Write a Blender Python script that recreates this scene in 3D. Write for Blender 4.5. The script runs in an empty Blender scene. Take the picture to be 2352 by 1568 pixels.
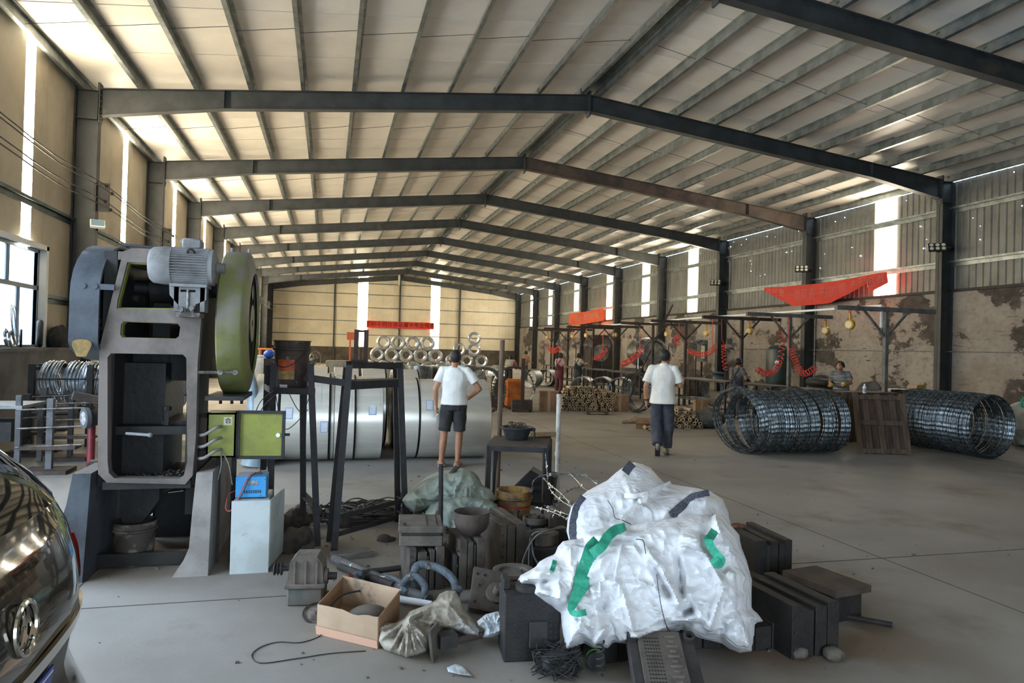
import bpy, bmesh, math, random
from mathutils import Vector, Matrix, noise
from math import sin, cos, pi, radians as RAD, atan2, sqrt

# ------------------------------------------------------------------ camera
SC = bpy.context.scene
COL = SC.collection
CAMH = 1.70
FPX, YAW, PITCH, ROLL = 1590.3, 0.2585, 0.0106, 0.0256
_f = Vector((sin(YAW) * cos(PITCH), cos(YAW) * cos(PITCH), sin(PITCH)))
_r = Vector((cos(YAW), -sin(YAW), 0))
_u = _r.cross(_f)
CR = _r * cos(ROLL) + _u * sin(ROLL)
CU = _u * cos(ROLL) - _r * sin(ROLL)
CF = _f
cam_data = bpy.data.cameras.new('camera')
cam_data.sensor_width = 36.0
cam_data.lens = 36.0 * FPX / 2352.0
cam_data.clip_start = 0.05
cam_data.clip_end = 500
cam = bpy.data.objects.new('camera', cam_data)
COL.objects.link(cam)
cam.matrix_world = Matrix(((CR.x, CU.x, -CF.x, 0), (CR.y, CU.y, -CF.y, 0), (CR.z, CU.z, -CF.z, CAMH), (0, 0, 0, 1)))
SC.camera = cam

# ------------------------------------------------------------------ light
SKY = 2.3
world = bpy.data.worlds.new('daylight')
SC.world = world
world.use_nodes = True
_wn = world.node_tree.nodes['Background']
_wn.inputs[0].default_value = (0.66, 0.82, 1.0, 1)
_wn.inputs[1].default_value = SKY
SC.view_settings.view_transform = 'Standard'
SC.view_settings.look = 'None'
SC.view_settings.gamma = 1
SC.view_settings.use_curve_mapping = False
SC.view_settings.exposure = 2.35
SC.cycles.max_bounces = 10
SC.cycles.diffuse_bounces = 5
SC.cycles.glossy_bounces = 4
SC.cycles.transmission_bounces = 4
SC.cycles.sample_clamp_indirect = 6.0
SC.cycles.caustics_reflective = False
SC.cycles.caustics_refractive = False


def portal(name, loc, rot, sx, sy):
    l = bpy.data.lights.new(name, 'AREA')
    l.shape = 'RECTANGLE'
    l.size = sx
    l.size_y = sy
    l.cycles.is_portal = True
    o = bpy.data.objects.new(name, l)
    COL.objects.link(o)
    o.location = loc
    o.rotation_euler = rot
    return o


# open goods door in the left wall beside the parked car, and the window further down
portal('door_daylight', (-5.25, 4.0, 2.5), (0, RAD(-90), 0), 5.0, 9.0)
portal('front_opening_daylight', (1.2, -2.95, 1.5), (RAD(90), 0, 0), 3.0, 3.0)  # unseen opening behind the camera, added for light on front faces
portal('window_daylight', (-5.25, 12.9, 2.4), (0, RAD(-90), 0), 1.9, 4.2)

# ------------------------------------------------------------------ helpers


def ray(px, py):
    return CF + CR * ((px - 1176) / FPX) - CU * ((py - 784) / FPX)


def G(px, py, z=0.0):
    d = ray(px, py)
    t = (z - CAMH) / d.z
    return Vector((d.x * t, d.y * t, z))


def AY(px, py, Y):
    d = ray(px, py)
    t = Y / d.y
    return Vector((d.x * t, Y, CAMH + d.z * t))


def AX(px, py, X):
    d = ray(px, py)
    t = X / d.x
    return Vector((X, d.y * t, CAMH + d.z * t))


def AD(px, py, dep):
    d = ray(px, py)
    return Vector((d.x * dep, d.y * dep, CAMH + d.z * dep))


def lin(c):
    r = []
    for v in c[:3]:
        v = v / 255.0
        r.append(v / 12.92 if v <= .04045 else ((v + .055) / 1.055) ** 2.4)
    return (r[0], r[1], r[2], 1)


MATS = {}


def M(name, c1, c2=None, scale=4.0, rough=.75, metal=0.0, bump=0.0, bscale=None, lo=.42, hi=.6, detail=6,
      emit=None, estr=0.0, c3=None, c3scale=1.5, c3lo=.55, c3hi=.7, spec=.5, alpha=1.0, trans=0.0, stretch=None, coat=0.0, rough2=None):
    if name in MATS:
        return MATS[name]
    m = bpy.data.materials.new(name)
    m.use_nodes = True
    nt = m.node_tree
    N, L = nt.nodes, nt.links
    b = N['Principled BSDF']
    b.inputs['Roughness'].default_value = rough
    b.inputs['Metallic'].default_value = metal
    b.inputs['Specular IOR Level'].default_value = spec
    b.inputs['Coat Weight'].default_value = coat
    if alpha < 1:
        b.inputs['Alpha'].default_value = alpha
    if trans:
        b.inputs['Transmission Weight'].default_value = trans
    b.inputs['Base Color'].default_value = lin(c1)
    need = c2 is not None or bump or c3 is not None
    if need:
        tc = N.new('ShaderNodeTexCoord')
        src = tc.outputs['Object']
        if stretch:
            mp = N.new('ShaderNodeMapping')
            mp.inputs['Scale'].default_value = stretch
            L.new(src, mp.inputs['Vector'])
            src = mp.outputs['Vector']

    def nz(sc, lo, hi, det=6):
        n = N.new('ShaderNodeTexNoise')
        n.inputs['Scale'].default_value = sc
        n.inputs['Detail'].default_value = det
        n.inputs['Roughness'].default_value = .62
        L.new(src, n.inputs['Vector'])
        mr = N.new('ShaderNodeMapRange')
        mr.inputs['From Min'].default_value = lo
        mr.inputs['From Max'].default_value = hi
        L.new(n.outputs['Fac'], mr.inputs['Value'])
        return mr.outputs['Result']

    if c2 is not None:
        fac = nz(scale, lo, hi, detail)
        mx = N.new('ShaderNodeMix')
        mx.data_type = 'RGBA'
        mx.inputs['A'].default_value = lin(c1)
        mx.inputs['B'].default_value = lin(c2)
        L.new(fac, mx.inputs['Factor'])
        out = mx.outputs['Result']
        if rough2 is not None:
            mr = N.new('ShaderNodeMapRange')
            mr.inputs['To Min'].default_value = rough
            mr.inputs['To Max'].default_value = rough2
            L.new(fac, mr.inputs['Value'])
            L.new(mr.outputs['Result'], b.inputs['Roughness'])
        if c3 is not None:
            f3 = nz(c3scale, c3lo, c3hi)
            m3 = N.new('ShaderNodeMix')
            m3.data_type = 'RGBA'
            L.new(out, m3.inputs['A'])
            m3.inputs['B'].default_value = lin(c3)
            L.new(f3, m3.inputs['Factor'])
            out = m3.outputs['Result']
        L.new(out, b.inputs['Base Color'])
    if bump:
        n = N.new('ShaderNodeTexNoise')
        n.inputs['Scale'].default_value = bscale or scale * 4
        n.inputs['Detail'].default_value = 5
        L.new(src, n.inputs['Vector'])
        bp = N.new('ShaderNodeBump')
        bp.inputs['Strength'].default_value = bump
        bp.inputs['Distance'].default_value = .01
        L.new(n.outputs['Fac'], bp.inputs['Height'])
        L.new(bp.outputs['Normal'], b.inputs['Normal'])
    if emit is not None:
        b.inputs['Emission Color'].default_value = lin(emit)
        b.inputs['Emission Strength'].default_value = estr
    MATS[name] = m
    return m


def rotm(rx=0, ry=0, rz=0):
    return Matrix.Rotation(rz, 3, 'Z') @ Matrix.Rotation(ry, 3, 'Y') @ Matrix.Rotation(rx, 3, 'X')


def frame_of(d):
    d = d.normalized()
    a = Vector((0, 0, 1)) if abs(d.z) < .95 else Vector((1, 0, 0))
    u = d.cross(a).normalized()
    return u, d.cross(u).normalized()


class MB:
    """collects shapes, then links them as one mesh object"""

    def __init__(s):
        s.v = []
        s.f = []

    def add(s, vs, fs):
        o = len(s.v)
        s.v += [Vector(v) for v in vs]
        s.f += [tuple(i + o for i in f) for f in fs]
        return s

    def box(s, c, d, R=None, ch=0.0):
        hx, hy, hz = d[0] / 2, d[1] / 2, d[2] / 2
        c = Vector(c)
        if ch > 0:
            b = bmesh.new()
            bmesh.ops.create_cube(b, size=1)
            for v in b.verts:
                v.co = Vector((v.co.x * d[0], v.co.y * d[1], v.co.z * d[2]))
            bmesh.ops.bevel(b, geom=b.edges[:], offset=min(ch, .45 * min(d)), segments=1, affect='EDGES', profile=.5)
            b.verts.index_update()
            vs = [v.co.copy() for v in b.verts]
            fs = [tuple(v.index for v in f.verts) for f in b.faces]
            b.free()
        else:
            vs = [Vector((x, y, z)) for x in (-hx, hx) for y in (-hy, hy) for z in (-hz, hz)]
            fs = [(0, 1, 3, 2), (4, 6, 7, 5), (0, 4, 5, 1), (2, 3, 7, 6), (0, 2, 6, 4), (1, 5, 7, 3)]
        if R is not None:
            vs = [R @ v for v in vs]
        return s.add([v + c for v in vs], fs)

    def b2(s, a, b, ch=0.0):
        a, b = Vector(a), Vector(b)
        return s.box((a + b) / 2, [abs(q) for q in (b - a)], None, ch)

    def beam(s, p0, p1, w, h, up=None, ch=0.0):
        p0, p1 = Vector(p0), Vector(p1)
        d = p1 - p0
        L = d.length
        x = d.normalized()
        up = Vector(up) if up else (Vector((0, 0, 1)) if abs(x.z) < .95 else Vector((0, 1, 0)))
        y = up.cross(x).normalized()
        z = x.cross(y)
        R = Matrix((x, y, z)).transposed()
        return s.box((p0 + p1) / 2, (L, w, h), R, ch)

    def angle(s, p0, p1, w, t, up=None):
        """angle-iron: two thin legs"""
        p0, p1 = Vector(p0), Vector(p1)
        x = (p1 - p0).normalized()
        up = Vector(up) if up else (Vector((0, 0, 1)) if abs(x.z) < .9 else Vector((0, 1, 0)))
        y = up.cross(x).normalized()
        z = x.cross(y)
        o = -y * (w / 2)
        s.beam(p0 + o, p1 + o, t, w, z)
        o = -z * (w / 2)
        s.beam(p0 + o, p1 + o, w, t, z)
        return s

    def cyl(s, p0, p1, r0, r1=None, n=16, cap=True):
        p0, p1 = Vector(p0), Vector(p1)
        r1 = r0 if r1 is None else r1
        u, v = frame_of(p1 - p0)
        vs = []
        for p, r in ((p0, r0), (p1, r1)):
            for i in range(n):
                a = 2 * pi * i / n
                vs.append(p + u * (r * cos(a)) + v * (r * sin(a)))
        fs = [(i, (i + 1) % n, n + (i + 1) % n, n + i) for i in range(n)]
        if cap:
            fs += [tuple(range(n - 1, -1, -1)), tuple(range(n, 2 * n))]
        return s.add(vs, fs)

    def tube(s, pts, r, n=8, closed=False, cap=True):
        pts = [Vector(p) for p in pts]
        m = len(pts)
        rs = r if isinstance(r, (list, tuple)) else [r] * m
        u = None
        vs = []
        for i, p in enumerate(pts):
            if closed:
                t = pts[(i + 1) % m] - pts[i - 1]
            else:
                t = pts[min(i + 1, m - 1)] - pts[max(i - 1, 0)]
            if t.length < 1e-9:
                t = Vector((0, 0, 1))
            t.normalize()
            if u is None:
                u, _ = frame_of(t)
            u = (u - t * u.dot(t))
            if u.length < 1e-6:
                u, _ = frame_of(t)
            u.normalize()
            w = t.cross(u)
            for k in range(n):
                a = 2 * pi * k / n
                vs.append(p + u * (rs[i] * cos(a)) + w * (rs[i] * sin(a)))
        fs = []
        for i in range(m if closed else m - 1):
            j = (i + 1) % m
            for k in range(n):
                k2 = (k + 1) % n
                fs.append((i * n + k, i * n + k2, j * n + k2, j * n + k))
        if cap and not closed:
            fs.append(tuple(range(n - 1, -1, -1)))
            fs.append(tuple((m - 1) * n + k for k in range(n)))
        return s.add(vs, fs)

    def lathe(s, prof, n=24, o=(0, 0, 0), ax=(0, 0, 1), cap=True, a0=0.0, a1=2 * pi):
        """prof: (radius, height) list, revolved about ax"""
        o = Vector(o)
        ax = Vector(ax).normalized()
        u, v = frame_of(ax)
        full = abs(a1 - a0 - 2 * pi) < 1e-6
        k = n if full else n + 1
        vs = []
        for r, h in prof:
            for i in range(k):
                a = a0 + (a1 - a0) * i / n
                vs.append(o + ax * h + u * (r * cos(a)) + v * (r * sin(a)))
        fs = []
        for j in range(len(prof) - 1):
            for i in range(n):
                i2 = (i + 1) % k
                fs.append((j * k + i, j * k + i2, (j + 1) * k + i2, (j + 1) * k + i))
        if cap and full:
            if prof[0][0] > 1e-6:
                fs.append(tuple(range(k - 1, -1, -1)))
            if prof[-1][0] > 1e-6:
                fs.append(tuple((len(prof) - 1) * k + i for i in range(k)))
        return s.add(vs, fs)

    def prism(s, poly, h0, h1, ax='y', holes=None):
        """extrude a 2-D polygon (a,b) between h0..h1 along axis; holes is a list of polygons"""
        def P(a, b, h):
            return Vector((a, h, b)) if ax == 'y' else (Vector((h, a, b)) if ax == 'x' else Vector((a, b, h)))
        if not holes:
            n = len(poly)
            vs = [P(a, b, h0) for a, b in poly] + [P(a, b, h1) for a, b in poly]
            fs = [tuple(range(n - 1, -1, -1)), tuple(range(n, 2 * n))]
            fs += [(i, (i + 1) % n, n + (i + 1) % n, n + i) for i in range(n)]
            return s.add(vs, fs)
        b = bmesh.new()
        es = []
        for lp in [poly] + holes:
            q = [b.verts.new(P(a, c, h0)) for a, c in lp]
            es += [b.edges.new((q[i], q[(i + 1) % len(q)])) for i in range(len(q))]
        bmesh.ops.triangle_fill(b, use_beauty=True, use_dissolve=False, edges=es)
        g = bmesh.ops.extrude_face_region(b, geom=b.faces[:])
        dv = P(0, 0, h1) - P(0, 0, h0)
        for e in g['geom']:
            if isinstance(e, bmesh.types.BMVert):
                e.co += dv
        b.verts.index_update()
        s.add([v.co.copy() for v in b.verts], [tuple(v.index for v in f.verts) for f in b.faces])
        b.free()
        return s

    def sphere(s, c, r, n=16, m=10, sc=(1, 1, 1), R=None):
        vs, fs = [], []
        c = Vector(c)
        for j in range(m + 1):
            t = pi * j / m
            for i in range(n):
                a = 2 * pi * i / n
                q = Vector((r * sc[0] * sin(t) * cos(a), r * sc[1] * sin(t) * sin(a), r * sc[2] * cos(t)))
                vs.append((R @ q if R is not None else q) + c)
        for j in range(m):
            for i in range(n):
                i2 = (i + 1) % n
                fs.append((j * n + i, j * n + i2, (j + 1) * n + i2, (j + 1) * n + i))
        return s.add(vs, fs)

    def torus(s, c, R, r, ax=(0, 0, 1), n=32, m=10, sy=1.0):
        u, v = frame_of(Vector(ax))
        c = Vector(c)
        pts = [c + u * (R * cos(2 * pi * i / n)) + v * (R * sy * sin(2 * pi * i / n)) for i in range(n)]
        return s.tube(pts, r, m, closed=True)

    def grid(s, fn, nu, nv, cu=False):
        vs = [fn(i / nu, j / nv) for j in range(nv + 1) for i in range(nu + (0 if cu else 1))]
        k = nu + (0 if cu else 1)
        fs = []
        for j in range(nv):
            for i in range(nu):
                i2 = (i + 1) % k
                fs.append((j * k + i, j * k + i2, (j + 1) * k + i2, (j + 1) * k + i))
        return s.add(vs, fs)

    def xf(s, mat):
        s.v = [mat @ v for v in s.v]
        return s

    def mesh(s, name, mat, smooth=None, fix=True):
        me = bpy.data.meshes.new(name)
        me.from_pydata([tuple(v) for v in s.v], [], s.f)
        if fix:
            b = bmesh.new()
            b.from_mesh(me)
            bmesh.ops.remove_doubles(b, verts=b.verts[:], dist=1e-5)
            bmesh.ops.recalc_face_normals(b, faces=b.faces[:])
            b.to_mesh(me)
            b.free()
        mats = mat if isinstance(mat, (list, tuple)) else [mat]
        for q in mats:
            me.materials.append(q)
        if smooth is not None:
            me.shade_smooth()
            me.set_sharp_from_angle(angle=RAD(smooth))
        return me

    def build(s, name, mat, parent=None, smooth=40, loc=None, rotz=None, fix=True):
        o = bpy.data.objects.new(name, s.mesh(name, mat, smooth, fix))
        COL.objects.link(o)
        if parent:
            o.parent = parent
        if loc is not None:
            o.location = loc
        if rotz is not None:
            o.rotation_euler = (0, 0, rotz)
        return o


def tag(o, label, cat, group=None):
    o['label'] = label
    o['category'] = cat
    if group:
        o['group'] = group
    return o


def struct(o, label=None):
    o['kind'] = 'structure'
    if label:
        o['label'] = label
    return o


def stuff(o, label=None, cat=None):
    o['kind'] = 'stuff'
    if label:
        o['label'] = label
    if cat:
        o['category'] = cat
    return o


def thing(name, label, cat, loc=(0, 0, 0), rotz=0.0, group=None, rot=None):
    o = bpy.data.objects.new(name, None)
    COL.objects.link(o)
    o.empty_display_size = .1
    o.location = loc
    o.rotation_euler = rot if rot else (0, 0, rotz)
    return tag(o, label, cat, group)


def dup(root, loc=None, rot=None, label=None, group=None, scale=None):
    r = root.copy()
    COL.objects.link(r)
    if loc is not None:
        r.location = loc
    if rot is not None:
        r.rotation_euler = rot if isinstance(rot, (tuple, list)) else (0, 0, rot)
    if scale is not None:
        r.scale = (scale, scale, scale) if not isinstance(scale, (tuple, list)) else scale
    if label:
        r['label'] = label
    if group:
        r['group'] = group
    for ch in list(root.children):
        c = ch.copy()
        COL.objects.link(c)
        c.parent = r
        for g in ch.children:
            d = g.copy()
            COL.objects.link(d)
            d.parent = c
    return r


def inst(mesh, name, parent, loc, rot=(0, 0, 0), scale=None):
    o = bpy.data.objects.new(name, mesh)
    COL.objects.link(o)
    o.parent = parent
    o.location = loc
    o.rotation_euler = rot
    if scale:
        o.scale = scale
    return o


def smooth_path(pts, n=8, closed=False):
    """Catmull-Rom through the points"""
    P = [Vector(p) for p in pts]
    m = len(P)
    out = []
    rng = range(m) if closed else range(m - 1)
    for i in rng:
        if closed:
            a, b, c, d = P[i - 1], P[i], P[(i + 1) % m], P[(i + 2) % m]
        else:
            a, b, c, d = P[max(i - 1, 0)], P[i], P[i + 1], P[min(i + 2, m - 1)]
        for k in range(n):
            t = k / n
            out.append(.5 * ((2 * b) + (c - a) * t + (2 * a - 5 * b + 4 * c - d) * t * t + (3 * b - a - 3 * c + d) * t ** 3))
    if not closed:
        out.append(P[-1])
    return out


def rrect(x0, z0, x1, z1, r, n=4):
    out = []
    for cx, cz, a in ((x1 - r, z1 - r, 0), (x0 + r, z1 - r, 90), (x0 + r, z0 + r, 180), (x1 - r, z0 + r, 270)):
        for k in range(n + 1):
            t = RAD(a + 90 * k / n)
            out.append((cx + r * cos(t), cz + r * sin(t)))
    return out


def text_mesh(body, size, mat, name='lettering', bold=0.0, sx=1.0, align='CENTER'):
    cu = bpy.data.curves.new(name, 'FONT')
    cu.body = body
    cu.size = size
    cu.align_x = align
    cu.align_y = 'CENTER'
    cu.offset = bold
    cu.extrude = .001
    cu.resolution_u = 3
    o = bpy.data.objects.new(name, cu)
    COL.objects.link(o)
    dg = bpy.context.evaluated_depsgraph_get()
    me = bpy.data.meshes.new_from_object(o.evaluated_get(dg))
    bpy.data.objects.remove(o)
    me.materials.clear()
    me.materials.append(mat)
    return me


def evaluated(o, name=None):
    """bake an object's modifiers into its mesh"""
    dg = bpy.context.evaluated_depsgraph_get()
    me = bpy.data.meshes.new_from_object(o.evaluated_get(dg))
    o.modifiers.clear()
    o.data = me
    return o


rnd = random.Random(7)
# ================================================================== the hall
XL, XR, XM = -5.29, 17.74, 6.22
YB = 64.6            # back wall
YF = -3.0            # front wall (behind the photographer)
HE, HR = 7.15, 8.38  # roof underside at eave and at ridge
SLOPE = (HR - HE) / (XM - XL)


def roofz(x):
    return HR - abs(x - XM) * SLOPE


m_conc = M('concrete_floor', (152, 148, 143), (122, 115, 106), scale=.35, rough=.78, bump=.12, bscale=30, lo=.35, hi=.68,
           c3=(108, 99, 87), c3scale=.9, c3lo=.56, c3hi=.75, detail=9)

def floor_dirt(m):
    """brown trodden dirt round the scrap heap and the press"""
    N, L = m.node_tree.nodes, m.node_tree.links
    b = N['Principled BSDF']
    src = b.inputs['Base Color'].links[0].from_socket
    tc = N.new('ShaderNodeTexCoord')
    nz = N.new('ShaderNodeTexNoise')
    nz.inputs['Scale'].default_value = 1.6
    nz.inputs['Detail'].default_value = 8
    L.new(tc.outputs['Object'], nz.inputs['Vector'])
    for (x, y, r) in ((1.5, 5.2, 2.3), (-1.2, 6.2, 1.2), (2.8, 3.9, 1.5)):
        d = N.new('ShaderNodeVectorMath')
        d.operation = 'DISTANCE'
        d.inputs[1].default_value = (x, y, 0)
        L.new(tc.outputs['Object'], d.inputs[0])
        mr = N.new('ShaderNodeMapRange')
        mr.inputs['From Min'].default_value = r
        mr.inputs['From Max'].default_value = r * .4
        L.new(d.outputs['Value'], mr.inputs['Value'])
        mu = N.new('ShaderNodeMath')
        mu.operation = 'MULTIPLY'
        L.new(mr.outputs['Result'], mu.inputs[0])
        m2 = N.new('ShaderNodeMapRange')
        m2.inputs['From Min'].default_value = .3
        m2.inputs['From Max'].default_value = .6
        L.new(nz.outputs['Fac'], m2.inputs['Value'])
        L.new(m2.outputs['Result'], mu.inputs[1])
        mx = N.new('ShaderNodeMix')
        mx.data_type = 'RGBA'
        L.new(mu.outputs[0], mx.inputs['Factor'])
        L.new(src, mx.inputs['A'])
        mx.inputs['B'].default_value = lin((112, 96, 78))
        src = mx.outputs['Result']
    L.new(src, b.inputs['Base Color'])


floor_dirt(m_conc)
m_joint = M('floor_joint', (70, 64, 58), rough=.9)
m_apron = M('yard_concrete', (168, 166, 160), (150, 147, 140), scale=.5, rough=.9)
m_roof = M('foam_roof_panel', (232, 226, 217), (220, 213, 203), scale=.6, rough=.45, bump=.05, bscale=3)
m_galv = M('galvanised_purlin', (150, 156, 156), (120, 128, 128), scale=3, rough=.38, metal=.75)
m_galvd = M('ridge_sheet', (92, 104, 106), (70, 80, 82), scale=3, rough=.4, metal=.7)
m_steel = M('dark_frame_paint', (62, 66, 68), (50, 53, 54), scale=2.5, rough=.55, bump=.05, c3=(84, 76, 68), c3scale=1.2, c3lo=.62, c3hi=.72)
m_rusty = M('primer_frame_paint', (92, 78, 70), (66, 58, 54), scale=2.2, rough=.7)
m_cream = M('cream_wall_panel', (214, 204, 180), (202, 192, 168), scale=.7, rough=.6, bump=.04, bscale=2)
m_creamL = M('beige_wall_panel', (186, 178, 160), (168, 160, 142), scale=.7, rough=.6, bump=.04, bscale=2)
m_strip = M('daylight_strip', (235, 230, 215), rough=.6, emit=(255, 240, 208), estr=19.0)
m_stripR = M('daylight_strip_right', (235, 230, 215), rough=.6, emit=(255, 242, 214), estr=8.0)
m_stripB = M('daylight_strip_end', (235, 228, 205), rough=.6, emit=(255, 242, 205), estr=4.0)
m_stripP = M('glow_strip_end', (220, 220, 205), rough=.6, emit=(255, 240, 200), estr=.3)  # lower end wall strip, a weak glow put into its material
m_clad = M('grey_cladding', (120, 120, 114), (100, 100, 95), scale=1.2, rough=.5, metal=.25)
m_render = M('grey_render', (116, 116, 114), (92, 92, 92), scale=1.4, rough=.9, bump=.25, bscale=25)
m_renderL = M('grey_dado_render', (112, 114, 118), (90, 92, 96), scale=1.4, rough=.9, bump=.25, bscale=25)
m_dado = M('dark_dado', (92, 84, 72), (70, 64, 56), scale=1.5, rough=.9)
m_white = M('white_frame_paint', (226, 230, 232), rough=.5)
m_blk = M('black_metal', (28, 28, 29), (44, 42, 40), scale=6, rough=.65, bump=.1)


def peeling():
    m = bpy.data.materials.new('peeling_paint_brick')
    m.use_nodes = True
    N, L = m.node_tree.nodes, m.node_tree.links
    b = N['Principled BSDF']
    b.inputs['Roughness'].default_value = .85
    tc = N.new('ShaderNodeTexCoord')
    mp = N.new('ShaderNodeMapping')
    mp.inputs['Scale'].default_value = (1, .7, 1)
    L.new(tc.outputs['Object'], mp.inputs['Vector'])

    def ns(scale, det, rough=.6, vec=None):
        n = N.new('ShaderNodeTexNoise')
        n.inputs['Scale'].default_value = scale
        n.inputs['Detail'].default_value = det
        n.inputs['Roughness'].default_value = rough
        L.new(vec or mp.outputs['Vector'], n.inputs['Vector'])
        return n.outputs['Fac']

    def mr(v, a, c, x=0., y=1.):
        q = N.new('ShaderNodeMapRange')
        for k, t in (('From Min', a), ('From Max', c), ('To Min', x), ('To Max', y)):
            q.inputs[k].default_value = t
        L.new(v, q.inputs['Value'])
        return q.outputs['Result']

    def mix(f, a, c):
        q = N.new('ShaderNodeMix')
        q.data_type = 'RGBA'
        L.new(f, q.inputs['Factor'])
        for k, t in (('A', a), ('B', c)):
            if isinstance(t, tuple):
                q.inputs[k].default_value = lin(t)
            else:
                L.new(t, q.inputs[k])
        return q.outputs['Result']
    paint = mix(mr(ns(1.1, 7), .4, .62), (158, 152, 145), (138, 127, 118))
    paint = mix(mr(ns(9, 5), .5, .75), paint, (126, 116, 108))
    base = mix(mr(ns(3, 6), .4, .6), (88, 82, 77), (62, 56, 51))
    big = mr(ns(.55, 9, .62), .545, .56)
    # flaking along the brick courses
    mp2 = N.new('ShaderNodeMapping')
    mp2.inputs['Scale'].default_value = (1, 1.2, 7)
    L.new(tc.outputs['Object'], mp2.inputs['Vector'])
    fl = mr(ns(1.6, 4, .5, mp2.outputs['Vector']), .64, .66)
    wh = mr(ns(.5, 3), .45, .6)
    mu = N.new('ShaderNodeMath')
    mu.operation = 'MULTIPLY'
    L.new(fl, mu.inputs[0])
    L.new(wh, mu.inputs[1])
    mxx = N.new('ShaderNodeMath')
    mxx.operation = 'MAXIMUM'
    L.new(big, mxx.inputs[0])
    L.new(mu.outputs[0], mxx.inputs[1])
    L.new(mix(mxx.outputs[0], paint, base), b.inputs['Base Color'])
    bp = N.new('ShaderNodeBump')
    bp.inputs['Strength'].default_value = .4
    bp.inputs['Distance'].default_value = .02
    bp.invert = True
    L.new(mxx.outputs[0], bp.inputs['Height'])
    L.new(bp.outputs['Normal'], b.inputs['Normal'])
    return m


m_peel = peeling()

# ---- floor and yard
fl = MB().b2((XL - .2, YF - .2, -.12), (XR + .2, YB + .2, 0)).build('floor', m_conc, smooth=None)
struct(fl, 'dusty grey concrete factory floor')
j = MB()
for y in (4.9, 12.8, 22, 31, 40, 49, 58):
    j.b2((XL, y - .006, 0), (XR, y + .006, .0015))
for x in (-1.6, 4.6, 10.8):
    j.b2((x - .005, YF, 0), (x + .005, YB, .0015))
j.build('slab_joint', m_joint, fl, smooth=None)
yd = MB().b2((XL - 2.2, -3, -.12), (XL - .2, 11, -.01)).build('yard', m_apron, smooth=None)
struct(yd, 'pale concrete yard outside the goods door')

# ---- roof: foam sandwich panels, purlins, ridge, sag rods
ceil = thing('ceiling', 'low pitched roof of off white foam panels on steel purlins', 'ceiling')
del ceil['category']
struct(ceil)
PW = 1.0
pan = {}
for side in (-1, 1):
    xa, xb = (XL - .3, XM) if side < 0 else (XM, XR + .06)
    for v in range(2):
        b = MB()
        e = .004 + .008 * v
        q = [(xa, roofz(max(xa, XL)) + (-.03 if side < 0 else 0)), (xb, roofz(min(xb, XR)) + (-.03 if side > 0 else 0))]
        z0, z1 = q[0][1] + e, q[1][1] + e
        w = PW / 2 - .006
        vs = [(x, y, z) for (x, z) in ((q[0][0], z0), (q[1][0], z1)) for y in (-w, w)]
        vs += [(x, y, z + .08) for (x, y, z) in vs]
        b.add(vs, [(0, 1, 3, 2), (4, 6, 7, 5), (0, 4, 5, 1), (2, 3, 7, 6), (0, 2, 6, 4), (1, 5, 7, 3)])
        pan[side, v] = b.mesh('roof_panel', m_roof)
y = YF + .5
k = 0
while y < YB + .4:
    for side in (-1, 1):
        inst(pan[side, (k + (side > 0)) % 2 if rnd.random() < .7 else 0], 'roof_panel', ceil, (0, y, 0))
    y += PW
    k += 1
# outer skin keeps daylight out of the panel joints
MB().add([(XL - .4, YF - .1, HE + .15), (XM, YF - .1, HR + .15), (XM, YB + .3, HR + .15), (XL - .4, YB + .3, HE + .15)], [(0, 1, 2, 3)]) \
    .add([(XR + .07, YF - .1, HE + .15), (XM, YF - .1, HR + .15), (XM, YB + .3, HR + .15), (XR + .07, YB + .3, HE + .15)], [(0, 1, 2, 3)]) \
    .build('roof_skin', m_galv, ceil, smooth=None)


def purlin_mesh(flip):
    b = MB()
    h, w, t = .20, .075, .008
    L0, L1 = YF, YB
    s = -1 if flip else 1
    b.b2((-t / 2, L0, -h), (t / 2, L1, 0))
    b.b2((0, L0, -h), (s * w, L1, -h + t))
    b.b2((0, L0, -t), (-s * w, L1, 0))
    b.b2((s * w - t / 2, L0, -h), (s * w + t / 2, L1, -h + .022))
    return b.mesh('purlin', m_galv)


pml, pmr = purlin_mesh(True), purlin_mesh(False)
PX = [XL + .12 + i * (XM - XL - .34) / 10 for i in range(11)]
for x in PX:
    a = math.atan(SLOPE)
    inst(pml, 'purlin', ceil, (x, 0, roofz(x) - .004), (0, -a, 0))
    inst(pmr, 'purlin', ceil, (2 * XM - x, 0, roofz(x) - .004), (0, a, 0))
b = MB()
b.add([(XM - .16, YF, HR - .05), (XM, YF, HR - .03), (XM + .16, YF, HR - .05), (XM - .16, YB, HR - .05), (XM, YB, HR - .03), (XM + .16, YB, HR - .05)],
      [(0, 1, 4, 3), (1, 2, 5, 4)])
b.build('ridge_cap', m_galvd, ceil, smooth=None)
b = MB()
for i in range(-3, 8):
    y = 16.5 + 6 * i + 3
    for k in range(10):
        z0, z1 = roofz(PX[k]) - .15, roofz(PX[k + 1]) - .06
        b.cyl((PX[k], y, z0), (PX[k + 1], y, z1), .006, n=5)
        b.cyl((2 * XM - PX[k], y, z0), (2 * XM - PX[k + 1], y, z1), .006, n=5)
b.build('sag_rods', m_galvd, ceil)

# ---- steel portal frames
RD = .42   # rafter depth


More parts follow.
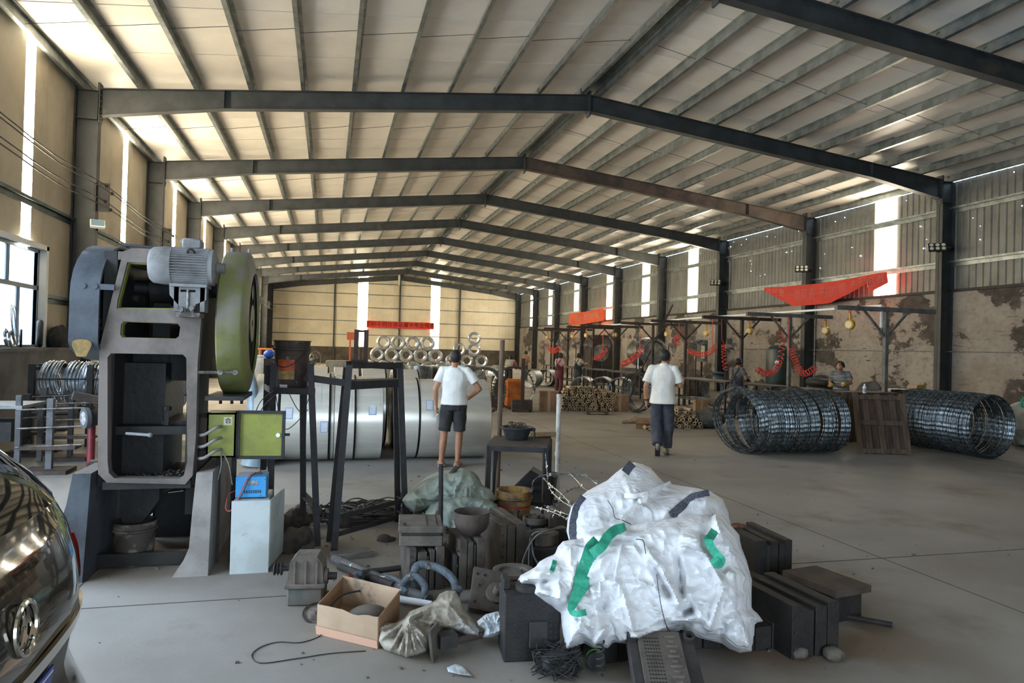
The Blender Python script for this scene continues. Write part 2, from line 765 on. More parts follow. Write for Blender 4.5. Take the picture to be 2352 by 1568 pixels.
def portal_frame(n, Y, rusty_right=False, mL=None, mR=None):
    t = thing('trim_%d' % n, 'dark grey steel portal frame, bay line %d from the open end' % n, 'frame')
    del t['category']
    struct(t)
    gap = .20
    for side in (-1, 1):
        xo = XL if side < 0 else XR
        mat = (mR or m_steel) if side > 0 else (mL or m_steel)
        # column: I-section, web facing the hall
        b = MB()
        w, fl_ = .44, .22
        xi = xo - side * w
        zt = roofz(xo) - gap
        b.b2((xo, Y - fl_ / 2, 0), (xo - side * .014, Y + fl_ / 2, zt))
        b.b2((xi, Y - fl_ / 2, 0), (xi + side * .014, Y + fl_ / 2, zt))
        b.b2((xo, Y - .006, 0), (xi, Y + .006, zt))
        b.b2((xo, Y - fl_ / 2, zt - .014), (xi, Y + fl_ / 2, zt))
        b.b2((xo, Y - fl_ / 2, zt - .62), (xi, Y + fl_ / 2, zt - .605))
        b.build('column', m_steel, t, smooth=None)
        # rafter: deep haunch at the eave, straight to the ridge
        b = MB()
        xh = xo - side * 2.9

        def top(x):
            return roofz(x) - gap

        def bot(x):
            d = abs(x - xo)
            dep = .60 - (.60 - RD) * min(d / 2.9, 1)
            return top(x) - dep
        xs = [xi, xh, XM - side * -0.012]
        fw = .2
        for (x0, x1) in ((xs[0], xs[1]), (xs[1], xs[2])):
            b.add([(x0, Y - .005, bot(x0)), (x1, Y - .005, bot(x1)), (x1, Y - .005, top(x1)), (x0, Y - .005, top(x0)),
                   (x0, Y + .005, bot(x0)), (x1, Y + .005, bot(x1)), (x1, Y + .005, top(x1)), (x0, Y + .005, top(x0))],
                  [(0, 1, 2, 3), (7, 6, 5, 4), (0, 4, 5, 1), (3, 2, 6, 7), (0, 3, 7, 4), (1, 5, 6, 2)])
            for fn, dz in ((bot, .012), (top, -.012)):
                b.add([(x0, Y - fw / 2, fn(x0)), (x1, Y - fw / 2, fn(x1)), (x1, Y + fw / 2, fn(x1)), (x0, Y + fw / 2, fn(x0)),
                       (x0, Y - fw / 2, fn(x0) + dz), (x1, Y - fw / 2, fn(x1) + dz), (x1, Y + fw / 2, fn(x1) + dz), (x0, Y + fw / 2, fn(x0) + dz)],
                      [(0, 1, 2, 3), (7, 6, 5, 4), (0, 4, 5, 1), (3, 2, 6, 7), (0, 3, 7, 4), (1, 5, 6, 2)])
        b.b2((xh - .008, Y - fw / 2, bot(xh)), (xh + .008, Y + fw / 2, top(xh)))
        b.build('rafter', mat, t, smooth=None)
        # bolted end plates at the knee, purlin cleats
        b = MB()
        b.b2((xi - side * .02, Y - .11, top(xi) - .72), (xi + side * .02, Y + .11, top(xi) + .12))
        for k in range(6):
            for dy in (-.07, .07):
                b.cyl((xi - side * .045, Y + dy, top(xi) - .62 + k * .12), (xi - side * .02, Y + dy, top(xi) - .62 + k * .12), .014, n=6)
        b.build('end_plate', m_steel, t, smooth=None)
        b = MB()
        for x in PX:
            xx = x if side < 0 else 2 * XM - x
            b.b2((xx - .012, Y - .04, top(xx) - .01), (xx + .0, Y + .04, top(xx) + .17))
        b.build('purlin_cleats', m_steel, t, smooth=None)
    b = MB()
    zt = roofz(XM) - gap
    b.b2((XM - .018, Y - .11, zt - RD - .12), (XM + .018, Y + .11, zt + .10))
    b.build('ridge_plate', m_steel, t, smooth=None)
    return t


FY = [16.5 + 6 * i for i in range(-3, 9)]
for n, Y in enumerate(FY):
    portal_frame(n + 1, Y if Y < 64 else Y - .15, mR=m_rusty if n == 4 else None)

# ---- walls
# right: render with peeling paint below, ribbed sheet above
ZB = 3.72
wr = MB().b2((XR, YF, 0), (XR + .24, YB, ZB)).build('wall_right', m_peel, smooth=None)
struct(wr, 'right wall of peeling whitewashed brick with grey ribbed cladding above')
SW = .9
DAY_R = [19.4, 31.45, 37.1, 42.85, 48.65, 55.0, 60.8]


def sheet_mesh(name, mat, w=SW, h=HE - ZB - .18, rib=.028, nr=4):
    b = MB()
    pts = []
    p = w / nr
    for k in range(nr):
        y = -w / 2 + k * p
        pts += [(y, 0), (y + p * .12, -rib), (y + p * .28, -rib), (y + p * .4, 0)]
    pts.append((w / 2, 0))
    vs = [(x, y, z) for (y, x) in pts for z in (0, h)] + [(x + .03, y, z) for (y, x) in pts for z in (0, h)]
    n = len(pts)
    fs = []
    for k in range(n - 1):
        fs += [(2 * k, 2 * k + 2, 2 * k + 3, 2 * k + 1), (2 * n + 2 * k, 2 * n + 2 * k + 1, 2 * n + 2 * k + 3, 2 * n + 2 * k + 2)]
    b.add(vs, fs)
    return b.mesh(name, mat)


sm, sm2 = sheet_mesh('cladding_sheet', m_clad), sheet_mesh('daylight_sheet', m_stripR)
y = YF + SW / 2
while y < YB:
    near = min(DAY_R, key=lambda q: abs(q - y))
    if abs(near - y) < SW / 2:
        inst(sm2, 'daylight_sheet', wr, (XR + .05, y, ZB))
    else:
        inst(sm, 'cladding_sheet', wr, (XR + .05, y, ZB))
    y += SW
b = MB().b2((XR - .1, YF, ZB - .02), (XR + .05, YB, ZB + .06))
b.build('sill_angle', m_blk, wr, smooth=None)
for z in (4.62, 6.2):
    b = MB()
    b.b2((XR - .08, YF, z), (XR + .03, YB, z + .012))
    b.b2((XR - .012, YF, z - .16), (XR, YB, z))
    b.b2((XR - .1, YF, z + .01), (XR - .09, YB, z - .05))
    b.build('girt', m_galv, wr, smooth=None)
# pin holes of daylight in the old cladding
m_hole = M('daylight_hole', (255, 255, 255), emit=(225, 235, 255), estr=6)
b = MB()
for k in range(46):
    yy = 14 + 17 * rnd.random() ** 1.2
    zz = rnd.choice((5.0 + 1.1 * rnd.random(), 6.55 + .3 * rnd.random()))
    r = .006 + .012 * rnd.random() ** 3
    b.cyl((XR + .015, yy, zz), (XR + .02, yy, zz), r, n=6)
stuff(b.build('daylight_pinholes', m_hole, wr))

# left: beige sandwich panels on a rendered dado, with a goods door and a window
wl = thing('wall_left', 'left wall of beige sandwich panels on a grey rendered dado', 'wall')
del wl['category']
struct(wl)
DOOR = (-.5, 8.5, 5.0)        # y0, y1, height
WIN = (11.0, 15.0, 1.5, 3.34)
MB().b2((XL - .24, DOOR[1], 0), (XL, YB, 1.48)).b2((XL - .24, YF, 0), (XL, DOOR[0], 1.48)).build('dado', m_renderL, wl, smooth=None)
MB().b2((XL - .24, 8.7, 1.44), (XL + .30, 16.4, 1.50)).b2((XL, 8.7, 0), (XL + .26, 16.4, 1.44)).build('sill_ledge', m_renderL, wl, smooth=None)
DAY_L = [14.05, 20.05, 26.1, 32.1, 38.1, 44.1, 50.1, 56.1]


def wall_panel(y0, y1, z0, z1, mat, name):
    MB().b2((XL - .1, y0 + .003, z0), (XL - .02, y1 - .003, z1)).build(name, mat, wl, smooth=None)


y = YF
while y < YB - .01:
    y1 = min(y + 1.0, YB)
    segs = [(1.48, HE)]
    if y1 > DOOR[0] + .01 and y < DOOR[1] - .01:
        segs = [(DOOR[2], HE)]
    elif y1 > WIN[0] + .01 and y < WIN[1] - .01:
        segs = [(WIN[3], HE)]
    c = (y + y1) / 2
    for z0, z1 in segs:
        d = [q for q in DAY_L if abs(q - c) < .5]
        if d:
            q = d[0]
            wall_panel(y, max(q - .38, y + .02), z0, z1, m_creamL, 'wall_panel')
            wall_panel(max(q - .38, y + .02), min(q + .38, y1 - .02), max(z0, 1.6), z1, m_strip, 'daylight_strip')
            wall_panel(min(q + .38, y1 - .02), y1, z0, z1, m_creamL, 'wall_panel')
        else:
            wall_panel(y, y1, z0, z1, m_creamL, 'wall_panel')
    y = y1
b = MB()
for (ya, yb, zz) in ((DOOR[1], YB, 4.2), (15.1, YB, 2.5)):
    b.b2((XL - .02, ya, zz), (XL + .06, yb, zz + .012))
    b.b2((XL - .02, ya, zz - .14), (XL + .0, yb, zz))
    b.b2((XL + .05, ya, zz - .05), (XL + .06, yb, zz))
b.build('girts', m_galvd, wl, smooth=None)

# back wall
wb = thing('wall_back', 'far end wall of cream panels above a dark dado', 'wall', (0, 0, 0))
del wb['category']
struct(wb)
MB().b2((XL, YB, 0), (XR, YB + .24, 1.5)).build('dado', m_dado, wb, smooth=None)
x = XL
DAY_B = [(2.47, 3.35), (9.14, 9.99)]
edges = sorted(set([XL, XR, XM] + [v for q in DAY_B for v in q] + [XL + .03 + i for i in range(1, 24)]))
edges = [e for e in edges if not any(a + .001 < e < c - .001 for a, c in DAY_B)]
edges = [e for i, e in enumerate(edges) if i == 0 or e - edges[i - 1] > .12 or e in (XR, XM) or any(e in q for q in DAY_B)]
for a, c in zip(edges[:-1], edges[1:]):
    day = any(abs(a - q[0]) < .01 for q in DAY_B)
    za, zc = roofz(a), roofz(c)
    segs = [(1.5, m_cream, 'wall_panel')] if not day else [(3.0 if a > 5 else 1.6, m_stripB, 'daylight_strip')]
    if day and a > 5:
        MB().b2((a + .003, YB + .02, 1.5), (c - .003, YB + .08, 3.0)).build('glow_strip', m_stripP, wb, smooth=None)
    for z0, mt, nm in segs:
        b = MB()
        b.add([(a + .003, YB + .02, z0), (c - .003, YB + .02, z0), (c - .003, YB + .02, zc), (a + .003, YB + .02, za),
               (a + .003, YB + .1, z0), (c - .003, YB + .1, z0), (c - .003, YB + .1, zc), (a + .003, YB + .1, za)],
              [(0, 1, 2, 3), (7, 6, 5, 4), (0, 4, 5, 1), (3, 2, 6, 7), (0, 3, 7, 4), (1, 5, 6, 2)])
        b.build(nm, mt, wb, smooth=None)
MB().b2((XL, YB + .1, 1.5), (XR, YB + .12, HR + .1)).build('outer_skin', m_clad, wb, smooth=None)
for z in (2.6, 3.85, 5.1, 6.3, 7.3):
    x0, x1 = XL, XR
    if z > HE:
        x0, x1 = XM - (HR - z) / SLOPE, XM + (HR - z) / SLOPE
    MB().b2((x0, YB - .06, z), (x1, YB + .02, z + .05)).build('girt', m_galvd, wb, smooth=None)
for x in (.41, 6.25, 11.88):
    MB().b2((x - .07, YB - .2, 0), (x + .07, YB - .05, roofz(x) - .5)).build('wind_post', m_steel, wb, smooth=None)

# front wall behind the photographer
wf = thing('wall_front', 'near end wall of cream panels behind the photographer', 'wall')
del wf['category']
struct(wf)
for i in range(23):
    a, c = XL + i * (XR - XL) / 23, XL + (i + 1) * (XR - XL) / 23
    MB().b2((a + .003, YF - .1, 3.0 if a > -.4 and c < 2.8 else 0), (c - .003, YF - .02, min(roofz(a), roofz(c)) + .1)).build('wall_panel', m_cream, wf, smooth=None)  # raised panels leave the added opening for frontal light

# ---- window in the left wall
w1 = thing('window_1', 'white framed factory window over the rendered ledge', 'window')
del w1['category']
struct(w1)
y0, y1, z0, z1 = WIN
b = MB()
for a in ((y0, y0 + .06), (y1 - .06, y1)):
    b.b2((XL - .14, a[0], z0), (XL - .06, a[1], z1))
b.b2((XL - .14, y0, z0), (XL - .06, y1, z0 + .05))
b.b2((XL - .14, y0, z1 - .06), (XL - .06, y1, z1))
b.b2((XL - .14, y0, 2.58), (XL - .06, y1, 2.66))
b.build('window_frame', M('grey_window_frame', (120, 132, 140), rough=.5), w1, smooth=None)
b = MB()
b.b2((XL - .1, y1 - .005, z0 - .05), (XL + .06, y1 + .1, z1 + .08))
b.b2((XL - .1, y0 - .1, z1 - .0), (XL + .06, y1 + .1, z1 + .09))
b.b2((XL - .1, y0 - .1, z0 - .05), (XL + .06, y0 + .005, z1 + .08))
b.build('window_trim', m_white, w1, smooth=None)
m_pane = M('window_glass', (240, 245, 250), rough=.05, trans=1.0)
for (ya, yb, za, zb) in ((y0 + .06, 12.3, 2.66, z1 - .06), (12.36, 13.7, 2.66, z1 - .06), (13.76, y1 - .06, 2.66, z1 - .06),
                         (y0 + .06, 12.3, z0 + .05, 2.58), (12.36, 14.15, z0 + .05, 2.58), (14.22, y1 - .06, z0 + .05, 2.58)):
    p = MB().b2((XL - .105, ya, za), (XL - .101, yb, zb)).build('window_pane', m_pane, w1, smooth=None)
    p.visible_shadow = True
    MB().b2((XL - .13, yb, za), (XL - .07, yb + .06, zb)).build('mullion', M('grey_window_frame', (0, 0, 0)), w1, smooth=None)

# ---- goods door frame in the left wall (open)
d1 = thing('door_1', 'open goods door with rolled shutter in the left wall', 'door')
del d1['category']
struct(d1)
MB().b2((XL - .1, DOOR[0] - .15, 0), (XL + .05, DOOR[0], DOOR[2])).b2((XL - .1, DOOR[1], 0), (XL + .05, DOOR[1] + .15, DOOR[2])).build('door_jamb', m_steel, d1, smooth=None)
MB().cyl((XL + .35, DOOR[0], DOOR[2] + .35), (XL + .35, DOOR[1], DOOR[2] + .35), .3, n=20).build('rolled_shutter', m_galv, d1)
# ================================================================== punch press and what stands round it


def bw(mb, name, mat, parent, smooth=40, fix=True):
    """link a mesh given in world coordinates under a thing that is only translated"""
    t = parent.location.copy() if parent.parent is None else parent.parent.location.copy()
    mb.v = [v - t for v in mb.v]
    return mb.build(name, mat, parent, smooth, fix=fix)


def pl(pts, Y):
    return [(lambda q: (q.x, q.z))(AY(px, py, Y)) for px, py in pts]


m_press = M('press_grey_dusty', (122, 112, 106), (98, 90, 84), scale=3, rough=.85, bump=.3, bscale=22, c3=(122, 126, 60), c3scale=1.6, c3lo=.6, c3hi=.7)
m_pdark = M('press_inner_black', (13, 13, 13), (26, 24, 22), scale=5, rough=.6, bump=.4, bscale=20)  # near-black colour puts the darkness of the press interior into the material
m_pside = M('press_side_black', (24, 23, 22), (40, 37, 34), scale=4, rough=.7, bump=.3, bscale=18)
m_green = M('press_lime_paint', (120, 122, 70), (96, 94, 60), scale=3.5, rough=.6, bump=.1, lo=.5, hi=.7, c3=(136, 130, 124), c3scale=1.1, c3lo=.5, c3hi=.6)
m_lime = M('lime_enamel', (140, 144, 60), (120, 122, 56), scale=3, rough=.5, c3=(60, 58, 40), c3scale=9, c3lo=.68, c3hi=.74)
m_base = M('press_base_grey', (156, 151, 146), (132, 127, 122), scale=3, rough=.9, bump=.3, bscale=30)
m_guard = M('guard_blue_grey', (78, 84, 92), (54, 56, 60), scale=2.2, rough=.7, bump=.3, bscale=25, c3=(150, 146, 142), c3scale=1.4, c3lo=.6, c3hi=.66)
m_motor = M('motor_grey', (128, 128, 128), (104, 102, 100), scale=6, rough=.7, bump=.15)
m_bolt = M('bolt_steel', (120, 118, 116), (80, 74, 68), scale=20, rough=.5, metal=.6)
m_yel = M('faded_yellow', (150, 122, 62), (84, 76, 62), scale=8, rough=.7)

PB = Vector((-1.22, 5.9, 0))
press = thing('punch_press', 'tall grimy open back punch press with lime flywheel guard', 'machine', PB)
YP = 5.45
outer = pl([(283, 577), (300, 570), (440, 572), (462, 735), (454, 830), (450, 1000), (442, 1092), (425, 1112), (245, 1108), (225, 1088), (224, 1000), (228, 800)], YP)
h1 = pl([(292, 602), (405, 606), (420, 640), (420, 710), (268, 708), (270, 690)], YP)
h2 = pl([(284, 738), (408, 742), (414, 750), (411, 772), (404, 778), (282, 775), (276, 768), (278, 745)], YP)
h3 = pl([(255, 811), (420, 814), (428, 822), (430, 1060), (422, 1092), (412, 1099), (262, 1098), (250, 1086), (247, 1060), (247, 820)], YP)
b = MB().prism(outer, YP, YP + .09, 'y', [h1, h2, h3])
pf = bw(b, 'back_frame', m_press, press, smooth=30)
# raised lime lips round the windows
for k, h in enumerate((h1, h2)):
    cx = sum(p[0] for p in h) / len(h)
    cz = sum(p[1] for p in h) / len(h)
    inner = [(cx + (x - cx) * .97, cz + (z - cz) * .95) for x, z in h]
    b = MB().prism(h, YP + .03, YP + .085, 'y', [inner])
    bw(b, 'window_lip', m_lime, press)
# side cheeks
xl0, xr0 = AY(228, 800, YP).x, AY(456, 800, YP).x
zl, zt = .64, AY(300, 575, YP).z
for nm, xa, xb in (('side_cheek', xl0 - .01, xl0 + .075), ('side_cheek', xr0 - .085, xr0 + .0)):
    prof = [(YP + .09, zl), (6.3, zl), (6.55, .8), (6.55, 1.02), (6.05, 1.05), (5.95, 1.15), (5.95, 1.45), (6.05, 1.55), (6.6, 1.6), (6.62, 2.25), (6.3, zt), (YP + .09, zt)]
    b = MB().prism(prof, xa, xb, 'x')
    bw(b, nm, m_pside, press)
# top plate, crank box, ram, bolster
b = MB().b2((xl0 + .07, YP + .09, zt - .06), (xr0 - .09, 6.3, zt))
bw(b, 'top_plate', m_press, press)
zc = AY(330, 660, 6.0).z
b = MB().cyl((xl0 - .28, 6.05, zc), (xr0 + .3, 6.05, zc), .06, n=20).cyl((xl0 + .2, 6.05, zc), (xl0 + .42, 6.05, zc), .14, n=24)
bw(b, 'crankshaft', m_pdark, press)
b = MB().b2((xl0 + .22, 5.98, 1.52), (xr0 - .30, 6.45, zc - .08)).b2((xl0 + .08, 6.0, 1.38), (xr0 - .09, 6.1, 1.62))
b.b2((xl0 + .28, 6.05, 1.22), (xr0 - .36, 6.4, 1.52))
bw(b, 'ram', m_pdark, press)
b = MB().b2((xl0 + .07, 5.62, 1.0), (xr0 - .085, 6.75, 1.06)).b2((xl0 + .35, 5.75, 1.06), (xr0 - .09, 6.3, 1.09)).b2((xl0 + .07, 5.8, .66), (xl0 + .36, 6.5, 1.52))
b.b2((xl0 + .38, 5.7, 1.06), (xl0 + .41, 5.73, 1.17)).cyl((xl0 + .395, 5.715, 1.17), (xl0 + .395, 5.715, 1.2), .03, n=8)
bw(b, 'bolster_table', m_pdark, press)
b = MB().cyl(AY(290, 995, 5.5), AY(345, 999, 5.42), .011, n=8).sphere(AY(345, 999, 5.42), .018, 8, 6)
bw(b, 'lever', m_motor, press)
b = MB().b2((xl0 + .04, YP + .02, .63), (xr0 - .03, 6.3, .685))
chips = random.Random(3)
bw(b, 'chip_tray', m_pside, press)
b = MB()
for k in range(160):
    x = xl0 + .1 + (xr0 - xl0 - .2) * chips.random()
    y = YP + .1 + .35 * chips.random()
    s = .004 + .006 * chips.random()
    b.box((x, y, .686 + s * .4), (s * 2.2, s, s), rotm(chips.random(), chips.random(), chips.random() * 6))
stuff(bw(b, 'metal_chips', m_bolt, press))
bw(MB().b2((xl0 + .07, 6.5, 1.62), (xr0 - .30, 6.56, zt - .1)).b2((xr0 - .3, 6.5, 1.62), (xr0 - .09, 6.56, 1.85)), 'dark_backing', m_pdark, press, smooth=None)  # added dark sheet that blackens the view through the frame windows
# legs of the base
for nm, poly in (('base_leg', [(451, 1086), (489, 1083), (484, 1180), (477, 1325), (394, 1336), (404, 1312), (420, 1290), (434, 1258), (441, 1180)]),
                 ('base_leg', [(167, 1088), (209, 1087), (200, 1200), (188, 1342), (100, 1342), (112, 1310), (128, 1262), (140, 1195), (152, 1160)])):
    p = pl(poly, 5.42)
    zmin = min(z for _, z in p)
    p = [(x, max(0, z - zmin if z < zmin + .005 else z)) for x, z in p]
    b = MB().prism(p, 5.42, 6.55, 'y')
    bw(b, nm, m_base if poly[0][0] > 300 else m_guard, press, smooth=25)
bw(MB().b2(AY(205, 1275, 5.7), AY(432, 1288, 5.76)), 'tie_bar', m_pside, press)
# hinge bosses that carry the tilting frame between the legs
for x in (AY(216, 1100, 5.8).x, AY(440, 1100, 5.8).x):
    b = MB().cyl((x - .07, 5.95, .64), (x + .07, 5.95, .64), .13, n=20).b2((x - .05, 5.85, .35), (x + .05, 6.05, .66))
    bw(b, 'hinge_boss', m_pdark, press)
b = MB().prism([(xl0 + .07, .66), (xl0 + .34, .66), (xl0 + .34, .48), (xl0 + .22, .3), (xl0 + .1, .28), (xl0 + .07, .4)], 5.8, 6.2, 'y')
bw(b, 'frame_foot', m_pdark, press)
# gear guard on the left: arch shell open towards the frame
gx0, gx1 = AY(160, 700, 5.4).x, AY(228, 700, 5.4).x
gy, gz, gr = 5.97, AY(200, 690, 5.4).z, .58


def obround(cy, cz, r, up, dn, n=14):
    o = [(cy + r * cos(pi * k / n), cz + up + r * .70 * sin(pi * k / n)) for k in range(n + 1)]
    o += [(cy - r * cos(pi * k / n), cz - dn - r * .25 * sin(pi * k / n)) for k in range(n + 1)]
    return o


go = obround(gy, gz, gr, .04, .28)
gi = [(gy + (y - gy) * .95, gz + (z - gz) * .965) for y, z in go]
b = MB().prism(go, gx0, gx1, 'x', [gi])
gg = bw(b, 'gear_guard', m_guard, press, smooth=50)
b = MB().prism(gi, gx0 + .005, gx0 + .02, 'x')
bw(b, 'guard_plate', m_pdark, gg)
b = MB()
teeth = []
for k in range(72):
    r = .33 if k % 2 else .35
    a = 2 * pi * k / 72
    teeth.append((5.9 + r * cos(a), gz + .02 + r * sin(a)))
b.prism(teeth, gx0 + .05, gx1 - .04, 'x')
bw(b, 'bull_gear', m_pdark, press)
b = MB().b2((gx0, 5.40, gz - .02 + .10), (gx1 + .09, 5.425, gz + .02 + .10)).cyl((gx0 + .08, 5.39, gz + .1), (gx0 + .08, 5.43, gz + .1), .02, n=8).cyl((gx1 - .03, 5.39, gz + .1), (gx1 - .03, 5.43, gz + .1), .02, n=8)
bw(b, 'guard_strap', m_guard, press)
b = MB().prism([(gx0 + .035 + .05 + .055 * cos(a) * (1 + .25 * sin(3 * a)), gz - .33 + .075 * sin(a) * (1 + .2 * cos(2 * a))) for a in [2 * pi * k / 20 for k in range(20)]], 5.388, 5.392, 'y')
bw(b, 'yellow_patch', m_yel, press)
b = MB().tube([(gx1 - .02, gy, gz + .47), (gx1 + .3, gy, gz + .46), (gx1 + .3, gy, gz + .2)], .012, 8)
bw(b, 'guard_bracket', m_guard, press)
# flywheel guard on the right
fx0, fx1 = AY(493, 736, 5.38).x, AY(556, 736, 5.38).x
fr = .565
fz = AY(524, 736, 5.38).z
fy = 5.38 + fr
b = MB().lathe([(fr - .02, 0), (fr, .012), (fr, fx1 - fx0 - .02), (fr - .02, fx1 - fx0), (.40, fx1 - fx0 + .03), (.40, fx1 - fx0 + .01), (fr - .03, fx1 - fx0 - .02), (fr - .03, .02), (.1, .02), (.1, 0)],
               n=56, o=(fx0, fy, fz), ax=(1, 0, 0), cap=False)
fg = bw(b, 'flywheel_guard', m_green, press, smooth=50)
b = MB().lathe([(.03, .05), (.5, .05), (.5, .16), (.44, .17), (.42, .12), (.16, .11), (.15, .2), (.03, .2)], n=48, o=(fx0, fy, fz), ax=(1, 0, 0), cap=False)
bw(b, 'flywheel', m_pdark, press, smooth=40)
b = MB().cyl(AY(455, 855, 5.4), AY(548, 855, 5.4), .012, n=8)
for q in (505, 540):
    b.cyl(AY(q, 855, 5.43), AY(q, 855, 5.36), .02, n=8)
bw(b, 'guard_stay', m_bolt, press)
b = MB().b2((fx0 - .06, fy - .5, fz - fr - .02), (fx1 + .02, fy + .1, fz - fr + .01))
for q in (.02, .1, .17):
    b.cyl((fx0 + q, fy - .3, fz - fr - .06), (fx0 + q, fy - .3, fz - fr), .012, n=6)
bw(b, 'guard_foot', m_blk, press)
for q in (.03, .16):
    bw(MB().cyl((fx0 + q, fy, fz + fr), (fx0 + q, fy, fz + fr + .035), .011, n=8), 'lifting_stud', m_motor, press)
# motor
mY = 5.34
mc = AY(430, 612, mY)
x0, x1 = AY(398, 612, mY).x, AY(482, 612, mY).x
poly = []
nf = 44
for k in range(nf * 4):
    a = 2 * pi * k / (nf * 4)
    r = .118 if k % 4 in (0, 1) else .135
    poly.append((mc.y + r * cos(a), mc.z + r * sin(a)))
b = MB().prism(poly, x0, x1, 'x')
mo = bw(b, 'motor_body', m_motor, press, smooth=None)
b = MB().lathe([(.02, 0), (.105, 0), (.125, .02), (.135, .1), (.135, .145), (.12, .15)], n=32, o=(x0 - .145, mc.y, mc.z), ax=(1, 0, 0))
bw(b, 'fan_cowl', m_motor, mo)
b = MB().lathe([(.13, 0), (.13, .03), (.09, .045), (.04, .05), (.035, .1)], n=32, o=(x1, mc.y, mc.z), ax=(1, 0, 0))
bw(b, 'end_bell', m_motor, mo)
b = MB().b2((x0 + .06, mc.y - .06, mc.z + .12), (x0 + .19, mc.y + .06, mc.z + .195), .012)
bw(b, 'terminal_box', m_motor, mo)
b = MB().torus((x0 + .13, mc.y - .105, mc.z + .09), .022, .008, (0, 1, .4), 14, 6)
bw(b, 'lifting_eye', m_pside, mo)
bp = pl([(392, 652), (478, 652), (476, 690), (452, 700), (446, 722), (425, 722), (412, 700), (393, 678)], mY)
b = MB().prism(bp, mY - .05, mY - .02, 'y', [pl([(418, 666), (452, 667), (452, 672), (418, 671)], mY)])
b.b2((x0, mc.y - .1, mc.z - .15), (x1, mc.y + .1, mc.z - .13)).b2((x0 + .02, mY - .05, mc.z - .32), (x0 + .05, YP, mc.z - .14)).b2((x1 - .05, mY - .05, mc.z - .32), (x1 - .02, YP, mc.z - .14))
bk = bw(b, 'motor_bracket', m_motor, press, smooth=None)
q = AY(432, 718, mY - .03)
b = MB().b2((q.x - .07, q.y - .03, q.z - .03), (q.x + .08, YP + .01, q.z + .0)).cyl((q.x - .04, q.y - .06, q.z + .02), (q.x - .04, q.y + .06, q.z + .02), .02, n=10).cyl((q.x + .03, q.y - .06, q.z + .03), (q.x + .03, q.y + .06, q.z + .03), .018, n=10)
b.cyl((q.x, q.y - .02, q.z + .0), (q.x, q.y - .02, q.z + .16), .011, n=8)
bw(b, 'hinge_bolt', m_bolt, bk)
b = MB().tube(smooth_path([AY(312, 1115, 5.9), AY(345, 1128, 5.9), AY(390, 1122, 5.9), AY(420, 1108, 5.9)], 6), .014, 8)
bw(b, 'black_hose', m_blk, press)

# ---- left work table frame things are further down; lime control cabinet
CB = AY(505, 1050, 5.55)
cab = thing('control_cabinet', 'small lime electrical cabinet with its door hanging open', 'control box', (CB.x, 5.62, 0))
p0, p1 = AY(476, 948, 5.52), AY(540, 1050, 5.52)
b = MB()
z0, z1 = p1.z, p0.z
b.b2((p0.x, 5.52, z0), (p1.x, 5.535, z1)).b2((p0.x, 5.52, z0), (p0.x + .012, 5.74, z1)).b2((p1.x - .012, 5.52, z0), (p1.x, 5.74, z1)).b2((p0.x, 5.52, z0), (p1.x, 5.74, z0 + .012)).b2((p0.x, 5.52, z1 - .012), (p1.x, 5.74, z1))
b.b2((p0.x, 5.728, z0), (p1.x, 5.74, z1))
bw(b, 'cabinet_shell', m_lime, cab, smooth=None)
# door swung out to the right
d0, d1 = AY(542, 942, 5.60), AY(636, 1046, 5.52)
hx = p1.x + .01
dw = .34
dv = Vector((cos(RAD(-6)), sin(RAD(-6)), 0))
dn = Vector((-dv.y, dv.x, 0))
O = Vector((hx, 5.56, 0))
R = Matrix((dv, dn, Vector((0, 0, 1)))).transposed()
b = MB().box(O + dv * (dw / 2) + Vector((0, 0, (z0 + z1) / 2)), (dw, .012, z1 - z0 + .02), R)
dr = bw(b, 'cabinet_door', m_lime, cab, smooth=None)
b = MB()
for zz in (z0 - .005, z1 + .005):
    b.box(O + dv * (dw / 2) + Vector((0, 0, zz)) - dn * .012, (dw, .03, .022), R)
for xx in (.008, dw - .008):
    b.box(O + dv * xx + Vector((0, 0, (z0 + z1) / 2)) - dn * .012, (.02, .03, z1 - z0 + .02), R)
bw(b, 'door_lip', m_blk, dr, smooth=None)
b = MB()
lk = O + dv * (dw - .045) + Vector((0, 0, (z0 + z1) / 2))
b.cyl(lk - dn * .03, lk + dn * .02, .016, n=12)
bw(b, 'door_lock', m_white, dr)
b = MB().box(O + dv * (dw + .01) + Vector((0, 0, (z0 + z1) / 2)) + dn * .01, (.05, .008, .02), R)
bw(b, 'lock_tongue', m_blk, dr)
m_pipe = M('grey_conduit', (140, 138, 136), (110, 106, 102), scale=10, rough=.6)
for k in range(3):
    zz = z1 - .1 - k * .085
    b = MB().tube(smooth_path([(p0.x + .1, 5.52, zz), (p0.x + .07, 5.47, zz - .005), (p0.x + .0, 5.46, zz - .05), (p0.x - .05, 5.5, zz - .06), (p0.x - .08, 5.6, zz - .06)], 5), .012, 8)
    bw(b, 'conduit', m_pipe, cab)
b = MB().cyl((p0.x + .1, 5.519, z0 + .06), (p0.x + .1, 5.512, z0 + .06), .013, n=12)
bw(b, 'cable_hole', m_blk, cab)
b = MB().tube(smooth_path([(p0.x + .1, 5.515, z0 + .06), (p0.x + .11, 5.5, z0 - .05), (p0.x + .09, 5.5, z0 - .16)], 6), .004, 6)
b.tube(smooth_path([(p0.x + .1, 5.515, z0 + .06), (p0.x + .16, 5.49, z0 - .04), (p0.x + .19, 5.5, z0 - .2)], 6), .004, 6)
bw(b, 'loose_wire', m_pipe, cab)
lb = text_mesh('合', .045, m_blk)
t_ = inst(lb, 'lettering', cab, (p0.x + .145 - cab.location.x, 5.517 - cab.location.y, z1 - .06), (RAD(90), 0, 0))
b = MB().b2((p0.x + .115, 5.519, z1 - .09), (p0.x + .175, 5.5195, z1 - .03))
